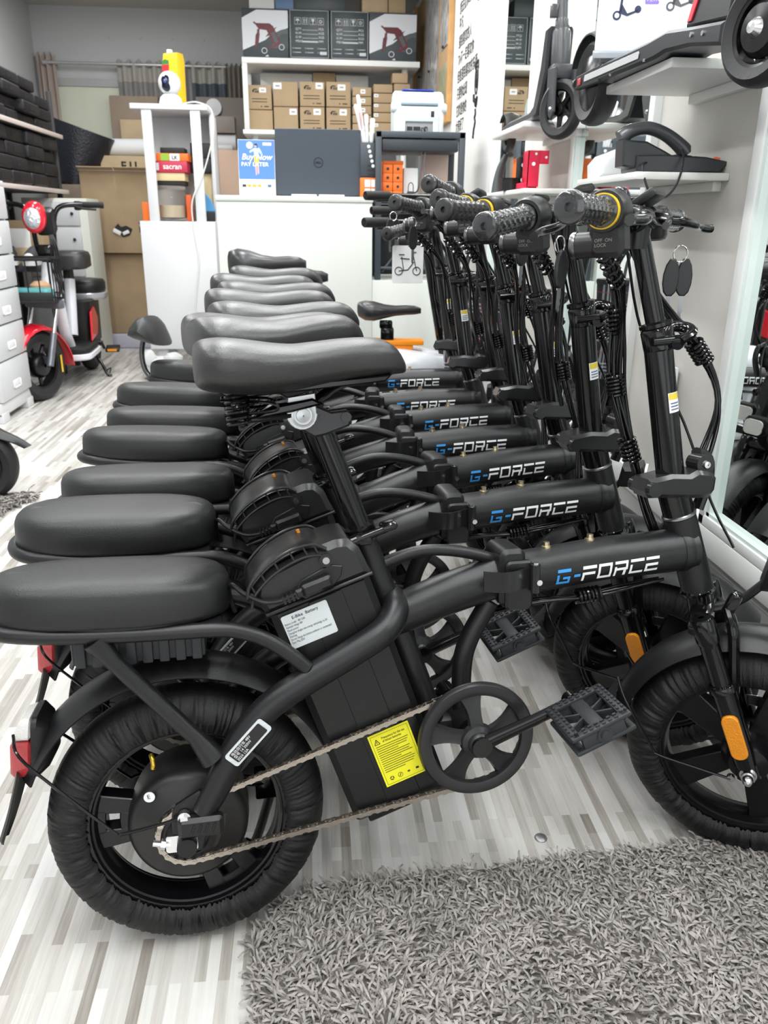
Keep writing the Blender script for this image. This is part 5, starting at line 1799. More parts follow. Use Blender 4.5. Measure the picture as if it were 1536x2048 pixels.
# =================================================================== BACK: CURTAINS, TOWER, COUNTER, SHELVES
def curtain(name, label, x0, x1, z0, z1, y, waves, amp, matf, mats, nx=None):
    nx = nx or waves * 8
    nz = 24
    mb = MB()
    for side in (0, 1):
        base = len(mb.v)
        for j in range(nz + 1):
            z = z1 + (z0 - z1) * j / nz
            for i in range(nx + 1):
                f = i / nx
                x = x0 + (x1 - x0) * f
                yy = y + amp * sin(2 * pi * waves * f) * (0.8 + 0.2 * sin(j * 0.4)) + 0.3 * amp * sin(2 * pi * waves * 0.37 * f + j * 0.15)
                zz = z + (0.02 * sin(2 * pi * waves * f) if j == 0 else 0)
                mb.v.append((x, yy + 0.006 * side, zz))
        for j in range(nz):
            for i in range(nx):
                q = base + j * (nx + 1) + i
                mb.f.append((q, q + 1, q + nx + 2, q + nx + 1) if side == 0 else (q, q + nx + 1, q + nx + 2, q + 1))
                mb.mi.append(matf(i / nx, j / nz))
    return tag(mb.build(name, mats, smooth=70, recalc=False), label, 'curtain')


CB = mat('beige_curtain', (0.40, 0.33, 0.29), 0.85)
CG = mat('grey_curtain', (0.235, 0.225, 0.22), 0.85)
CD = mat('slate_curtain', (0.085, 0.10, 0.12), 0.85)
CL = mat('pale_curtain_patch', (0.36, 0.34, 0.31), 0.85)
CT = mat('taupe_curtain', (0.225, 0.20, 0.175), 0.85)
curtain('curtain', 'beige curtain bunched at the left end of the rod', -2.165, -2.02, 1.0, 2.22, 7.52, 3, 0.022, lambda u, v: 0, [CB])  # curtain and rod coordinates baked after scaling about the camera
curtain('curtain', 'patchwork curtain of grey and dark slate squares behind the shelf tower', -1.535, -0.66, 1.0, 2.185, 7.51, 11, 0.024,
        lambda u, v: (1 if v < 0.09 else (0 if v < 0.3 else 1)) if u < 0.5 else ((3 if v < 0.09 else 2) if (u > 0.68 and v < 0.30) else (0 if v < 0.3 else (3 if int(u * 30) % 3 == 0 else 0))),
        [CG, CL, CD, CL])
curtain('curtain', 'taupe curtain hanging left of the white stock shelf', -0.655, -0.50, 0.9, 2.17, 7.47, 4, 0.02, lambda u, v: 0, [CT])
rd = MB()
rd.cyl((-2.08, 7.50, 2.160), (-0.49, 7.50, 2.160), 0.012, 14)
rd.lathe([(0.0001, 0), (0.02, 0.007), (0.02, 0.035), (0.012, 0.04)], (-2.12, 7.50, 2.160), (1, 0, 0), 16)
for x in (-2.03, -0.52):
    rd.bx(x - 0.008, x + 0.008, 7.50, 7.60, 2.152, 2.168)
tag(rd.build('curtain_rod', mat('pale_steel_rod', (0.50, 0.50, 0.50), 0.35, metal=0.5)), 'pale curtain rod across the back wall window', 'curtain rod')

# ---- white shelf tower
TW = mat('tower_white', (0.69, 0.70, 0.71), 0.4)
t = thing('shelf_tower', 'tall white shelf tower carrying a camera, closed white cabinet below its open shelf', 'shelf', (-0.835, 5.72, 0))
b = MB()
b.bx(-0.235, 0.228, -0.22, 0.23, 1.615, 1.645, 0.003)
b.build('top_board', TW, t)
for x0, x1 in ((-0.172, -0.112), (0.120, 0.180)):
    MB().bx(x0, x1, -0.21, -0.18, 0.975, 1.615, 0.003).build('post', TW, t)
b = MB()
b.bx(-0.235, 0.235, 0.205, 0.225, 0.975, 1.615, 0.002)
b.build('back_board', TW, t)
b = MB()
b.bx(0.212, 0.235, -0.02, 0.225, 0.975, 1.615, 0.002)
b.build('side_board', TW, t)
b = MB()
b.bx(-0.235, 0.235, -0.22, 0.225, 0.17, 0.975, 0.004)
b.build('cabinet', TW, t)
for sx in (-0.16, 0.19):
    for sy in (-0.16, 0.19):
        MB().bx(sx - 0.03, sx + 0.03, sy - 0.03, sy + 0.03, 0, 0.17, 0.002).build('leg', TW, t)
Z0 = 0.976
# goods on the shelf
t = thing('storage_jar', 'clear jar half filled with cream liquid on the tower shelf', 'jar', (-0.884, 5.66, Z0))
CL_ = mat('clear_jar_plastic', (0.92, 0.90, 0.86), 0.08, trans=0.95, ior=1.25)
j = MB()
j.lathe([(0.075, 0.0), (0.09, 0.006), (0.093, 0.02), (0.093, 0.17), (0.088, 0.185), (0.088, 0.20), (0.084, 0.20), (0.084, 0.185), (0.088, 0.17), (0.088, 0.022), (0.0001, 0.012)], (0, 0, 0), (0, 0, 1), 32)
j.build('jar_wall', CL_, t)
j = MB()
j.lathe([(0.0001, 0.013), (0.0865, 0.022), (0.0865, 0.095), (0.0001, 0.095)], (0, 0, 0), (0, 0, 1), 32)
j.build('liquid', mat('cream_liquid', (0.72, 0.62, 0.44), 0.4), t)
j = MB()
j.lathe([(0.094, 0.188), (0.094, 0.208), (0.09, 0.212), (0.0001, 0.213)], (0, 0, 0), (0, 0, 1), 32)
j.build('lid', CL_, t)
solid('tray', 'thin dark tray lying on the storage jar', 'tray', INK, -0.98, -0.785, 5.59, 5.75, 1.19, 1.215, 0.004)
o = solid('carton', 'cream box on the dark tray under the red box', 'box', mat('cream_box', (0.70, 0.55, 0.32), 0.6), -0.975, -0.78, 5.58, 5.76, 1.2155, 1.264)
t = thing('gift_box', 'red box with white lettering in the tower shelf stack', 'box', (-0.865, 5.66, 1.2645))
MB().bx(-0.105, 0.105, -0.09, 0.09, 0, 0.066, 0.004).build('box_body', mat('red_box', (0.50, 0.03, 0.07), 0.45), t)
text('sacran', 0.045, WHITE, basis((-0.045, -0.0912, 0.02), (1, 0, 0), (0, 0, 1)), t, name='lettering', bold=0.0006)
MB().bx(-0.09, -0.07, -0.0915, -0.089, 0.012, 0.055).build('silver_mark', LABEL, t)
t = thing('carton', 'orange box with green and white label topping the red box', 'box', (-0.850, 5.66, 1.331))
MB().bx(-0.10, 0.10, -0.085, 0.085, 0, 0.045, 0.004).build('box_body', ORANGE, t)
MB().bx(-0.07, -0.02, -0.0865, -0.084, 0.002, 0.042).build('green_label', mat('green_print', (0.25, 0.45, 0.04), 0.5), t)
MB().bx(-0.015, 0.045, -0.0865, -0.084, 0.002, 0.042).build('white_label', WHITE, t)
text('LK', 0.03, INK, basis((-0.002, -0.0872, 0.010), (1, 0, 0), (0, 0, 1)), t, bold=0.001)
solid('carton', 'flat black box lying on the orange labelled box', 'box', INK, -0.925, -0.775, 5.60, 5.74, 1.3765, 1.41)
solid('carton', 'cream carton stack behind the right tower post', 'box', mat('cream_carton', (0.62, 0.50, 0.29), 0.65), -0.74, -0.61, 5.74, 5.90, Z0, 1.27)
o = MB()
o.bx(-0.765, -0.625, 5.71, 5.90, 1.271, 1.36, 0.01)
o.bx(-0.755, -0.625, 5.72, 5.90, 1.36, 1.45, 0.008)
tag(o.build('black_pouch', mat('black_soft_pouch', (0.022, 0.024, 0.028), 0.55)), 'black soft pouch on the cream carton stack, right in the tower', 'pouch')
o = MB()
o.prism([(-0.055, 0), (0.06, 0), (0.035, 0.07), (-0.01, 0.125), (-0.04, 0.13)], -0.02, 0.02, lambda u, v, d: Vector((u, d, v)), bev=0.004)
o = o.build('blue_pouch', mat('blue_pouch_cloth', (0.08, 0.28, 0.55), 0.6))
o.location = (-0.665, 5.62, Z0 + 0.06)
tag(o, 'blue triangular pouch at the right of the tower shelf', 'pouch')
o.data.transform(Matrix.Translation((0, 0, 0)))
solid('carton', 'tiny dark box under the blue pouch', 'box', INK, -0.72, -0.61, 5.60, 5.65, Z0, Z0 + 0.059)
solid('carton', 'orange box at the left end of the tower shelf', 'box', ORANGE, -1.058, -1.012, 5.56, 5.74, Z0, 1.087)
solid('carton', 'orange box standing between the jar and the right tower post', 'box', mat('deep_orange', (0.62, 0.10, 0.02), 0.5), -0.787, -0.752, 5.60, 5.70, Z0, 1.135)
# camera, juice carton and lead
t = thing('security_camera', 'round white security camera with a black face on the shelf tower', 'camera', (-0.838, 5.61, 1.6455))
j = MB()
j.lathe([(0.064, 0), (0.070, 0.004), (0.070, 0.02), (0.062, 0.045), (0.045, 0.062), (0.0001, 0.066)], (0, 0, 0), (0, 0, 1), 36)
j.build('base', TW, t)
j = MB()
j.lathe([(0.0001, -0.068)] + [(0.068 * sin(radians(a)), -0.068 * cos(radians(a))) for a in range(12, 180, 12)] + [(0.0001, 0.068)], (0, 0, 0.125), (0, 0, 1), 36)
hd_ = j.build('head', TW, t)
fc = MB()
rg = []
for r_, off in ((1.0, 0.0), (1.0, 0.0015), (0.85, 0.0025), (0.4, 0.003)):
    rg.append([])
    for p in rrect(-0.026 * r_, 0.026 * r_, -0.045 * r_, 0.045 * r_, 0.025 * r_, 6):
        x_, z_ = p
        yy = -math.sqrt(max(0, 0.068 ** 2 - x_ * x_ - z_ * z_)) - off
        rg[-1].append(Vector((x_, yy, z_)))
fc.loft(rg, cap0=False)
fc.xform(Matrix.Translation((0, 0, 0.125)) @ Matrix.Rotation(-0.25, 4, 'Z') @ Matrix.Rotation(0.12, 4, 'X'))
fo_ = fc.build('black_face', mat('glossy_black_face', (0.012, 0.014, 0.03), 0.06), hd_, smooth=60)
ln = MB()
ln.lathe([(0.0001, -0.0745), (0.006, -0.0738), (0.010, -0.069)], (0, 0, 0.012), (0, 1, 0), 20)
ln.xform(Matrix.Translation((0, 0, 0.125)) @ Matrix.Rotation(-0.25, 4, 'Z') @ Matrix.Rotation(0.12, 4, 'X'))
ln.build('lens', mat('blue_lens', (0.08, 0.12, 0.4), 0.05), fo_)
t = thing('juice_carton', 'yellow juice carton with white cap behind the security camera', 'carton', (-0.835, 5.79, 1.6455), radians(-25))
j = MB()
j.loft([[Vector((x * k + (0.006 if z > 0.27 else 0), y * k2, z)) for x, y in rrect(-0.052, 0.052, -0.045, 0.045, 0.004, 2)] for z, k, k2 in ((0, 1, 1), (0.275, 1, 1), (0.315, 0.99, 0.72))])
j.build('carton_body', mat('juice_yellow', (0.86, 0.55, 0.02), 0.4), t)
MB().lathe([(0.018, 0), (0.018, 0.022), (0.016, 0.025), (0.0001, 0.025)], (-0.015, -0.005, 0.313), (0, 0, 1), 20).build('cap', WHITE, t)
j = MB()
j.prism([(-0.050, 0.19), (-0.035, 0.16), (-0.005, 0.19), (0.0, 0.25), (-0.050, 0.25)], -0.0452, -0.0458, lambda u, v, d: Vector((u, d, v)))
j.build('red_fruit_print', mat('red_print', (0.65, 0.03, 0.05), 0.5), t)
j = MB()
j.prism([(-0.050, 0.252), (0.0, 0.252), (0.0, 0.272), (-0.03, 0.28), (-0.050, 0.27)], -0.0452, -0.0458, lambda u, v, d: Vector((u, d, v)))
j.prism([(0.01, 0.05), (0.04, 0.05), (0.04, 0.12), (0.02, 0.13)], -0.0452, -0.0458, lambda u, v, d: Vector((u, d, v)))
j.build('green_print', mat('leaf_print', (0.05, 0.25, 0.05), 0.5), t)
text('JUICE', 0.018, WHITE, basis((-0.048, -0.0462, 0.215), (1, 0, 0), (0, 0, 1)), t, bold=0.0006) if False else None
o = MB()
o.tube(cr([(-0.79, 5.60, 1.650), (-0.72, 5.56, 1.662), (-0.66, 5.52, 1.658), (-0.585, 5.49, 1.62), (-0.573, 5.48, 1.52), (-0.60, 5.48, 1.40), (-0.66, 5.485, 1.24), (-0.73, 5.485, 1.10), (-0.735, 5.49, 0.95), (-0.715, 5.49, 0.75), (-0.735, 5.49, 0.60), (-0.76, 5.49, 0.42), (-0.77, 5.48, 0.10), (-0.76, 5.45, 0.006)], 6), 0.0045, 8)
tag(o.build('power_lead', mat('pale_lead', (0.72, 0.72, 0.70), 0.5)), 'pale power lead running from the camera down the tower cabinet', 'cable')
o = MB()
o.box((0, 0, 0.07), (0.26, 0.16, 0.14), None, 0.05, seg=3)
for k in range(6):
    o.box((0.09 * sin(k * 2.1), -0.04 + 0.03 * cos(k), 0.10 + 0.02 * (k % 3)), (0.10, 0.08, 0.09), Matrix.Rotation(k, 3, 'Z') @ Matrix.Rotation(0.4 * k, 3, 'X'), 0.02)
o = o.build('plastic_bag', mat('milky_plastic_bag', (0.62, 0.64, 0.64), 0.25, bump=0.9, bscale=20, bdist=0.01))
o.location = (-0.98, 5.38, 0)
o['label'] = 'milky plastic bag marked 02 on the floor by the tower leg'
o['category'] = 'bag'
text('02', 0.075, BLUE, basis((-0.02, -0.105, 0.05), (1, 0, 0), (0, 0, 1)), o, name='print', bold=0.001)
carton('carton', 'small brown carton on the floor behind the backrest bike', CARD2, -0.78, -0.60, 4.15, 4.40, 0, 0.12)

# ---- counter
CT_ = mat('counter_white', (0.62, 0.64, 0.60), 0.38, bump=0.03, bscale=8)
t = thing('counter', 'white shop counter with a lower right part, laptop on top', 'counter', (-0.063, 4.455, 0), s=(0.9, 0.9, 0.99))  # counter and its goods scaled about the camera, locations baked
b = MB()
b.bx(-0.42, 0.41, -0.35, 0.35, 0, 1.085, 0.004)
b.build('cabinet', CT_, t)
MB().bx(-0.425, 0.415, -0.358, 0.36, 1.085, 1.112, 0.008).build('counter_top', CT_, t)
b = MB()
b.bx(0.41, 1.10, -0.34, 0.35, 0, 0.72, 0.004)
b.build('low_cabinet', CT_, t)
CZ = 1.1012
t = thing('laptop', 'dark grey laptop seen from behind its lid, on the counter', 'laptop', (0.0495, 4.284, CZ), s=0.9)
b = MB()
b.prism(rrect(-0.229, 0.229, 0.008, 0.335, 0.008), -0.004, 0.006, lambda u, v, d: Vector((u, -0.02 - 0.0 + d - (v - 0.008) * 0.12, v)), bev=0.002)
lo = b.build('lid', mat('laptop_grey', (0.055, 0.068, 0.085), 0.5, bump=0.1, bscale=600), t)
bcast = lambda u, v, d: Vector((u, -0.0245 - (v - 0.008) * 0.12 - d, v))
r = MB()
for i in range(28):
    a, a2 = 2 * pi * i / 28, 2 * pi * (i + 1) / 28
    r.prism([(0.0225 * cos(a), 0.172 + 0.0225 * sin(a)), (0.0225 * cos(a2), 0.172 + 0.0225 * sin(a2)), (0.0255 * cos(a2), 0.172 + 0.0255 * sin(a2)), (0.0255 * cos(a), 0.172 + 0.0255 * sin(a))], 0, 0.0012, bcast)
r.build('round_emblem', mat('dark_emblem', (0.015, 0.016, 0.02), 0.2), lo)
text('DELL', 0.0155, mat('dark_emblem', (0.015, 0.016, 0.02), 0.2), basis(bcast(0, 0.1665, 0.0008), (1, 0, 0), (0, -0.12, 1)), lo, name='emblem_lettering', align='CENTER', bold=0.0004)
b = MB()
b.bx(-0.229, 0.229, -0.02, 0.25, 0, 0.014, 0.004)
b.build('base', mat('laptop_grey', (0.06, 0.07, 0.085), 0.5), t)
hg = MB()
hg.bx(-0.15, -0.012, -0.026, -0.014, 0.001, 0.013, 0.002).bx(0.0, 0.14, -0.026, -0.014, 0.001, 0.013, 0.002)
hg.build('hinge_strip', WHITE, t)

t = thing('flyer_stand', 'standing flyer with blue top, buy now pay later, left of the laptop', 'flyer', (-0.2475, 4.23, CZ), s=0.9)
b = MB()
b.prism([(-0.097, 0.0), (0.097, 0.0), (0.097, 0.28), (-0.097, 0.28)], 0, 0.004, lambda u, v, d: Vector((u, d + v * 0.10, v)))
b.bx(-0.09, 0.09, 0.0, 0.07, 0, 0.004)
b.bx(-0.01, 0.01, 0.05, 0.054, 0, 0.2)
po = b.build('board', PAPERW, t)
FL = lambda u, v, d: Vector((u, v * 0.10 - 0.001 - d, v))
q = MB()
q.prism([(-0.095, 0.085), (0.095, 0.085), (0.095, 0.278), (-0.095, 0.278)], 0, 0.0006, FL)
q.build('blue_print', mat('flyer_blue', (0.07, 0.20, 0.62), 0.4), po)
FM = basis(FL(0, 0, 0.0030), (1, 0, 0), (0, 0.10, 1))
text('Buy Now', 0.042, WHITE, FM @ Matrix.Translation((-0.080, 0.182, 0)), po, name='lettering', shear=0.25, bold=0.0007)
text('PAY LATER', 0.028, WHITE, FM @ Matrix.Translation((-0.082, 0.150, 0)), po, name='lettering', bold=0.0004, sx=1.05)
text('PAY ON INSTALLMENT', 0.013, mat('grey_print', (0.25, 0.25, 0.27), 0.6), FM @ Matrix.Translation((-0.080, 0.066, 0)), po, name='lettering')
q = MB()
cols = [INK, mat('print_mustard', (0.45, 0.36, 0.05), 0.6), LABEL, mat('print_navy', (0.06, 0.14, 0.2), 0.6)]
for i, mi_ in enumerate((0, 1, 1, 1, 2, 3)):
    q.prism([(-0.080 + 0.027 * i, 0.045), (-0.060 + 0.027 * i, 0.045), (-0.060 + 0.027 * i, 0.058), (-0.080 + 0.027 * i, 0.058)], 0, 0.0006, FL, mi_)
q.build('colour_swatches', cols, po, smooth=0)
q = MB()
q.prism(circ(-0.035, 0.252, 0.017, 20), 0.0007, 0.0012, FL, 0)
q.prism(rrect(0.035, 0.08, 0.252, 0.266, 0.002), 0.0007, 0.0012, FL, 0)
# printed figure: head, hair, blue top, yellow skirt, legs
q.prism(circ(-0.003, 0.250, 0.007, 12), 0.0007, 0.0012, FL, 1)
q.prism([(-0.012, 0.258), (0.004, 0.262), (0.008, 0.245), (0.006, 0.232), (0.003, 0.25), (-0.008, 0.252)], 0.0013, 0.0015, FL, 3)
q.prism([(-0.014, 0.238), (0.016, 0.240), (0.030, 0.216), (0.022, 0.208), (0.012, 0.222), (0.011, 0.20), (-0.012, 0.20), (-0.014, 0.224), (-0.036, 0.214), (-0.036, 0.224)], 0.0007, 0.0012, FL, 2)
q.prism([(-0.012, 0.20), (0.011, 0.20), (0.013, 0.165), (-0.013, 0.165)], 0.0013, 0.0016, FL, 4)
q.prism([(-0.010, 0.165), (-0.001, 0.165), (0.0, 0.105), (-0.006, 0.105)], 0.0013, 0.0016, FL, 1)
q.prism([(0.001, 0.165), (0.010, 0.165), (0.012, 0.112), (0.005, 0.110)], 0.0013, 0.0016, FL, 1)
q.build('printed_figure', [WHITE, mat('print_skin', (0.65, 0.40, 0.30), 0.6), mat('print_pale_blue', (0.45, 0.62, 0.72), 0.6), INK, YEL2], po, smooth=0)

t = thing('pen_holder', 'dark perforated pen holder right of the laptop', 'pen holder', (0.2925, 4.266, CZ), s=0.9)
solid('carton', 'orange and white pack left under the pen holder', 'box', ORANGE, 0.283, 0.36, 4.66, 4.78, CZ, CZ + 0.095) if False else None
MB().bx(-0.045, 0.045, -0.045, 0.045, 0, 0.10, 0.003).build('box_base', ORANGE, t)
q = MB()
for i in range(2):
    for k in range(2):
        q.bx(-0.02 + 0.035 * i, 0.01 + 0.035 * i, -0.0465, -0.044, 0.008 + 0.045 * k, 0.045 + 0.045 * k)
q.build('white_label', WHITE, t)
q = MB()
q.bx(-0.045, 0.045, -0.045, 0.045, 0.105, 0.275, 0.003)
ph = q.build('holder_body', GREYB, t)
q = MB()
for i in range(5):
    q.cyl((0.0 + 0.006 * i, -0.0455, 0.255 - 0.024 * i), (0.0 + 0.006 * i, -0.047, 0.255 - 0.024 * i), 0.0085, 12)
q.build('hole', WHITE, ph)
q = MB()
for i in range(3):
    q.bx(-0.005, 0.03, -0.0465, -0.044, 0.155 - 0.022 * i, 0.165 - 0.022 * i)
q.build('slot', INK, ph)
pcol = [WHITE, WHITE, mat('pink_pen', (0.6, 0.3, 0.3), 0.5), WHITE, PAPERW]
pl = ['white marker leaning furthest left in the pen holder', 'tall white marker sticking high out of the pen holder', 'pinkish pen in the left of the pen holder', 'short white marker in the middle of the pen holder', 'white folded sheet in the right of the pen holder']
for i, (dx, tilt, ln_, r_) in enumerate(((-0.028, -0.22, 0.19, 0.008), (-0.018, -0.16, 0.235, 0.009), (-0.034, -0.08, 0.15, 0.006), (-0.004, -0.05, 0.14, 0.010), (0.018, 0.05, 0.12, 0.012))):
    o = MB()
    o.lathe([(r_ * 0.6, 0), (r_, 0.01), (r_, ln_ - 0.05), (r_ * 1.15, ln_ - 0.048), (r_ * 1.15, ln_ - 0.006), (r_ * 0.6, ln_)], (0, 0, 0), (0, 0, 1), 14, cap0=True, cap1=True)
    o = o.build('marker_pen', pcol[i])
    o.location = (0.2925 + dx * 0.9, 4.262 + 0.009 * (i % 2), CZ + 0.2485)
    o.scale = (0.9, 0.9, 0.9)
    o.rotation_euler = (0, tilt, 0)
    o['label'] = pl[i]
    o['category'] = 'pen'

# black steel rack with the label printer
t = thing('printer_rack', 'charcoal metal rack on the low counter, label printer on top', 'rack', (0.54, 4.347, 0.7135), s=(0.9, 0.9, 0.949))
for dx in (-0.225, 0.225):
    for dy in (-0.17, 0.17):
        MB().bx(dx - 0.016, dx + 0.016, dy - 0.016, dy + 0.016, 0, 0.72, 0.002).build('leg', GREYB, t)
b = MB()
b.bx(-0.24, 0.24, -0.186, 0.186, 0.69, 0.72, 0.003)
b.build('top_board', GREYB, t)
b = MB()
b.bx(-0.205, 0.205, -0.176, 0.15, 0.63, 0.685, 0.004)
b.build('drawer', mat('dark_drawer', (0.025, 0.03, 0.036), 0.45), t)
b = MB()
b.bx(-0.225, 0.225, -0.17, 0.17, 0.385, 0.40, 0.002)
b.build('lower_board', GREYB, t)
b = MB()
b.bx(-0.225, 0.12, 0.15, 0.165, 0.01, 0.38, 0.002)
b.build('back_panel', mat('dark_rack_panel', (0.018, 0.020, 0.024), 0.5), t)
b = MB()
b.cyl((-0.2, -0.16, 0.04), (0.1, 0.14, 0.36), 0.006, 8)
b.cyl((-0.22, -0.165, 0.06), (0.22, -0.165, 0.06), 0.008, 8)
b.build('brace', GREYB, t)
RZ = 1.3968
t = thing('label_printer', 'white label printer with blue top window on the charcoal rack', 'printer', (0.54, 4.356, RZ + 0.0005), s=0.9)
PW = mat('printer_white', (0.62, 0.68, 0.70), 0.35)
b = MB()
prof = [(-0.095, 0.0), (0.095, 0.0), (0.10, 0.10), (0.085, 0.165), (0.05, 0.205), (0.0, 0.215), (-0.055, 0.205), (-0.09, 0.165), (-0.095, 0.10)]
b.prism(prof, -0.135, 0.135, lambda u, v, d: Vector((d, u, v)), bev=0.012)
b.build('shell', PW, t)
b = MB()
b.bx(-0.105, 0.105, -0.112, -0.09, 0.055, 0.13, 0.006).bx(-0.105, -0.075, -0.112, -0.08, 0.0, 0.06, 0.004).bx(0.075, 0.105, -0.112, -0.08, 0.0, 0.06, 0.004)
b.build('rear_panel', PW, t)
for sx in (-1, 1):
    MB().lathe([(0.0001, 0.152), (0.02, 0.15), (0.026, 0.14), (0.026, 0.12)], (0, -0.075, 0.125), (sx, 0, 0), 20).build('hinge_cap', PW, t)
MB().bx(-0.09, 0.085, -0.06, 0.06, 0.2100, 0.2175, 0.003).build('blue_window', mat('printer_blue', (0.02, 0.05, 0.35), 0.2), t)
MB().bx(-0.10, 0.10, -0.1145, -0.09, 0.134, 0.147, 0.002).build('paper_slot', mat('slot_grey', (0.20, 0.27, 0.32), 0.4), t)
b = MB()
b.bx(0.062, 0.080, -0.1145, -0.110, 0.078, 0.108, 0.002)
b.build('power_switch', INK, t)
b = MB()
b.bx(-0.074, 0.074, -0.098, -0.09, 0.003, 0.052, 0.002)
pp = b.build('socket_panel', mat('socket_grey', (0.30, 0.31, 0.32), 0.5), t)
b = MB()
b.bx(-0.065, -0.035, -0.100, -0.096, 0.012, 0.032).bx(-0.03, 0.008, -0.100, -0.096, 0.012, 0.032).bx(0.012, 0.025, -0.108, -0.096, 0.010, 0.028, 0.003).bx(0.028, 0.046, -0.110, -0.096, 0.012, 0.032, 0.003)
b.build('socket', INK, pp)
b = MB()
for dx, l in ((0.018, -0.10), (0.038, -0.12)):
    b.tube(cr([(dx, -0.108, 0.02), (dx, -0.145, -0.01), (dx - 0.006, -0.160, -0.06), (dx - 0.012, -0.158, l - 0.06), (dx - 0.02 + 0.03 * (dx > 0.03), -0.15, l - 0.18), (dx - 0.03 + 0.04 * (dx > 0.03), -0.05, -0.30)], 5), 0.0042, 8)
    b.lathe([(0.006, 0), (0.010, 0.008), (0.010, 0.03), (0.006, 0.036)], (dx - 0.006, -0.160, -0.075 - 0.02 * (dx > 0.03)), (0, 0, 1), 12)
b.build('cord', mat('grey_cord', (0.12, 0.12, 0.13), 0.5), t)
# goods on the lower board of the rack
RL = 1.0936
for c_ in range(2):
    for r_ in range(4):
        o = thing('small_carton', 'small orange carton with a round hole in the two columns on the rack', 'box', (0.389 + 0.0504 * c_, 4.284, RL + 0.0402 * r_), 0, 'small orange cartons on the rack', s=0.9)
        MB().bx(-0.0265, 0.0265, -0.04, 0.06, 0.0, 0.044, 0.002).build('box_body', ORANGE, o)
        MB().cyl((0, -0.0395, 0.022), (0, -0.0412, 0.022), 0.0075, 16).build('round_hole', INK, o)
t = thing('lock_carton', 'white carton with a printed padlock beside the orange cartons', 'box', (0.5085, 4.32, RL), s=0.9)
MB().bx(-0.04, 0.04, -0.03, 0.03, 0, 0.165, 0.003).build('box_body', PAPERW, t)
b = MB()
b.prism(rrect(-0.020, 0.022, 0.012, 0.045, 0.005), -0.0302, -0.031, lambda u, v, d: Vector((u, d, v)))
b.tube([(0.014 * cos(a) + 0.001, -0.031, 0.068 + 0.022 * sin(a)) for a in [pi * i / 12 for i in range(13)]], 0.0022, 6)
b.cyl((-0.013, -0.031, 0.045), (-0.013, -0.031, 0.068), 0.0022, 6)
b.cyl((0.015, -0.031, 0.045), (0.015, -0.031, 0.068), 0.0022, 6)
b.build('padlock_print', mat('padlock_grey', (0.06, 0.06, 0.065), 0.5), t)
solid('carton', 'pale pinkish carton at the back of the rack', 'box', mat('pale_pink_box', (0.66, 0.50, 0.43), 0.6), 0.576, 0.711, 4.392, 4.482, RL, 1.325)
solid('flat_carton', 'flat orange carton lying above the two orange columns', 'box', ORANGE, 0.366, 0.468, 4.266, 4.356, RL + 0.1612, RL + 0.178, 0.003)

# ---- stock shelf against the back wall
t = thing('stock_shelf', 'white open stock shelf full of brown boxes behind the counter', 'shelf', (0.18, 6.683, 0))  # shelf and box numbers come from scaling the layout about the camera
b = MB()
b.bx(-0.632, 0.632, -0.24, 0.226, 2.027, 2.064, 0.003)
b.build('top_board', WPAINT, t)
b = MB()
b.bx(-0.645, 0.645, -0.24, 0.226, 1.572, 1.602, 0.003)
b.build('shelf_board', WPAINT, t)
b = MB()
b.bx(-0.645, 0.645, -0.226, 0.226, 0.987, 1.013, 0.003)
b.build('lower_board', WPAINT, t)
b = MB()
b.bx(-0.632, -0.595, -0.24, -0.20, 1.602, 2.027, 0.003)
b.build('side_post', WPAINT, t)
b = MB()
b.bx(-0.632, -0.595, 0.186, 0.226, 1.602, 2.027, 0.003)
b.build('side_post', WPAINT, t)
for x in (0.535, -0.565):
    for y in (-0.13, 0.2):
        b = MB()
        b.cyl((x, y, 0), (x, y, 1.572), 0.022, 14)
        if x > 0:
            b.cyl((x, y, 1.602), (x, y, 2.027), 0.022, 14)
        b.build('round_post', WPAINT, t)


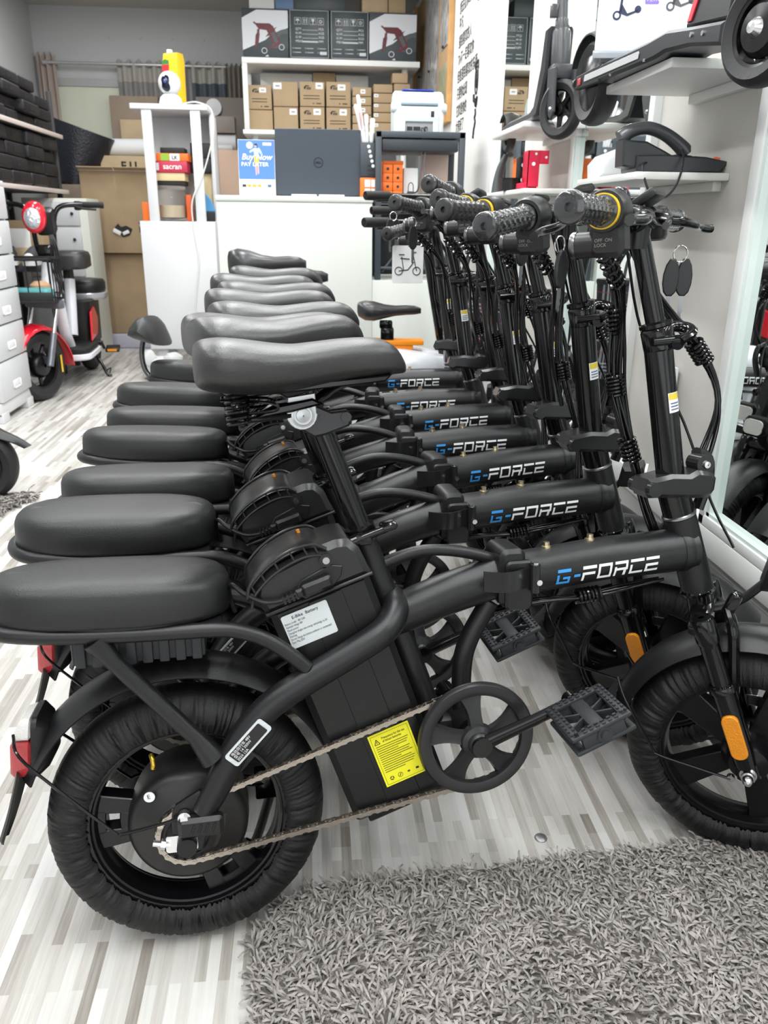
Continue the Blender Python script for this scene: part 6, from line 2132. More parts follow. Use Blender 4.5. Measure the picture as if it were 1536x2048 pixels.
def stock(label, x0, x1, z0, z1, group, logo, lab, y0=6.464, d=0.20, cm=CARD):
    w, h = x1 - x0 - 0.006, z1 - z0 - 0.003
    o = thing('stock_box', label, 'box', ((x0 + x1) / 2, y0 + d / 2, z0), 0, group)
    MB().box((0, 0, h / 2), (w, d, h), None, 0.004).build('box_body', cm, o)
    F = lambda u, v, dd: Vector((u, -d / 2 - 0.0005 - dd, v))
    if logo:
        q = MB()
        for k in range(2):
            q.prism([(-0.36 * w, h * (0.42 - 0.12 * k)), (0.30 * w, h * (0.42 - 0.12 * k)), (0.30 * w, h * (0.45 - 0.12 * k)), (-0.36 * w, h * (0.45 - 0.12 * k))], 0, 0.0008, F)
        q.prism([(-0.34 * w, h * 0.78), (-0.25 * w, h * 0.86), (-0.10 * w, h * 0.84), (-0.12 * w, h * 0.81), (-0.24 * w, h * 0.81), (-0.27 * w, h * 0.70), (-0.32 * w, h * 0.70)], 0, 0.0008, F)
        for k in range(3):
            q.prism([(-0.22 * w + 0.06 * w * k, h * 0.68), (-0.18 * w + 0.06 * w * k, h * 0.68), (-0.17 * w + 0.06 * w * k, h * 0.78), (-0.21 * w + 0.06 * w * k, h * 0.78)], 0, 0.0008, F)
        q.prism([(0.02 * w, h * 0.10), (0.08 * w, h * 0.10), (0.08 * w, h * 0.14), (0.02 * w, h * 0.14)], 0, 0.0008, F)
        q.prism([(0.16 * w, h * 0.10), (0.36 * w, h * 0.10), (0.36 * w, h * 0.14), (0.16 * w, h * 0.14)], 0, 0.0008, F)
        q.build('printed_mark', INK, o, smooth=0)
    if lab:
        u, v, ww, hh = lab
        q = MB()
        q.prism(rrect(u * w - ww * w / 2, u * w + ww * w / 2, (v - hh / 2) * h, (v + hh / 2) * h, 0.004, 2), 0, 0.0012, F, 0)
        q.prism([((u - ww * 0.25) * w, (v - hh * 0.12) * h), ((u + ww * 0.25) * w, (v - hh * 0.12) * h), ((u + ww * 0.25) * w, (v + hh * 0.12) * h), ((u - ww * 0.25) * w, (v + hh * 0.12) * h)], 0.0012, 0.0016, F, 1)
        q.build('paper_label', [PAPERW, mat('print_dim', (0.30, 0.30, 0.30), 0.6)], o, smooth=0)
    return o


SB = 1.6025
G1 = 'brown stock boxes on the white shelf'
stock('leftmost lower brown box on the stock shelf, without a label', -0.419, -0.246, SB, 1.7348, G1, False, None)
stock('leftmost upper brown box on the stock shelf, tilted white label', -0.419, -0.249, 1.7362, 1.8944, G1, True, (0.12, 0.80, 0.30, 0.20))
stock('lower brown box second from left on the shelf, label top right', -0.243, -0.063, SB, 1.7581, G1, False, (0.30, 0.80, 0.30, 0.26))
stock('upper brown box second from left on the shelf, label top left', -0.243, -0.061, 1.7594, 1.9210, G1, False, (-0.32, 0.82, 0.34, 0.26))
stock('lower brown box third from left on the shelf, bluish label', -0.055, 0.129, SB, 1.7621, G1, True, (0.20, 0.80, 0.30, 0.26))
stock('upper brown box third from left on the shelf, label top right', -0.053, 0.130, 1.7634, 1.9244, G1, True, (0.29, 0.84, 0.30, 0.26))
stock('lower brown box fourth from left on the shelf, tan label', 0.136, 0.317, SB, 1.7628, G1, True, (0.20, 0.80, 0.30, 0.26))
stock('upper brown box fourth from left on the shelf, white label right of its logo', 0.137, 0.318, 1.7641, 1.9283, G1, True, (0.13, 0.78, 0.32, 0.24))
cl = ['lowest', 'second from below', 'third from below', 'fourth from below', 'topmost']
for i, (z0, z1) in enumerate(((SB, 1.6583), (1.6597, 1.7155), (1.7169, 1.7767), (1.7780, 1.8359), (1.8372, 1.8978))):
    stock('%s flat brown box in the left narrow column on the stock shelf' % cl[i], 0.326, 0.469, z0, z1, 'flat brown boxes in the left column', False, None if i in (1,) else (0.05, 0.52, 0.26, 0.5))
for i, (z0, z1) in enumerate(((SB, 1.6683), (1.6697, 1.7342), (1.7355, 1.7960), (1.7973, 1.8612), (1.8625, 1.9204))):
    stock('%s flat brown box in the right narrow column on the stock shelf' % cl[i], 0.479, 0.622, z0, z1, 'flat brown boxes in the right column', False, None if i == 4 else (-0.36, 0.75, 0.24, 0.36))
stock('brown box at the right end of the stock shelf, lower of two', 0.628, 0.751, SB, 1.9270, G1, False, None)
stock('brown box at the right end of the stock shelf, upper of two', 0.615, 0.732, 1.9283, 1.9942, G1, False, None)
solid('long_carton', 'long pale carton lying behind the brown boxes, left', 'box', mat('pale_grey_box', (0.50, 0.50, 0.48), 0.7), -0.339, 0.040, 6.690, 6.850, SB, 2.0042)
solid('long_carton', 'long pale carton lying behind the brown boxes, right', 'box', mat('pale_grey_box', (0.50, 0.50, 0.48), 0.7), 0.219, 0.459, 6.690, 6.850, SB, 2.0008)
solid('carton', 'small brown box at the rear between the two pale cartons', 'box', CARD, 0.047, 0.213, 6.690, 6.850, SB, 2.0141)

# ---- dark boxes with a red part on top of the shelf
DK = mat('slate_box_print', (0.040, 0.052, 0.058), 0.45)
PW2 = mat('pale_print', (0.62, 0.64, 0.68), 0.5)
REDPRT = mat('dark_red_print', (0.11, 0.012, 0.018), 0.4)
MID = mat('mid_slate_print', (0.075, 0.09, 0.10), 0.45)


def motor_box(label, x0, x1, face):
    z0, h, d = 2.0645, 0.30, 0.28
    w = x1 - x0 - 0.004
    o = thing('printed_carton', label, 'box', ((x0 + x1) / 2, 6.45 + d / 2, z0), 0, 'slate printed cartons on top of the stock shelf')
    MB().box((0, 0, h / 2), (w, d, h), None, 0.003).build('box_body', DK, o)
    F = lambda u, v, dd: Vector(((u - 0.5) * w, -d / 2 - 0.0006 - dd, v * h))
    if face == 'picture':
        q = MB()
        q.prism([(0.0, 0.80), (0.32, 0.97), (1.0, 0.97), (1.0, 0.62), (0.66, 0.50), (0.50, 0.36), (0.0, 0.14)], 0, 0.0006, F, 0)
        # grey wheel arch behind
        q.prism([(1.0, 0.60)] + [(0.93 + 0.26 * cos(radians(a)), 0.32 + 0.27 * sin(radians(a))) for a in range(80, 185, 15)] + [(0.64, 0.20), (1.0, 0.2)], 0.0006, 0.001, F, 2)
        q.prism([(1.0, 0.50)] + [(0.93 + 0.17 * cos(radians(a)), 0.32 + 0.18 * sin(radians(a))) for a in range(80, 185, 15)] + [(0.76, 0.20), (1.0, 0.2)], 0.001, 0.0013, F, 1)
        # red swing arm
        q.prism([(0.24, 0.71), (0.27, 0.735), (0.30, 0.70), (0.60, 0.70), (0.68, 0.64), (0.84, 0.30), (0.80, 0.25), (0.58, 0.17), (0.55, 0.20), (0.68, 0.26), (0.60, 0.42), (0.53, 0.56), (0.36, 0.58), (0.30, 0.66)], 0.0013, 0.0018, F, 3)
        q.prism([(0.62, 0.50), (0.70, 0.54), (0.78, 0.33), (0.72, 0.29)], 0.0018, 0.0021, F, 2)
        # damper
        q.prism([(0.33, 0.58), (0.38, 0.58), (0.37, 0.50), (0.38, 0.49), (0.35, 0.28), (0.30, 0.27), (0.30, 0.18), (0.26, 0.18), (0.27, 0.28), (0.29, 0.46), (0.32, 0.50)], 0.0013, 0.0018, F, 3)
        q.prism([(0.50, 0.42), (0.58, 0.52), (0.66, 0.58), (0.76, 0.64), (0.70, 0.56), (0.60, 0.46)], 0.001, 0.0014, F, 1)
        for cx, cy in ((0.47, 0.14), (0.85, 0.22)):
            for i in range(16):
                a, a2 = 2 * pi * i / 16, 2 * pi * (i + 1) / 16
                q.prism([(cx + 0.05 * cos(a), cy + 0.05 * sin(a)), (cx + 0.05 * cos(a2), cy + 0.05 * sin(a2)), (cx + 0.063 * cos(a2), cy + 0.063 * sin(a2)), (cx + 0.063 * cos(a), cy + 0.063 * sin(a))], 0.0018, 0.0022, F, 0)
        q.prism([(0.48, 0.02), (0.56, 0.02), (0.54, 0.06)], 0.0006, 0.001, F, 0)
        q.build('printed_picture', [PW2, DK, MID, REDPRT], o, smooth=0)
    else:
        q = MB()
        def fr_(u0, v0, u1, v1, e, eu=None):
            eu = eu or e
            q.prism([(u0, v0), (u1, v0), (u1, v0 + e), (u0, v0 + e)], 0, 0.0008, F)
            q.prism([(u0, v1 - e), (u1, v1 - e), (u1, v1), (u0, v1)], 0, 0.0008, F)
            q.prism([(u0, v0), (u0 + eu, v0), (u0 + eu, v1), (u0, v1)], 0, 0.0008, F)
            q.prism([(u1 - eu, v0), (u1, v0), (u1, v1), (u1 - eu, v1)], 0, 0.0008, F)
        fr_(0.03, 0.02, 0.98, 0.99, 0.008)
        for k in range(4):
            u = 0.14 + 0.19 * k
            fr_(u, 0.70, u + 0.155, 0.84, 0.007)
            c_ = u + 0.078
            if k == 0:
                q.prism([(c_ - 0.055, 0.775), (c_ - 0.03, 0.81), (c_, 0.822), (c_ + 0.03, 0.81), (c_ + 0.055, 0.775)], 0, 0.0008, F)
                q.prism([(c_ - 0.006, 0.72), (c_ + 0.006, 0.72), (c_ + 0.006, 0.78), (c_ - 0.006, 0.78)], 0, 0.0008, F)
            elif k == 1:
                for s_ in (-0.028, 0.028):
                    q.prism([(c_ + s_ - 0.009, 0.72), (c_ + s_ + 0.009, 0.72), (c_ + s_ + 0.009, 0.79), (c_ + s_ + 0.022, 0.79), (c_ + s_, 0.822), (c_ + s_ - 0.022, 0.79), (c_ + s_ - 0.009, 0.79)], 0, 0.0008, F)
            elif k == 2:
                q.prism([(c_ - 0.04, 0.82), (c_ + 0.04, 0.82), (c_ + 0.03, 0.765), (c_ + 0.007, 0.755), (c_ + 0.007, 0.728), (c_ + 0.03, 0.718), (c_ - 0.03, 0.718), (c_ - 0.007, 0.728), (c_ - 0.007, 0.755), (c_ - 0.03, 0.765)], 0, 0.0008, F)
            else:
                for s_ in range(3):
                    a = radians(90 + 120 * s_)
                    a2 = radians(90 + 120 * s_ + 85)
                    q.prism([(c_ + 0.05 * cos(a), 0.768 + 0.048 * sin(a)), (c_ + 0.05 * cos(a2), 0.768 + 0.048 * sin(a2)), (c_ + 0.022 * cos(a2), 0.768 + 0.022 * sin(a2)), (c_ + 0.022 * cos(a), 0.768 + 0.022 * sin(a))], 0, 0.0008, F)
        for k in range(4):
            v = 0.585 - 0.083 * k
            hgt = 0.008 if k < 3 else 0.03
            q.prism([(0.33, v), (0.72, v), (0.72, v + hgt), (0.33, v + hgt)], 0, 0.0008, F)
        for r_ in range(2):
            for k in range(3):
                fr_(0.08 + 0.31 * k, 0.20 - 0.085 * r_, 0.115 + 0.31 * k, 0.225 - 0.085 * r_, 0.004)
                if not (r_ == 1 and k == 2):
                    q.prism([(0.13 + 0.31 * k, 0.205 - 0.085 * r_), (0.29 + 0.31 * k, 0.205 - 0.085 * r_), (0.29 + 0.31 * k, 0.218 - 0.085 * r_), (0.13 + 0.31 * k, 0.218 - 0.085 * r_)], 0, 0.0008, F)
        q.prism(rrect(0.76, 0.93, 0.085, 0.15, 0.006, 2), 0, 0.0009, F)
        q.build('printed_panel', mat('panel_print', (0.50, 0.53, 0.55), 0.5), o, smooth=0)
        for k, (a_, b_) in enumerate((('QTY', 'PCS'), ('N.W', 'KGS'), ('G.W', 'KGS'), ('MEAS', 'MM'))):
            v = (0.585 - 0.083 * k) * h
            text(a_, 0.021, PW2, basis((-0.34 * w, -d / 2 - 0.0018, v), (1, 0, 0), (0, 0, 1)), o, name='lettering')
            text(b_, 0.021, PW2, basis((0.235 * w, -d / 2 - 0.0018, v), (1, 0, 0), (0, 0, 1)), o, name='lettering')
    return o


motor_box('slate carton with a red frame picture, leftmost on the stock shelf top', -0.442, -0.120, 'picture')
motor_box('slate carton with shipping icons, left one of the middle pair', -0.118, 0.168, 'icons')
motor_box('slate carton with shipping icons, right one of the middle pair', 0.170, 0.446, 'icons')
motor_box('slate carton with a red frame picture, rightmost on the stock shelf top', 0.447, 0.785, 'picture')
UZ = 2.0645 + 0.3005
solid('carton', 'white papers and flat box on the leftmost slate carton', 'box', mat('dim_white', (0.55, 0.56, 0.55), 0.6), -0.386, -0.213, 6.464, 6.650, UZ, UZ + 0.080)
solid('carton', 'blue packet lying on the slate cartons', 'box', mat('dim_blue', (0.10, 0.17, 0.30), 0.5), -0.206, -0.080, 6.464, 6.650, UZ, UZ + 0.067)
solid('carton', 'slate carton lying above the two icon cartons', 'box', DK, -0.067, 0.279, 6.464, 6.716, UZ, UZ + 0.120)
solid('carton', 'brown box topping the right slate carton, left of two', 'box', CARD2, 0.399, 0.579, 6.477, 6.716, UZ, UZ + 0.113)
solid('carton', 'brown box topping the right slate carton, right of two', 'box', CARD, 0.585, 0.705, 6.477, 6.716, UZ, UZ + 0.113)

# =================================================================== RIGHT WALL
XW = XR - 0.0105  # right-wall group scaled about the camera, result baked into the numbers below
ZH = [2.09, 2.009, 1.921, 1.833, 1.745, 1.657, 1.569, 1.487]
LNS = ['\u60f3\u53bb\u89c1\u4f60\u7684\u4eba', '\u5e73\u51e1', '\u9047\u5230\u559c\u6b22\u7684\u4eba', 'TA\u4e0d\u4e00\u5b9a\u559c\u6b22\u4f60', '\u4f46\u662f\u9047\u5230\u559c\u6b22\u7684\u4e1c\u897f', '\u53ea\u8981\u4f60\u51fa\u73b0', '\u5b83\u5c31\u662f\u4f60\u7684', '\u5927\u6709\u597d\u4e86']
ink = [text(s, 0.071, INK, basis((XW - 0.001, 5.145, z), (0, -1, 0), (0, 0, 1)), None, name='wall_lettering', bold=0.0008, sx=0.92) for s, z in zip(LNS, ZH)]
first = ink[0]
dood = MB()
def wallcurve(pts, r=0.006):
    dood.tube([(XW - 0.001, y, z) for y, z in cr([Vector((a, b, 0)) for a, b in pts], 5) for y, z in [(0, 0)]] if False else [Vector((XW - 0.0015, p.x * 0.677, 1.0 + (p.y - 1.0) * 0.677)) for p in cr([Vector((a, b, 0)) for a, b in pts], 5)], r * 0.677, 5)
wallcurve([(6.72 + 0.055 * cos(a), 2.00 + 0.095 * sin(a)) for a in [2 * pi * i / 14 for i in range(15)]])
wallcurve([(6.72 + 0.04 * (1 - t / 22) * cos(t * 0.9), 2.0 + 0.07 * (1 - t / 22) * sin(t * 0.9)) for t in range(20)])
wallcurve([(6.78, 2.08), (6.80, 2.13), (6.74, 2.11), (6.68, 2.13), (6.66, 2.07)])
wallcurve([(6.79, 1.91), (6.78, 1.86), (6.74, 1.87), (6.70, 1.82), (6.66, 1.88)], 0.012)
wallcurve([(6.72, 1.80), (6.70, 1.77), (6.73, 1.74), (6.70, 1.71), (6.74, 1.66), (6.76, 1.60)], 0.009)
wallcurve([(6.80, 2.66), (6.79, 2.58), (6.83, 2.60), (6.79, 2.54), (6.75, 2.60)], 0.009)
do = dood.build('wall_doodle', INK)
join_into(first, ink[1:])
tag(first, 'black handwritten style Chinese lettering on the white right wall', 'lettering')
tag(do, 'black swirly line doodle beside the wall lettering', 'drawing')

t = thing('notice_board', 'cork notice board in a wooden frame with sheets, right wall near the back', 'board', (XW - 0.009, 6.195, 1.596), s=0.677)
b = MB()
b.bx(-0.006, 0.012, -1.25, 1.25, 0.0, 1.35)
b.build('cork_panel', mat('cork', (0.36, 0.24, 0.13), 0.85, var=0.2, vscale=60), t)
b = MB()
OAK = mat('oak_frame', (0.55, 0.30, 0.11), 0.45, var=0.15, vscale=8)
b.bx(-0.035, 0.012, -1.30, -1.24, -0.05, 1.38, 0.004).bx(-0.035, 0.012, 1.24, 1.30, -0.05, 1.38, 0.004).bx(-0.035, 0.012, -1.24, 1.24, -0.05, 0.01, 0.004)
b.build('wooden_frame', OAK, t)
FILM = mat('glossy_sheet', (0.34, 0.34, 0.34), 0.15, var=0.35, vscale=10, bump=0.6, bscale=8, bdist=0.02)
for nm, lab, y0, y1, z0, z1, mm in (('pinned_sheet', 'wide glossy grey sheet pinned on the notice board', -1.12, -0.60, 0.60, 1.34, FILM),
                                    ('pinned_sheet', 'long glossy grey sheet in the middle of the notice board', -0.50, 0.42, 0.05, 1.34, FILM),
                                    ('pinned_sheet', 'greenish sheet low on the near part of the notice board', -1.15, -0.55, 0.06, 0.46, mat('green_sheet', (0.28, 0.28, 0.18), 0.3, var=0.3, vscale=12)),
                                    ('pinned_sheet', 'grey sheet at the far end of the notice board', 0.50, 1.18, 0.05, 0.66, FILM)):
    o = MB()
    o.loft([[Vector((-0.010 - 0.004 * sin(5 * f), y0 + (y1 - y0) * f, z)) for z in (z0, z0 + (z1 - z0) * 0.5, z1)] + [Vector((-0.0085 - 0.004 * sin(5 * f), y0 + (y1 - y0) * f, z)) for z in (z1, z0 + (z1 - z0) * 0.5, z0)] for f in [i / 6 for i in range(7)]])
    o.build('pinned_sheet', mm, t)['label'] = lab
pn = [(-0.88, 0.61), (0.03, 0.55), (0.85, 0.62)]
for y, z in pn:
    MB().cyl((-0.03, y, z), (-0.012, y, z), 0.012, 10).build('push_pin', INK, t)

# ---- wall shelves
SHW = mat('shelf_white', (0.72, 0.72, 0.69), 0.4, bump=0.1, bscale=30)
def wshelf(label, y0, y1, z0, z1, x0=0.677):
    o = MB()
    o.bx(x0, XR, y0, y1, z0, z1, 0.003)
    o.bx(XR - 0.02, XR, y0 + 0.03, y1 - 0.03, z0 - 0.02, z0, 0.002)
    return tag(o.build('wall_shelf', SHW), label, 'shelf')
wshelf('upper white wall shelf on the near panel, carrying the large scooter', 1.632, 1.984, 1.272, 1.290)
wshelf('lower white wall shelf on the near panel, carrying the telephone', 1.747, 2.140, 1.084, 1.0995)
wshelf('upper white wall shelf on the far panel, carrying the kick scooter', 2.735, 3.195, 1.279, 1.2965)
wshelf('lower white wall shelf on the far panel, carrying the red bracket', 2.674, 3.317, 1.0826, 1.098)

# ---- scooters on the upper shelves
def scooter(name, label, loc, big):
    t = thing(name, label, 'scooter', loc, s=0.677)
    # local: front towards -Y
    if big:
        d = MB()
        d.prism([(0.42, 0.0), (0.42, 0.050), (0.05, 0.052), (-0.06, 0.058), (-0.20, 0.040), (-0.36, 0.022), (-0.36, -0.030), (-0.20, -0.004), (-0.06, 0.006), (0.0, 0.0)], -0.075, 0.075, lambda u, v, dd: Vector((dd, u, v)), bev=0.008)
        for x0_, x1_ in ((-0.075, -0.052), (0.052, 0.075)):
            d.prism([(0.62, 0.004), (0.61, 0.044), (0.40, 0.050), (0.40, 0.0)], x0_, x1_, lambda u, v, dd: Vector((dd, u, v)), bev=0.003)
        d.build('deck', mat('scooter_black', (0.018, 0.020, 0.024), 0.3), t)
        q = MB()
        q.prism([(0.10, 0.016), (0.52, 0.016), (0.525, 0.022), (0.52, 0.036), (0.10, 0.036), (0.095, 0.03)], -0.0755, -0.078, lambda u, v, dd: Vector((dd, u, v)), bev=0.0008)
        q.build('grey_strip', mat('strip_grey', (0.40, 0.41, 0.41), 0.5), t)
        q = MB()
        q.bx(-0.079, -0.076, 0.555, 0.585, 0.012, 0.034, 0.001)
        q.build('red_reflector', REDL, t)
        MB().cyl((-0.0635, 0.612, 0.024), (-0.0635, 0.626, 0.024), 0.018, 20).build('end_cap', PLAST, t)
        for yy, zz in ((-0.21, 0.02), (-0.27, 0.012), (0.30, 0.005), (0.06, 0.006)):
            MB().cyl((-0.074, yy, zz), (-0.0785, yy, zz), 0.006 if yy < 0 else 0.004, 12).build('screw', CHROME, t)
        nk = MB()
        nk.prism([(-0.10, 0.040), (-0.36, 0.015), (-0.42, 0.42), (-0.28, 0.42), (-0.19, 0.16)], -0.055, 0.055, lambda u, v, dd: Vector((dd, u, v)), bev=0.02)
        nk.tube([(0, -0.33, 0.40), (0, -0.20, 1.3)], 0.026, 18)
        nk.cyl((-0.26, -0.19, 1.32), (0.26, -0.19, 1.32), 0.016, 14)
        nk.build('steering_neck', mat('neck_black', (0.02, 0.02, 0.022), 0.35), t)
        q = MB()
        q.prism([(-0.165, 0.060), (-0.145, 0.060), (-0.165, 0.100), (-0.215, 0.20), (-0.25, 0.30), (-0.27, 0.30), (-0.235, 0.18)], -0.0555, -0.060, lambda u, v, dd: Vector((dd, u, v)), bev=0.001)
        q.build('red_trim', mat('red_trim_paint', (0.70, 0.03, 0.05), 0.35), t)
        w_ = small_wheel(t, (-0.035, -0.49, -0.02), 0.118, 0.034, (1, 0.25, 0), 'front_wheel', 0.06)
        MB().lathe([(0.0001, 0.052), (0.012, 0.05), (0.018, 0.042), (0.022, 0.034)], (-0.035, -0.49, -0.02), (-1, -0.25, 0), 18).build('hub_cap', CHROME, w_)
        for sg in (-1, 1):
            MB().tube([(sg * 0.045, -0.34, 0.02), (sg * 0.05, -0.48, -0.015)], 0.012, 10).build('fork_arm', PLAST, t)
        small_wheel(t, (0.0, 0.60, 0.025), 0.135, 0.040, (1, 0, 0), 'rear_wheel', 0.10)
        f = MB()
        rings = []
        for k in range(13):
            a = radians(25 + 140 * k / 12)
            rings.append([Vector((0.050 * q_, 0.60 + (R_ - 0.012 * q_ * q_) * cos(a), 0.025 + (R_ - 0.012 * q_ * q_) * sin(a))) for R_, q_ in ((0.162, -1), (0.162, -0.5), (0.162, 0), (0.162, 0.5), (0.162, 1), (0.157, 1), (0.157, 0.5), (0.157, 0), (0.157, -0.5), (0.157, -1))])
        f.loft(rings)
        f.build('rear_fender', PLAST2, t, smooth=60)
    else:
        d = MB()
        d.prism([(0.62, 0.0), (0.62, 0.028), (0.45, 0.040), (0.05, 0.040), (-0.02, 0.060), (-0.10, 0.20), (-0.14, 0.34), (-0.20, 0.34), (-0.19, 0.17), (-0.08, 0.01), (0.02, 0.0)], -0.055, 0.055, lambda u, v, dd: Vector((dd, u, v)), bev=0.010)
        d.build('deck', mat('scooter_black', (0.018, 0.020, 0.024), 0.3), t)
        q = MB()
        ax_ = (Vector((0.0, -0.20, 0.42)) - Vector((0, -0.235, 0.20))).normalized()
        c_ = Vector((0, -0.222, 0.20))
        q.lathe([(0.001, -0.02), (0.038, -0.02), (0.041, 0.0), (0.040, 0.115), (0.036, 0.125), (0.033, 0.128), (0.033, 0.140), (0.028, 0.142), (0.028, 0.165), (0.025, 0.17)], c_, ax_, 28)
        q.build('head_block', mat('head_block_grey', (0.045, 0.048, 0.052), 0.35), t)
        q = MB()
        q.cyl(c_ + ax_ * 0.16, c_ + ax_ * 0.86, 0.0235, 22)
        q.box(c_ + ax_ * 0.20 + Vector((-0.035, 0, 0)), (0.03, 0.03, 0.05), None, 0.004)
        q.cyl(c_ + ax_ * 0.86 + Vector((-0.19, 0, 0)), c_ + ax_ * 0.86 + Vector((0.19, 0, 0)), 0.015, 14)
        q.build('steering_tube', mat('satin_grey_tube', (0.05, 0.054, 0.06), 0.3), t)
        q = MB()
        for sg in (-1, 1):
            q.prism([(-0.315, 0.17), (-0.20, 0.18), (-0.205, 0.07), (-0.250, -0.01), (-0.285, -0.03), (-0.33, 0.0), (-0.32, 0.07)], sg * 0.036, sg * 0.048, lambda u, v, dd: Vector((dd, u, v)), bev=0.004)
        q.bx(-0.045, 0.045, -0.28, -0.20, 0.13, 0.19, 0.01)
        q.build('fork', mat('fork_grey', (0.04, 0.043, 0.048), 0.35), t)
        w_ = small_wheel(t, (0, -0.285, 0.012), 0.118, 0.024, (1, 0.55, 0), 'front_wheel', 0.028)
        for sg in (-1, 1):
            MB().lathe([(0.0001, 0.056), (0.007, 0.055), (0.011, 0.05), (0.011, 0.046)], (0, -0.285, 0.012), (sg, 0, 0), 14).build('axle_nut', CHROME, w_)
        small_wheel(t, (0, 0.66, 0.0), 0.09, 0.022, (1, 0, 0), 'rear_wheel', 0.028)
        f = MB()
        rings = []
        for k in range(11):
            a = radians(40 + 120 * k / 10)
            rings.append([Vector((0.04 * q_, 0.66 + (R_ - 0.01 * q_ * q_) * cos(a), 0.0 + (R_ - 0.01 * q_ * q_) * sin(a))) for R_, q_ in ((0.108, -1), (0.108, 0), (0.108, 1), (0.104, 1), (0.104, 0), (0.104, -1))])
        f.loft(rings)
        f.build('rear_fender', PLAST, t, smooth=60)
    return t
scooter('kick_scooter', 'black kick scooter with upright stem on the far upper wall shelf', (0.7345, 2.7215, 1.297), False)
scooter('electric_scooter', 'black electric scooter with red trim and large wheel on the near upper wall shelf', (0.704, 1.665, 1.2905), True).rotation_euler.z = 0.05

# ---- sign on clear feet
t = thing('product_sign', 'white printed sign with scooter pictures standing on the near upper shelf', 'sign', (0.697, 1.936, 1.2905), radians(-8), s=0.677)
b = MB()
b.bx(-0.10, 0.245, 0.0, 0.004, 0.085, 0.50)
sgn = b.build('sign_sheet', mat('sign_white', (0.76, 0.80, 0.86), 0.3), t)
b = MB()
b.bx(-0.105, 0.25, -0.004, 0.0075, 0.070, 0.092, 0.001).bx(-0.02, 0.20, -0.02, 0.04, 0.0, 0.006, 0.001).bx(0.03, 0.14, 0.001, 0.005, 0.004, 0.075)
b.build('clear_foot', mat('acrylic', (0.80, 0.86, 0.90), 0.08, trans=0.7, ior=1.45), t)
S_ = lambda u, v, d: Vector((u, -0.0008 - d, v))
q = MB()
def mini(u0, v0, s, mi=0):
    q.prism(circ(u0, v0, 0.014 * s, 16), 0, 0.0006, S_, mi)
    q.prism(circ(u0, v0, 0.008 * s, 12), 0.0006, 0.0009, S_, 2)
    q.prism([(u0 + 0.004 * s, v0 + 0.008 * s), (u0 + 0.010 * s, v0 + 0.006 * s), (u0 + 0.034 * s, v0 - 0.002 * s), (u0 + 0.070 * s, v0 + 0.012 * s), (u0 + 0.070 * s, v0 + 0.018 * s), (u0 + 0.034 * s, v0 + 0.006 * s), (u0 + 0.014 * s, v0 + 0.034 * s)], 0, 0.0006, S_, mi)
    q.prism([(u0 + 0.006 * s, v0 + 0.01 * s), (u0 + 0.014 * s, v0 + 0.01 * s), (u0 + 0.024 * s, v0 + 0.15 * s), (u0 + 0.018 * s, v0 + 0.15 * s)], 0, 0.0006, S_, mi)
    q.prism(circ(u0 + 0.068 * s, v0 + 0.018 * s, 0.011 * s, 14), 0, 0.0006, S_, mi)
mini(-0.040, 0.190, 0.95, 0)
mini(0.125, 0.215, 0.95, 3)
q.prism(rrect(0.045, 0.088, 0.222, 0.245, 0.003, 3), 0, 0.0006, S_, 1)
q.prism([(-0.072, 0.245), (-0.062, 0.245), (-0.062, 0.33), (-0.072, 0.33)], 0, 0.0006, S_, 4)
q.prism([(0.102, 0.262), (0.112, 0.262), (0.112, 0.34), (0.102, 0.34)], 0, 0.0006, S_, 4)
q.build('printed_scooter', [mat('print_navy2', (0.03, 0.04, 0.09), 0.5), mat('price_purple', (0.26, 0.18, 0.62), 0.4), PAPERW, mat('print_grey2', (0.10, 0.11, 0.12), 0.5), mat('print_crimson', (0.55, 0.03, 0.12), 0.5)], sgn, smooth=0)
text('\u20b15,999', 0.014, WHITE, basis((0.049, -0.002, 0.229), (1, 0, 0), (0, 0, 1)), sgn)
text('Suitable age: 6-13(YS\nold)', 0.012, mat('print_grey3', (0.20, 0.21, 0.23), 0.6), basis((-0.005, -0.001, 0.292), (1, 0, 0), (0, 0, 1)), sgn, name='lettering')
text('Electric', 0.009, WHITE, basis((-0.064, -0.0018, 0.252), (0, 0, 1), (-1, 0, 0)), sgn, name='lettering')
text('Electric', 0.009, WHITE, basis((0.110, -0.0018, 0.268), (0, 0, 1), (-1, 0, 0)), sgn, name='lettering')

# ---- desk telephone
t = thing('desk_telephone', 'dark grey desk telephone on the lower wall shelf', 'telephone', (0.789, 1.841, 1.1), radians(-6), s=0.677)
TG = mat('telephone_grey', (0.026, 0.028, 0.031), 0.35, bump=0.1, bscale=500)
b = MB()
b.prism([(-0.135, 0.012), (-0.13, 0.0), (0.125, 0.0), (0.145, 0.022), (0.145, 0.034), (0.08, 0.046), (-0.05, 0.052), (-0.135, 0.05)], -0.095, 0.095, lambda u, v, d: Vector((u, d, v)), bev=0.005)
tb_ = b.build('base', TG, t)
q = MB()
for i in range(4):
    for k in range(4):
        q.box((0.005 + 0.028 * i, -0.06 + 0.03 * k, 0.0515 - 0.003 * i), (0.020, 0.018, 0.007), Matrix.Rotation(0.12, 3, 'Y'), 0.002)
q.build('keypad', INK, tb_)
MB().box((0.118, -0.075, 0.042), (0.020, 0.014, 0.010), Matrix.Rotation(0.2, 3, 'Y'), 0.003).build('orange_key', mat('orange_key', (0.85, 0.16, 0.06), 0.4), tb_)
cr_ = MB()
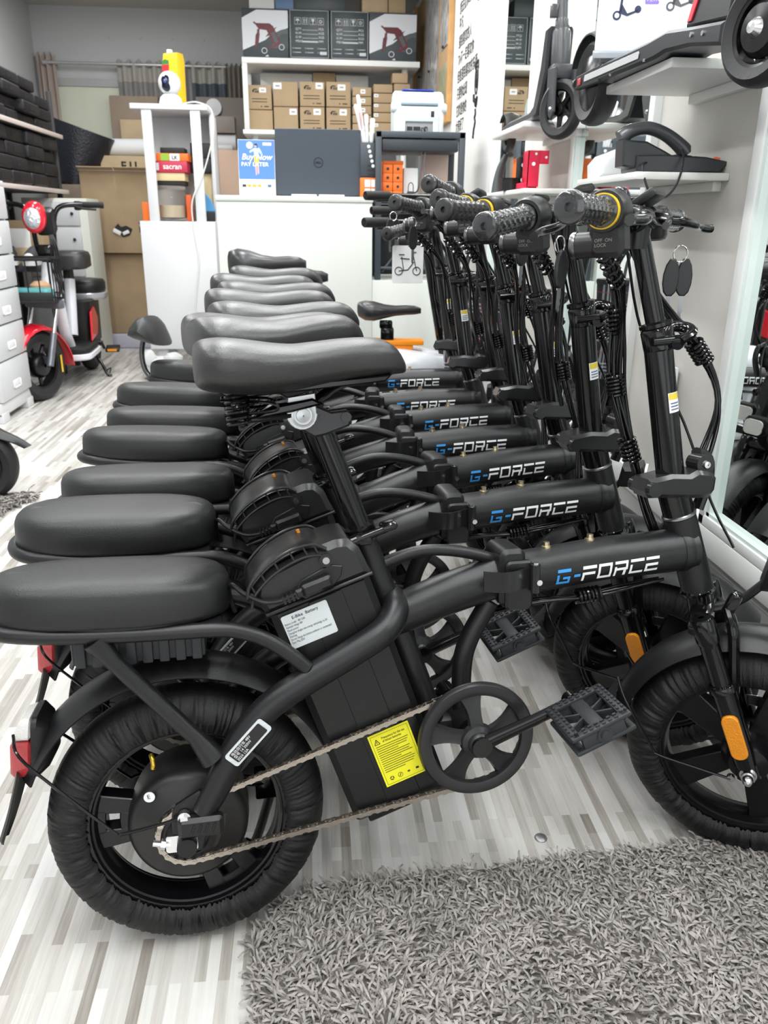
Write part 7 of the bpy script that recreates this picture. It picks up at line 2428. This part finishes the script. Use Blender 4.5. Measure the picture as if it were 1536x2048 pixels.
cr_.prism([(-0.175, 0.018), (-0.13, 0.012), (-0.02, 0.030), (-0.02, 0.05), (-0.05, 0.065), (-0.105, 0.090), (-0.180, 0.095)], -0.05, 0.05, lambda u, v, d: Vector((u, d - 0.03, v)), bev=0.006)
cr_.build('cradle', TG, t)
hs = MB()
pp = cr([(-0.180, -0.04, 0.100), (-0.150, -0.045, 0.122), (-0.100, -0.05, 0.130), (-0.045, -0.055, 0.112), (0.005, -0.06, 0.078), (0.025, -0.062, 0.056)], 6)
rg = []
for i, p in enumerate(pp):
    f = i / (len(pp) - 1)
    tg = (pp[min(i + 1, len(pp) - 1)] - pp[max(0, i - 1)]).normalized()
    up2 = Vector((-tg.z, 0, tg.x))
    w, h = 0.032, 0.019 + 0.007 * abs(2 * f - 1) ** 2 - 0.012 * max(0, (f - 0.9) / 0.1)
    rg.append([p + Vector((0, w * x_, 0)) + up2 * (h * z_) for x_, z_ in [(cos(a), sin(a)) for a in [2 * pi * k / 18 for k in range(18)]]])
hs.loft(rg)
hs.build('handset', mat('handset_grey', (0.055, 0.058, 0.064), 0.22, bump=0.05, bscale=500), t, smooth=60)
cd = MB()
cd.tube(cr([(0.005, -0.085, 0.07), (0.0, -0.12, 0.03), (-0.02, -0.155, -0.03), (-0.05, -0.165, -0.07), (-0.09, -0.165, -0.075), (-0.115, -0.158, -0.04), (-0.125, -0.13, 0.015), (-0.10, -0.085, 0.03)], 6), 0.0035, 7)
cd.build('cord', INK, t)
o = MB()
o.prism([(-0.10, 0.0), (0.075, 0.0), (0.075, 0.115), (0.0, 0.105), (-0.08, 0.075), (-0.105, 0.045)], -0.075, 0.075, lambda u, v, d: Vector((u, d, v)), bev=0.02)
o = o.build('white_device', mat('white_gloss_plastic', (0.80, 0.82, 0.84), 0.2), None, smooth=50)
o.location = (0.7616, 2.0716, 1.1)
o.scale = (0.677, 0.677, 0.677)
tag(o, 'white rounded plastic device behind the telephone on the lower shelf', 'device')

# ---- goods on the far lower shelf
SZ = 1.0985
t = thing('red_bracket', 'bright red metal bracket standing on the far lower wall shelf', 'bracket', (0.755, 2.83, SZ), s=0.677)
RM = mat('red_metal', (0.62, 0.012, 0.05), 0.3, bump=0.05, bscale=100)
b = MB()
b.bx(-0.058, -0.052, -0.05, 0.05, 0, 0.175, 0.001).bx(-0.058, 0.018, 0.045, 0.05, 0.0, 0.175, 0.001).bx(-0.058, 0.0, -0.05, -0.045, 0.012, 0.175, 0.001)
b.bx(-0.085, 0.10, -0.055, 0.055, 0.0, 0.007, 0.001).bx(-0.085, -0.06, -0.06, 0.05, 0, 0.03, 0.002).bx(0.0, 0.045, -0.05, -0.044, 0.115, 0.175, 0.001)
b.build('plate', RM, t)
b = MB()
for x, z, r in ((-0.03, 0.115, 0.009), (0.03, 0.145, 0.006), (-0.02, 0.16, 0.006)):
    b.cyl((x, -0.0505, z), (x, -0.0525, z), r, 14)
b.cyl((0.07, -0.03, 0.007), (0.07, -0.03, 0.009), 0.008, 12)
b.build('white_sticker', WHITE, t)
t = thing('cup_holder', 'black cup holder left of the red bracket on the far lower shelf', 'cup holder', (0.697, 2.945, SZ), s=0.677)
b = MB()
b.lathe([(0.045, 0.0), (0.048, 0.055), (0.052, 0.057), (0.052, 0.06), (0.044, 0.058), (0.041, 0.004), (0.0001, 0.004)], (0, 0, 0), (0, 0, 1), 28, cap0=True)
b.build('ring', PLAST, t)
b = MB()
b.bx(0.03, 0.075, -0.02, 0.03, 0.0, 0.16, 0.008)
for z in (0.05, 0.12):
    b.cyl((0.052, -0.020, z), (0.052, -0.032, z), 0.013, 14)
b.build('clamp', PLAST, t)
b = MB()
for z in (0.05, 0.12):
    b.cyl((0.052, -0.0325, z), (0.052, -0.034, z), 0.010, 14)
b.build('white_cap', WHITE, t)
solid('carton', 'orange carton standing behind the black cup holder', 'box', ORANGE, 0.745, 0.812, 3.047, 3.128, SZ, SZ + 0.115)
o = MB()
pp = cr([(0, 0, 0.0), (0.005, 0.01, 0.07), (0.02, 0.02, 0.14), (0.045, 0.02, 0.20)], 6)
rg = []
for i, p in enumerate(pp):
    f = i / (len(pp) - 1)
    rg.append([p + Vector((0.035 * (1 - 0.55 * f) * cos(a), 0.016 * sin(a), 0)) for a in [2 * pi * k / 14 for k in range(14)]])
o.loft(rg)
o = o.build('saddle_nose', mat('dark_saddle_part', (0.05, 0.055, 0.06), 0.4), None, smooth=60)
o.location = (0.7075, 3.195, SZ)
o.scale = (0.677, 0.677, 0.677)
tag(o, 'grey black curved part standing at the far end of the far lower shelf', 'part')
# white socket adapter hanging low by the near panel
o = MB()
o.box((0, 0, 0.05), (0.035, 0.05, 0.10), None, 0.005)
o = o.build('socket_adapter', WHITE)
o.location = (XR - 0.018, 1.86, 0.607)
o.scale = (0.677, 0.677, 0.677)
tag(o, 'white socket adapter low on the near wall panel behind the bikes', 'socket')

# =================================================================== BEYOND THE ROW: SEAT SCOOTERS, TOTE BAG
def seat_scooter(label, loc, rz, saddle_at, sz, silver, stem_y, hz, bx_=0.70, byaw=-1.0, barw=0.28, nose=1.0, thick=1.0):
    t = thing('seat_scooter', label, 'scooter', loc, rz)
    # local: forward +X
    col = SILV if silver else PLAST
    d = MB()
    d.prism([(-0.40, 0.16), (bx_ - 0.16, 0.16), (bx_ - 0.04, 0.26), (bx_ + 0.04, 0.44), (bx_ - 0.02, 0.45), (bx_ - 0.10, 0.30), (bx_ - 0.20, 0.23), (-0.40, 0.23)], -0.085, 0.085, SN, bev=0.02)
    if silver:
        for sg in (-1, 1):
            d.tube(cr([(-0.38, sg * 0.055, 0.46), (-0.05, sg * 0.055, 0.475), (bx_ - 0.1, sg * 0.055, 0.46), (bx_, 0, 0.44)], 5), 0.066, 18)
        d.tube([(-0.30, 0, 0.2), (-0.34, 0, 0.42)], 0.04, 14)
    d.build('body_frame', col, t)
    if silver:
        q = MB()
        q.bx(-0.30, bx_ - 0.10, -0.04, 0.04, 0.548, 0.566, 0.004)
        q.bx(-0.25, bx_ - 0.14, -0.035, 0.035, 0.52, 0.549, 0.004)
        q.build('orange_board', mat('orange_stripe', (0.85, 0.27, 0.01), 0.35), t)
    sp_ = MB()
    sp_.cyl((saddle_at, 0, 0.22), (saddle_at - 0.005, 0, sz - 0.045), 0.016, 16)
    sp_.bx(saddle_at - 0.025, saddle_at + 0.025, -0.03, 0.03, 0.566 if silver else 0.24, 0.61 if silver else 0.30, 0.004)
    sp_.bx(saddle_at - 0.03, saddle_at + 0.02, -0.018, 0.018, sz - 0.065, sz - 0.035, 0.006)
    spo_ = sp_.build('seat_post', GLOSS, t)
    s = MB()
    rg = []
    for s_, w, zt, zb in ((-0.115, 0.02, 0.022, -0.005), (-0.11, 0.05, 0.032, -0.02), (-0.085, 0.074, 0.038, -0.034), (-0.05, 0.078, 0.034, -0.036), (-0.01, 0.058, 0.024, -0.026), (0.03, 0.036, 0.020, -0.018), (0.07, 0.028, 0.022, -0.014), (0.105, 0.024, 0.020, -0.012), (0.128, 0.014, 0.012, -0.008)):
        rg.append([Vector((saddle_at + s_ * nose, w * nose * math.copysign(abs(cos(a)) ** 0.8, cos(a)), sz + (0.5 * (zt + zb) + 0.5 * (zt - zb) * math.copysign(abs(sin(a)) ** 0.75, sin(a))) * nose * thick)) for a in [2 * pi * k / 22 for k in range(22)]])
    s.loft(rg)
    s.build('saddle', mat('dark_saddle', (0.018, 0.018, 0.019), 0.33), t, smooth=70)
    st = MB()
    st.tube([(bx_, 0, 0.42), (stem_y, 0, hz)], 0.021, 16)
    st.cyl((bx_, 0, 0.36), (bx_ - 0.01, 0, 0.47), 0.032, 18)
    for sg in (-1, 1):
        st.tube([(bx_ + 0.01, sg * 0.05, 0.38), (bx_ + 0.06, sg * 0.055, 0.15)], 0.014, 10)
    st.bx(bx_ - 0.015, bx_ + 0.035, -0.06, 0.06, 0.36, 0.40, 0.008)
    bd_ = Vector((sin(byaw), -cos(byaw), 0))          # towards the right hand grip
    hc = Vector((stem_y, 0, hz))
    fd_ = Vector((cos(byaw), sin(byaw), 0))
    st.cyl(hc - bd_ * barw, hc + bd_ * barw, 0.012, 14)
    so_ = st.build('steering_stem', GLOSS, t)
    for sg in (-1, 1):
        g = MB()
        g.lathe([(0.012, barw - 0.11), (0.017, barw - 0.108), (0.017, barw - 0.004), (0.015, barw), (0.004, barw), (0.0001, barw - 0.003)], hc, bd_ * sg, 22)
        g.build('grip', RUBBER, so_)
        g = MB()
        g.tube(cr([hc + bd_ * (sg * (barw - 0.13)) + fd_ * 0.02, hc + bd_ * (sg * (barw - 0.09)) + fd_ * 0.05 + Vector((0, 0, -0.015)), hc + bd_ * (sg * (barw - 0.02)) + fd_ * 0.05 + Vector((0, 0, -0.02))], 4), 0.005, 8)
        g.build('brake_lever', GLOSS, so_)
    small_wheel(t, (bx_ + 0.06, 0, 0.15), 0.15, 0.03, (0, 1, 0), 'front_wheel', 0.05)
    small_wheel(t, (-0.45, 0, 0.15), 0.15, 0.03, (0, 1, 0), 'rear_wheel', 0.07)
    return t


t1 = seat_scooter('silver seat scooter with an orange board and narrow black saddle, past the bike row', (0.31, 3.12, 0), radians(-4), -0.02, 0.672, True, 0.11, 0.99, bx_=0.22, byaw=-0.9)
seat_scooter('black seat scooter with the higher rounded saddle, in front of the counter', (-0.16, 3.40, 0), radians(-2), -0.02, 0.82, False, 0.62, 1.085, bx_=0.72, byaw=-1.05, nose=1.28, thick=1.35)
seat_scooter('black seat scooter with the lower saddle, closest to the counter', (-0.05, 3.66, 0), radians(-2), -0.02, 0.755, False, 0.56, 1.035, bx_=0.66, byaw=-1.1, nose=1.15, thick=1.35)
# picture tag hanging from the seventh bike's bar
def bike_point(i, s, n, z):
    x, y, th, ln = BIKES[i][:4]
    return bike_matrix(x, y, th, ln) @ Vector((s, n, z))


t = thing('price_tag', 'white card with a bike drawing hanging among the far handlebars', 'tag', bike_point(6, 0.622, -0.150, 0.95) - Vector((0.02, 0.01, 0.135)))
b = MB()
b.prism(rrect(-0.045, 0.045, 0.0, 0.105, 0.006), -0.001, 0.001, lambda u, v, d: Vector((u, d, v)))
bo_ = b.build('card', PAPERW, t)
q = MB()
for cx in (-0.026, 0.026):
    q.tube([(cx + 0.011 * cos(a), -0.002, 0.035 + 0.011 * sin(a)) for a in [2 * pi * i / 16 for i in range(16)]], 0.0012, 5, closed=True)
for a, b_ in (((-0.026, 0.035), (0.0, 0.038)), ((0.0, 0.038), (0.018, 0.06)), ((0.026, 0.035), (0.014, 0.085)), ((-0.012, 0.038), (-0.018, 0.075)), ((-0.022, 0.070), (0.005, 0.068)), ((0.014, 0.085), (0.024, 0.087)), ((-0.026, 0.080), (-0.010, 0.080))):
    q.cyl((a[0], -0.002, a[1]), (b_[0], -0.002, b_[1]), 0.0013, 5)
q.build('bike_drawing', INK, bo_)
b = MB()
b.tube(cr([(0, 0, 0.10), (0.008, 0.0, 0.115), (0.02, 0.01, 0.135)], 4), 0.0012, 5)
b.build('string', INK, t)

# plaid tote
def plaid_material():
    m = bpy.data.materials.new('dark_plaid_cloth')
    m.use_nodes = True
    nt = m.node_tree
    L = nt.links.new
    bs = nt.nodes['Principled BSDF']
    bs.inputs['Roughness'].default_value = 0.8
    tc = nt.nodes.new('ShaderNodeTexCoord')
    sp = nt.nodes.new('ShaderNodeSeparateXYZ')
    L(tc.outputs['Object'], sp.inputs[0])
    def M_(op, a, b=None, c=None):
        q = nt.nodes.new('ShaderNodeMath')
        q.operation = op
        for i, x in enumerate((a, b, c)):
            if x is None:
                continue
            if isinstance(x, (int, float)):
                q.inputs[i].default_value = x
            else:
                L(x, q.inputs[i])
        return q.outputs[0]
    def bands(src, per, lines):
        f = M_('FRACT', M_('ADD', M_('DIVIDE', src, per), 10.0))
        tot = None
        for c, w in lines:
            s = M_('LESS_THAN', M_('ABSOLUTE', M_('SUBTRACT', f, c)), w)
            tot = s if tot is None else M_('ADD', tot, s)
        return tot
    wl = [(0.30, 0.025), (0.42, 0.025), (0.54, 0.025)]
    wx_ = bands(sp.outputs['X'], 0.085, wl)
    wz_ = bands(sp.outputs['Z'], 0.105, wl)
    rx = bands(sp.outputs['X'], 0.085, [(0.92, 0.018)])
    rz_ = bands(sp.outputs['Z'], 0.105, [(0.92, 0.018)])
    wsum = M_('MULTIPLY', M_('ADD', wx_, wz_), 0.42)
    rsum = M_('MINIMUM', M_('ADD', rx, rz_), 1.0)
    mx = nt.nodes.new('ShaderNodeMix')
    mx.data_type = 'RGBA'
    mx.inputs[6].default_value = (0.020, 0.018, 0.028, 1)
    mx.inputs[7].default_value = (0.62, 0.62, 0.66, 1)
    L(wsum, mx.inputs[0])
    m2 = nt.nodes.new('ShaderNodeMix')
    m2.data_type = 'RGBA'
    L(M_('MULTIPLY', rsum, 0.6), m2.inputs[0])
    L(mx.outputs[2], m2.inputs[6])
    m2.inputs[7].default_value = (0.35, 0.04, 0.05, 1)
    L(m2.outputs[2], bs.inputs['Base Color'])
    return m
PL = plaid_material()
t = thing('tote_bag', 'dark plaid tote bag hanging behind the far stems of the bike row', 'bag', (0.60, 2.88, 0.46), radians(-4))
b = MB()
rg = []
for k in range(13):
    f = k / 12
    z = 0.34 * f
    w = 0.120 + 0.022 * f
    dpt = 0.05 + 0.012 * sin(pi * f)
    rg.append([Vector((w * math.copysign(abs(cos(a)) ** 0.6, cos(a)), dpt * math.copysign(abs(sin(a)) ** 0.7, sin(a)) + 0.006 * sin(7 * a + 4 * f), z)) for a in [2 * pi * i / 48 for i in range(48)]])
b.loft(rg)
bo_ = b.build('bag_body', PL, t, smooth=60)
b = MB()
b.loft([[Vector((w * math.copysign(abs(cos(a)) ** 0.6, cos(a)), d * math.copysign(abs(sin(a)) ** 0.7, sin(a)), z)) for a in [2 * pi * i / 40 for i in range(40)]] for z, w, d in ((0.333, 0.143, 0.052), (0.343, 0.145, 0.054), (0.350, 0.143, 0.052))])
b.build('trim_band', INK, bo_)
for yy in (-0.045, 0.045):
    MB().tube(cr([(-0.07, yy, 0.34), (-0.05, yy * 0.6, 0.42), (0.0, 0, 0.50), (0.05, yy * 0.6, 0.42), (0.07, yy, 0.34)], 5), 0.006, 8, flat=0.5).build('strap', INK, t)
MB().box((-0.10, -0.02, 0.355), (0.05, 0.02, 0.012), Matrix.Rotation(0.2, 3, 'Y'), 0.004).build('green_tab', mat('lime_tab', (0.18, 0.62, 0.03), 0.4), t)

# ---- keys hanging from the locks
def keys(label, p, two=True, rz=0.0):
    t = thing('key_pair' if two else 'key', label, 'keys', p, rz)
    r = MB()
    r.tube([(0.010 * cos(a), 0, 0.098 + 0.012 * sin(a)) for a in [2 * pi * i / 18 for i in range(18)]], 0.0012, 6, closed=True)
    r.build('key_ring', CHROME, t)
    for k in range(2 if two else 1):
        f = MB()
        yy = -0.006 + 0.012 * k
        xx = 0.010 * (k * 2 - 1) if two else 0
        f.prism([(x_ + xx, z_) for x_, z_ in [(-0.004, 0.091), (0.004, 0.091), (0.009, 0.082), (0.0118, 0.068), (0.0118, 0.054), (0.009, 0.042), (0.004, 0.036), (-0.004, 0.036), (-0.009, 0.042), (-0.0118, 0.054), (-0.0118, 0.068), (-0.009, 0.082)]], yy - 0.004, yy + 0.004, lambda u, v, d: Vector((u, d, v)), bev=0.002)
        fo2 = f.build('key_fob', mat('fob_black', (0.014, 0.014, 0.015), 0.3), t)
        b = MB()
        b.prism([(x_ + xx, z_) for x_, z_ in [(-0.003, 0.042), (-0.003, 0.006), (0, 0.0), (0.003, 0.004), (0.0018, 0.009), (0.0035, 0.013), (0.002, 0.018), (0.0035, 0.022), (0.003, 0.042)]], yy - 0.001, yy + 0.001, lambda u, v, d: Vector((u, d, v)))
        b.build('key_blade', mat('key_steel', (0.30, 0.30, 0.31), 0.3, metal=1.0), fo2)
    return t



keys('pair of black keys hanging right of the nearest bike stem', bike_point(0, 0.775, 0.09, 0.880), True, -0.35)
keys('black key under the lock of the second bike', bike_point(1, 0.60, -0.12, 0.865), False, 0.5)
keys('black key under the lock of the third bike', bike_point(2, 0.60, -0.12, 0.880), False, 0.4)
keys('black key under the lock of the sixth bike, dark fob', bike_point(5, 0.575, -0.16, 0.885), False, 0.2)
keys('pair of keys with pale fobs among the farthest handlebars', bike_point(6, 0.56, -0.15, 0.90), True, 0.1)

# =================================================================== RUGS AND SMALL THINGS ON THE FLOOR
def shag(name, label, poly_in, bounds, n, z0, col, length, seed, edge=None):
    rnd = random.Random(seed)
    t = thing(name, label, 'rug', ((bounds[0] + bounds[1]) / 2, (bounds[2] + bounds[3]) / 2, 0))
    ox, oy = (bounds[0] + bounds[1]) / 2, (bounds[2] + bounds[3]) / 2
    b = MB()
    b.prism([(x - ox, y - oy) for x, y in poly_in], 0.001, 0.010, XYZ)
    b.build('backing', mat('rug_backing', (0.10, 0.09, 0.085), 0.95), t)
    def inside(x, y):
        c = False
        k = len(poly_in)
        for i in range(k):
            x1, y1 = poly_in[i]
            x2, y2 = poly_in[(i + 1) % k]
            if (y1 > y) != (y2 > y) and x < (x2 - x1) * (y - y1) / (y2 - y1) + x1:
                c = not c
        return c
    vs, fs, mi = [], [], []
    made = 0
    while made < n:
        x = rnd.uniform(bounds[0], bounds[1])
        y = rnd.uniform(bounds[2], bounds[3])
        if not inside(x, y):
            continue
        made += 1
        fl = noise.noise(Vector((x * 4, y * 4, seed))) * 3.2 + noise.noise(Vector((x * 17, y * 17, seed + 3))) * 1.6 + rnd.gauss(0, 0.7)
        an = fl * 1.3 + seed
        lean = rnd.uniform(0.45, 1.40)
        L_ = length * rnd.uniform(0.65, 1.15)
        d = Vector((cos(an) * sin(lean), sin(an) * sin(lean), cos(lean)))
        sd = Vector((-sin(an), cos(an), 0))
        r = rnd.uniform(0.0017, 0.0027) * z0
        P = []
        p = Vector((x - ox, y - oy, 0.008))
        k = 4
        for i in range(k + 1):
            f = i / k
            P.append((p.copy(), r * (1.0 if f < 0.9 else 0.65)))
            d = (d + Vector((0, 0, -0.24)) + sd * rnd.uniform(-0.38, 0.38)).normalized()
            p = p + d * (L_ / k)
            p.z = max(p.z, 0.006)
        base = len(vs)
        m = rnd.choice((0, 0, 1, 2) if noise.noise(Vector((x * 9, y * 9, seed + 9.0))) > -0.15 else (1, 1, 0))
        for i, (q, rr) in enumerate(P):
            tn = (P[min(i + 1, k)][0] - P[max(i - 1, 0)][0]).normalized()
            u = tn.cross(Vector((0, 0, 1)))
            if u.length < 1e-4:
                u = Vector((1, 0, 0))
            u.normalize()
            w = u.cross(tn)
            for a in (0.5, 2.6, 4.7):
                vs.append(q + (u * cos(a + i * 0.8) + w * sin(a + i * 0.8)) * rr)
        for i in range(k):
            for j in range(3):
                a0 = base + i * 3 + j
                a1 = base + i * 3 + (j + 1) % 3
                fs.append((a0, a1, a1 + 3, a0 + 3))
                mi.append(m)
        fs.append((base + k * 3, base + k * 3 + 1, base + k * 3 + 2))
        mi.append(m)
    mb = MB()
    mb.v = [tuple(v) for v in vs]
    mb.f = fs
    mb.mi = mi
    mats = [mat('rug_yarn_%d%s' % (i, name), tuple(c * kk for c in col), 0.9) for i, kk in enumerate((1.0, 0.84, 1.14))]
    o = mb.build('pile', mats, t, smooth=70, recalc=False)
    o['kind'] = 'stuff'
    return t


big = [(-0.105, 0.895), (-0.06, 0.962), (-0.02, 0.985), (0.10, 0.995), (0.30, 1.005), (0.52, 1.025), (0.80, 1.04), (1.22, 1.06), (1.22, 0.38), (-0.07, 0.38), (-0.085, 0.70)]
shag('shag_rug', 'grey brown shag rug on the floor in front of the nearest bike', big, (-0.13, 1.22, 0.38, 1.07), 40000, 0.92, (0.34, 0.315, 0.295), 0.027, 3)
small = [(-1.09, 2.99), (-1.05, 2.94), (-1.10, 2.82), (-1.16, 2.62), (-1.20, 2.55), (-1.75, 2.55), (-1.75, 2.99)]
shag('shag_rug', 'small grey shag rug under the scooter at the left edge', small, (-1.75, -1.05, 2.55, 3.0), 5000, 1.6, (0.20, 0.18, 0.17), 0.045, 5)
c = MB()
c.lathe([(0.0001, 0.002), (0.009, 0.002), (0.0105, 0.001), (0.011, 0.0)], (0.377, 1.075, 0.0005), (0, 0, 1), 24)
tag(c.build('metal_disc', mat('dull_disc', (0.35, 0.35, 0.35), 0.4, metal=0.8)), 'small round metal disc on the floor at the rug edge', 'disc')
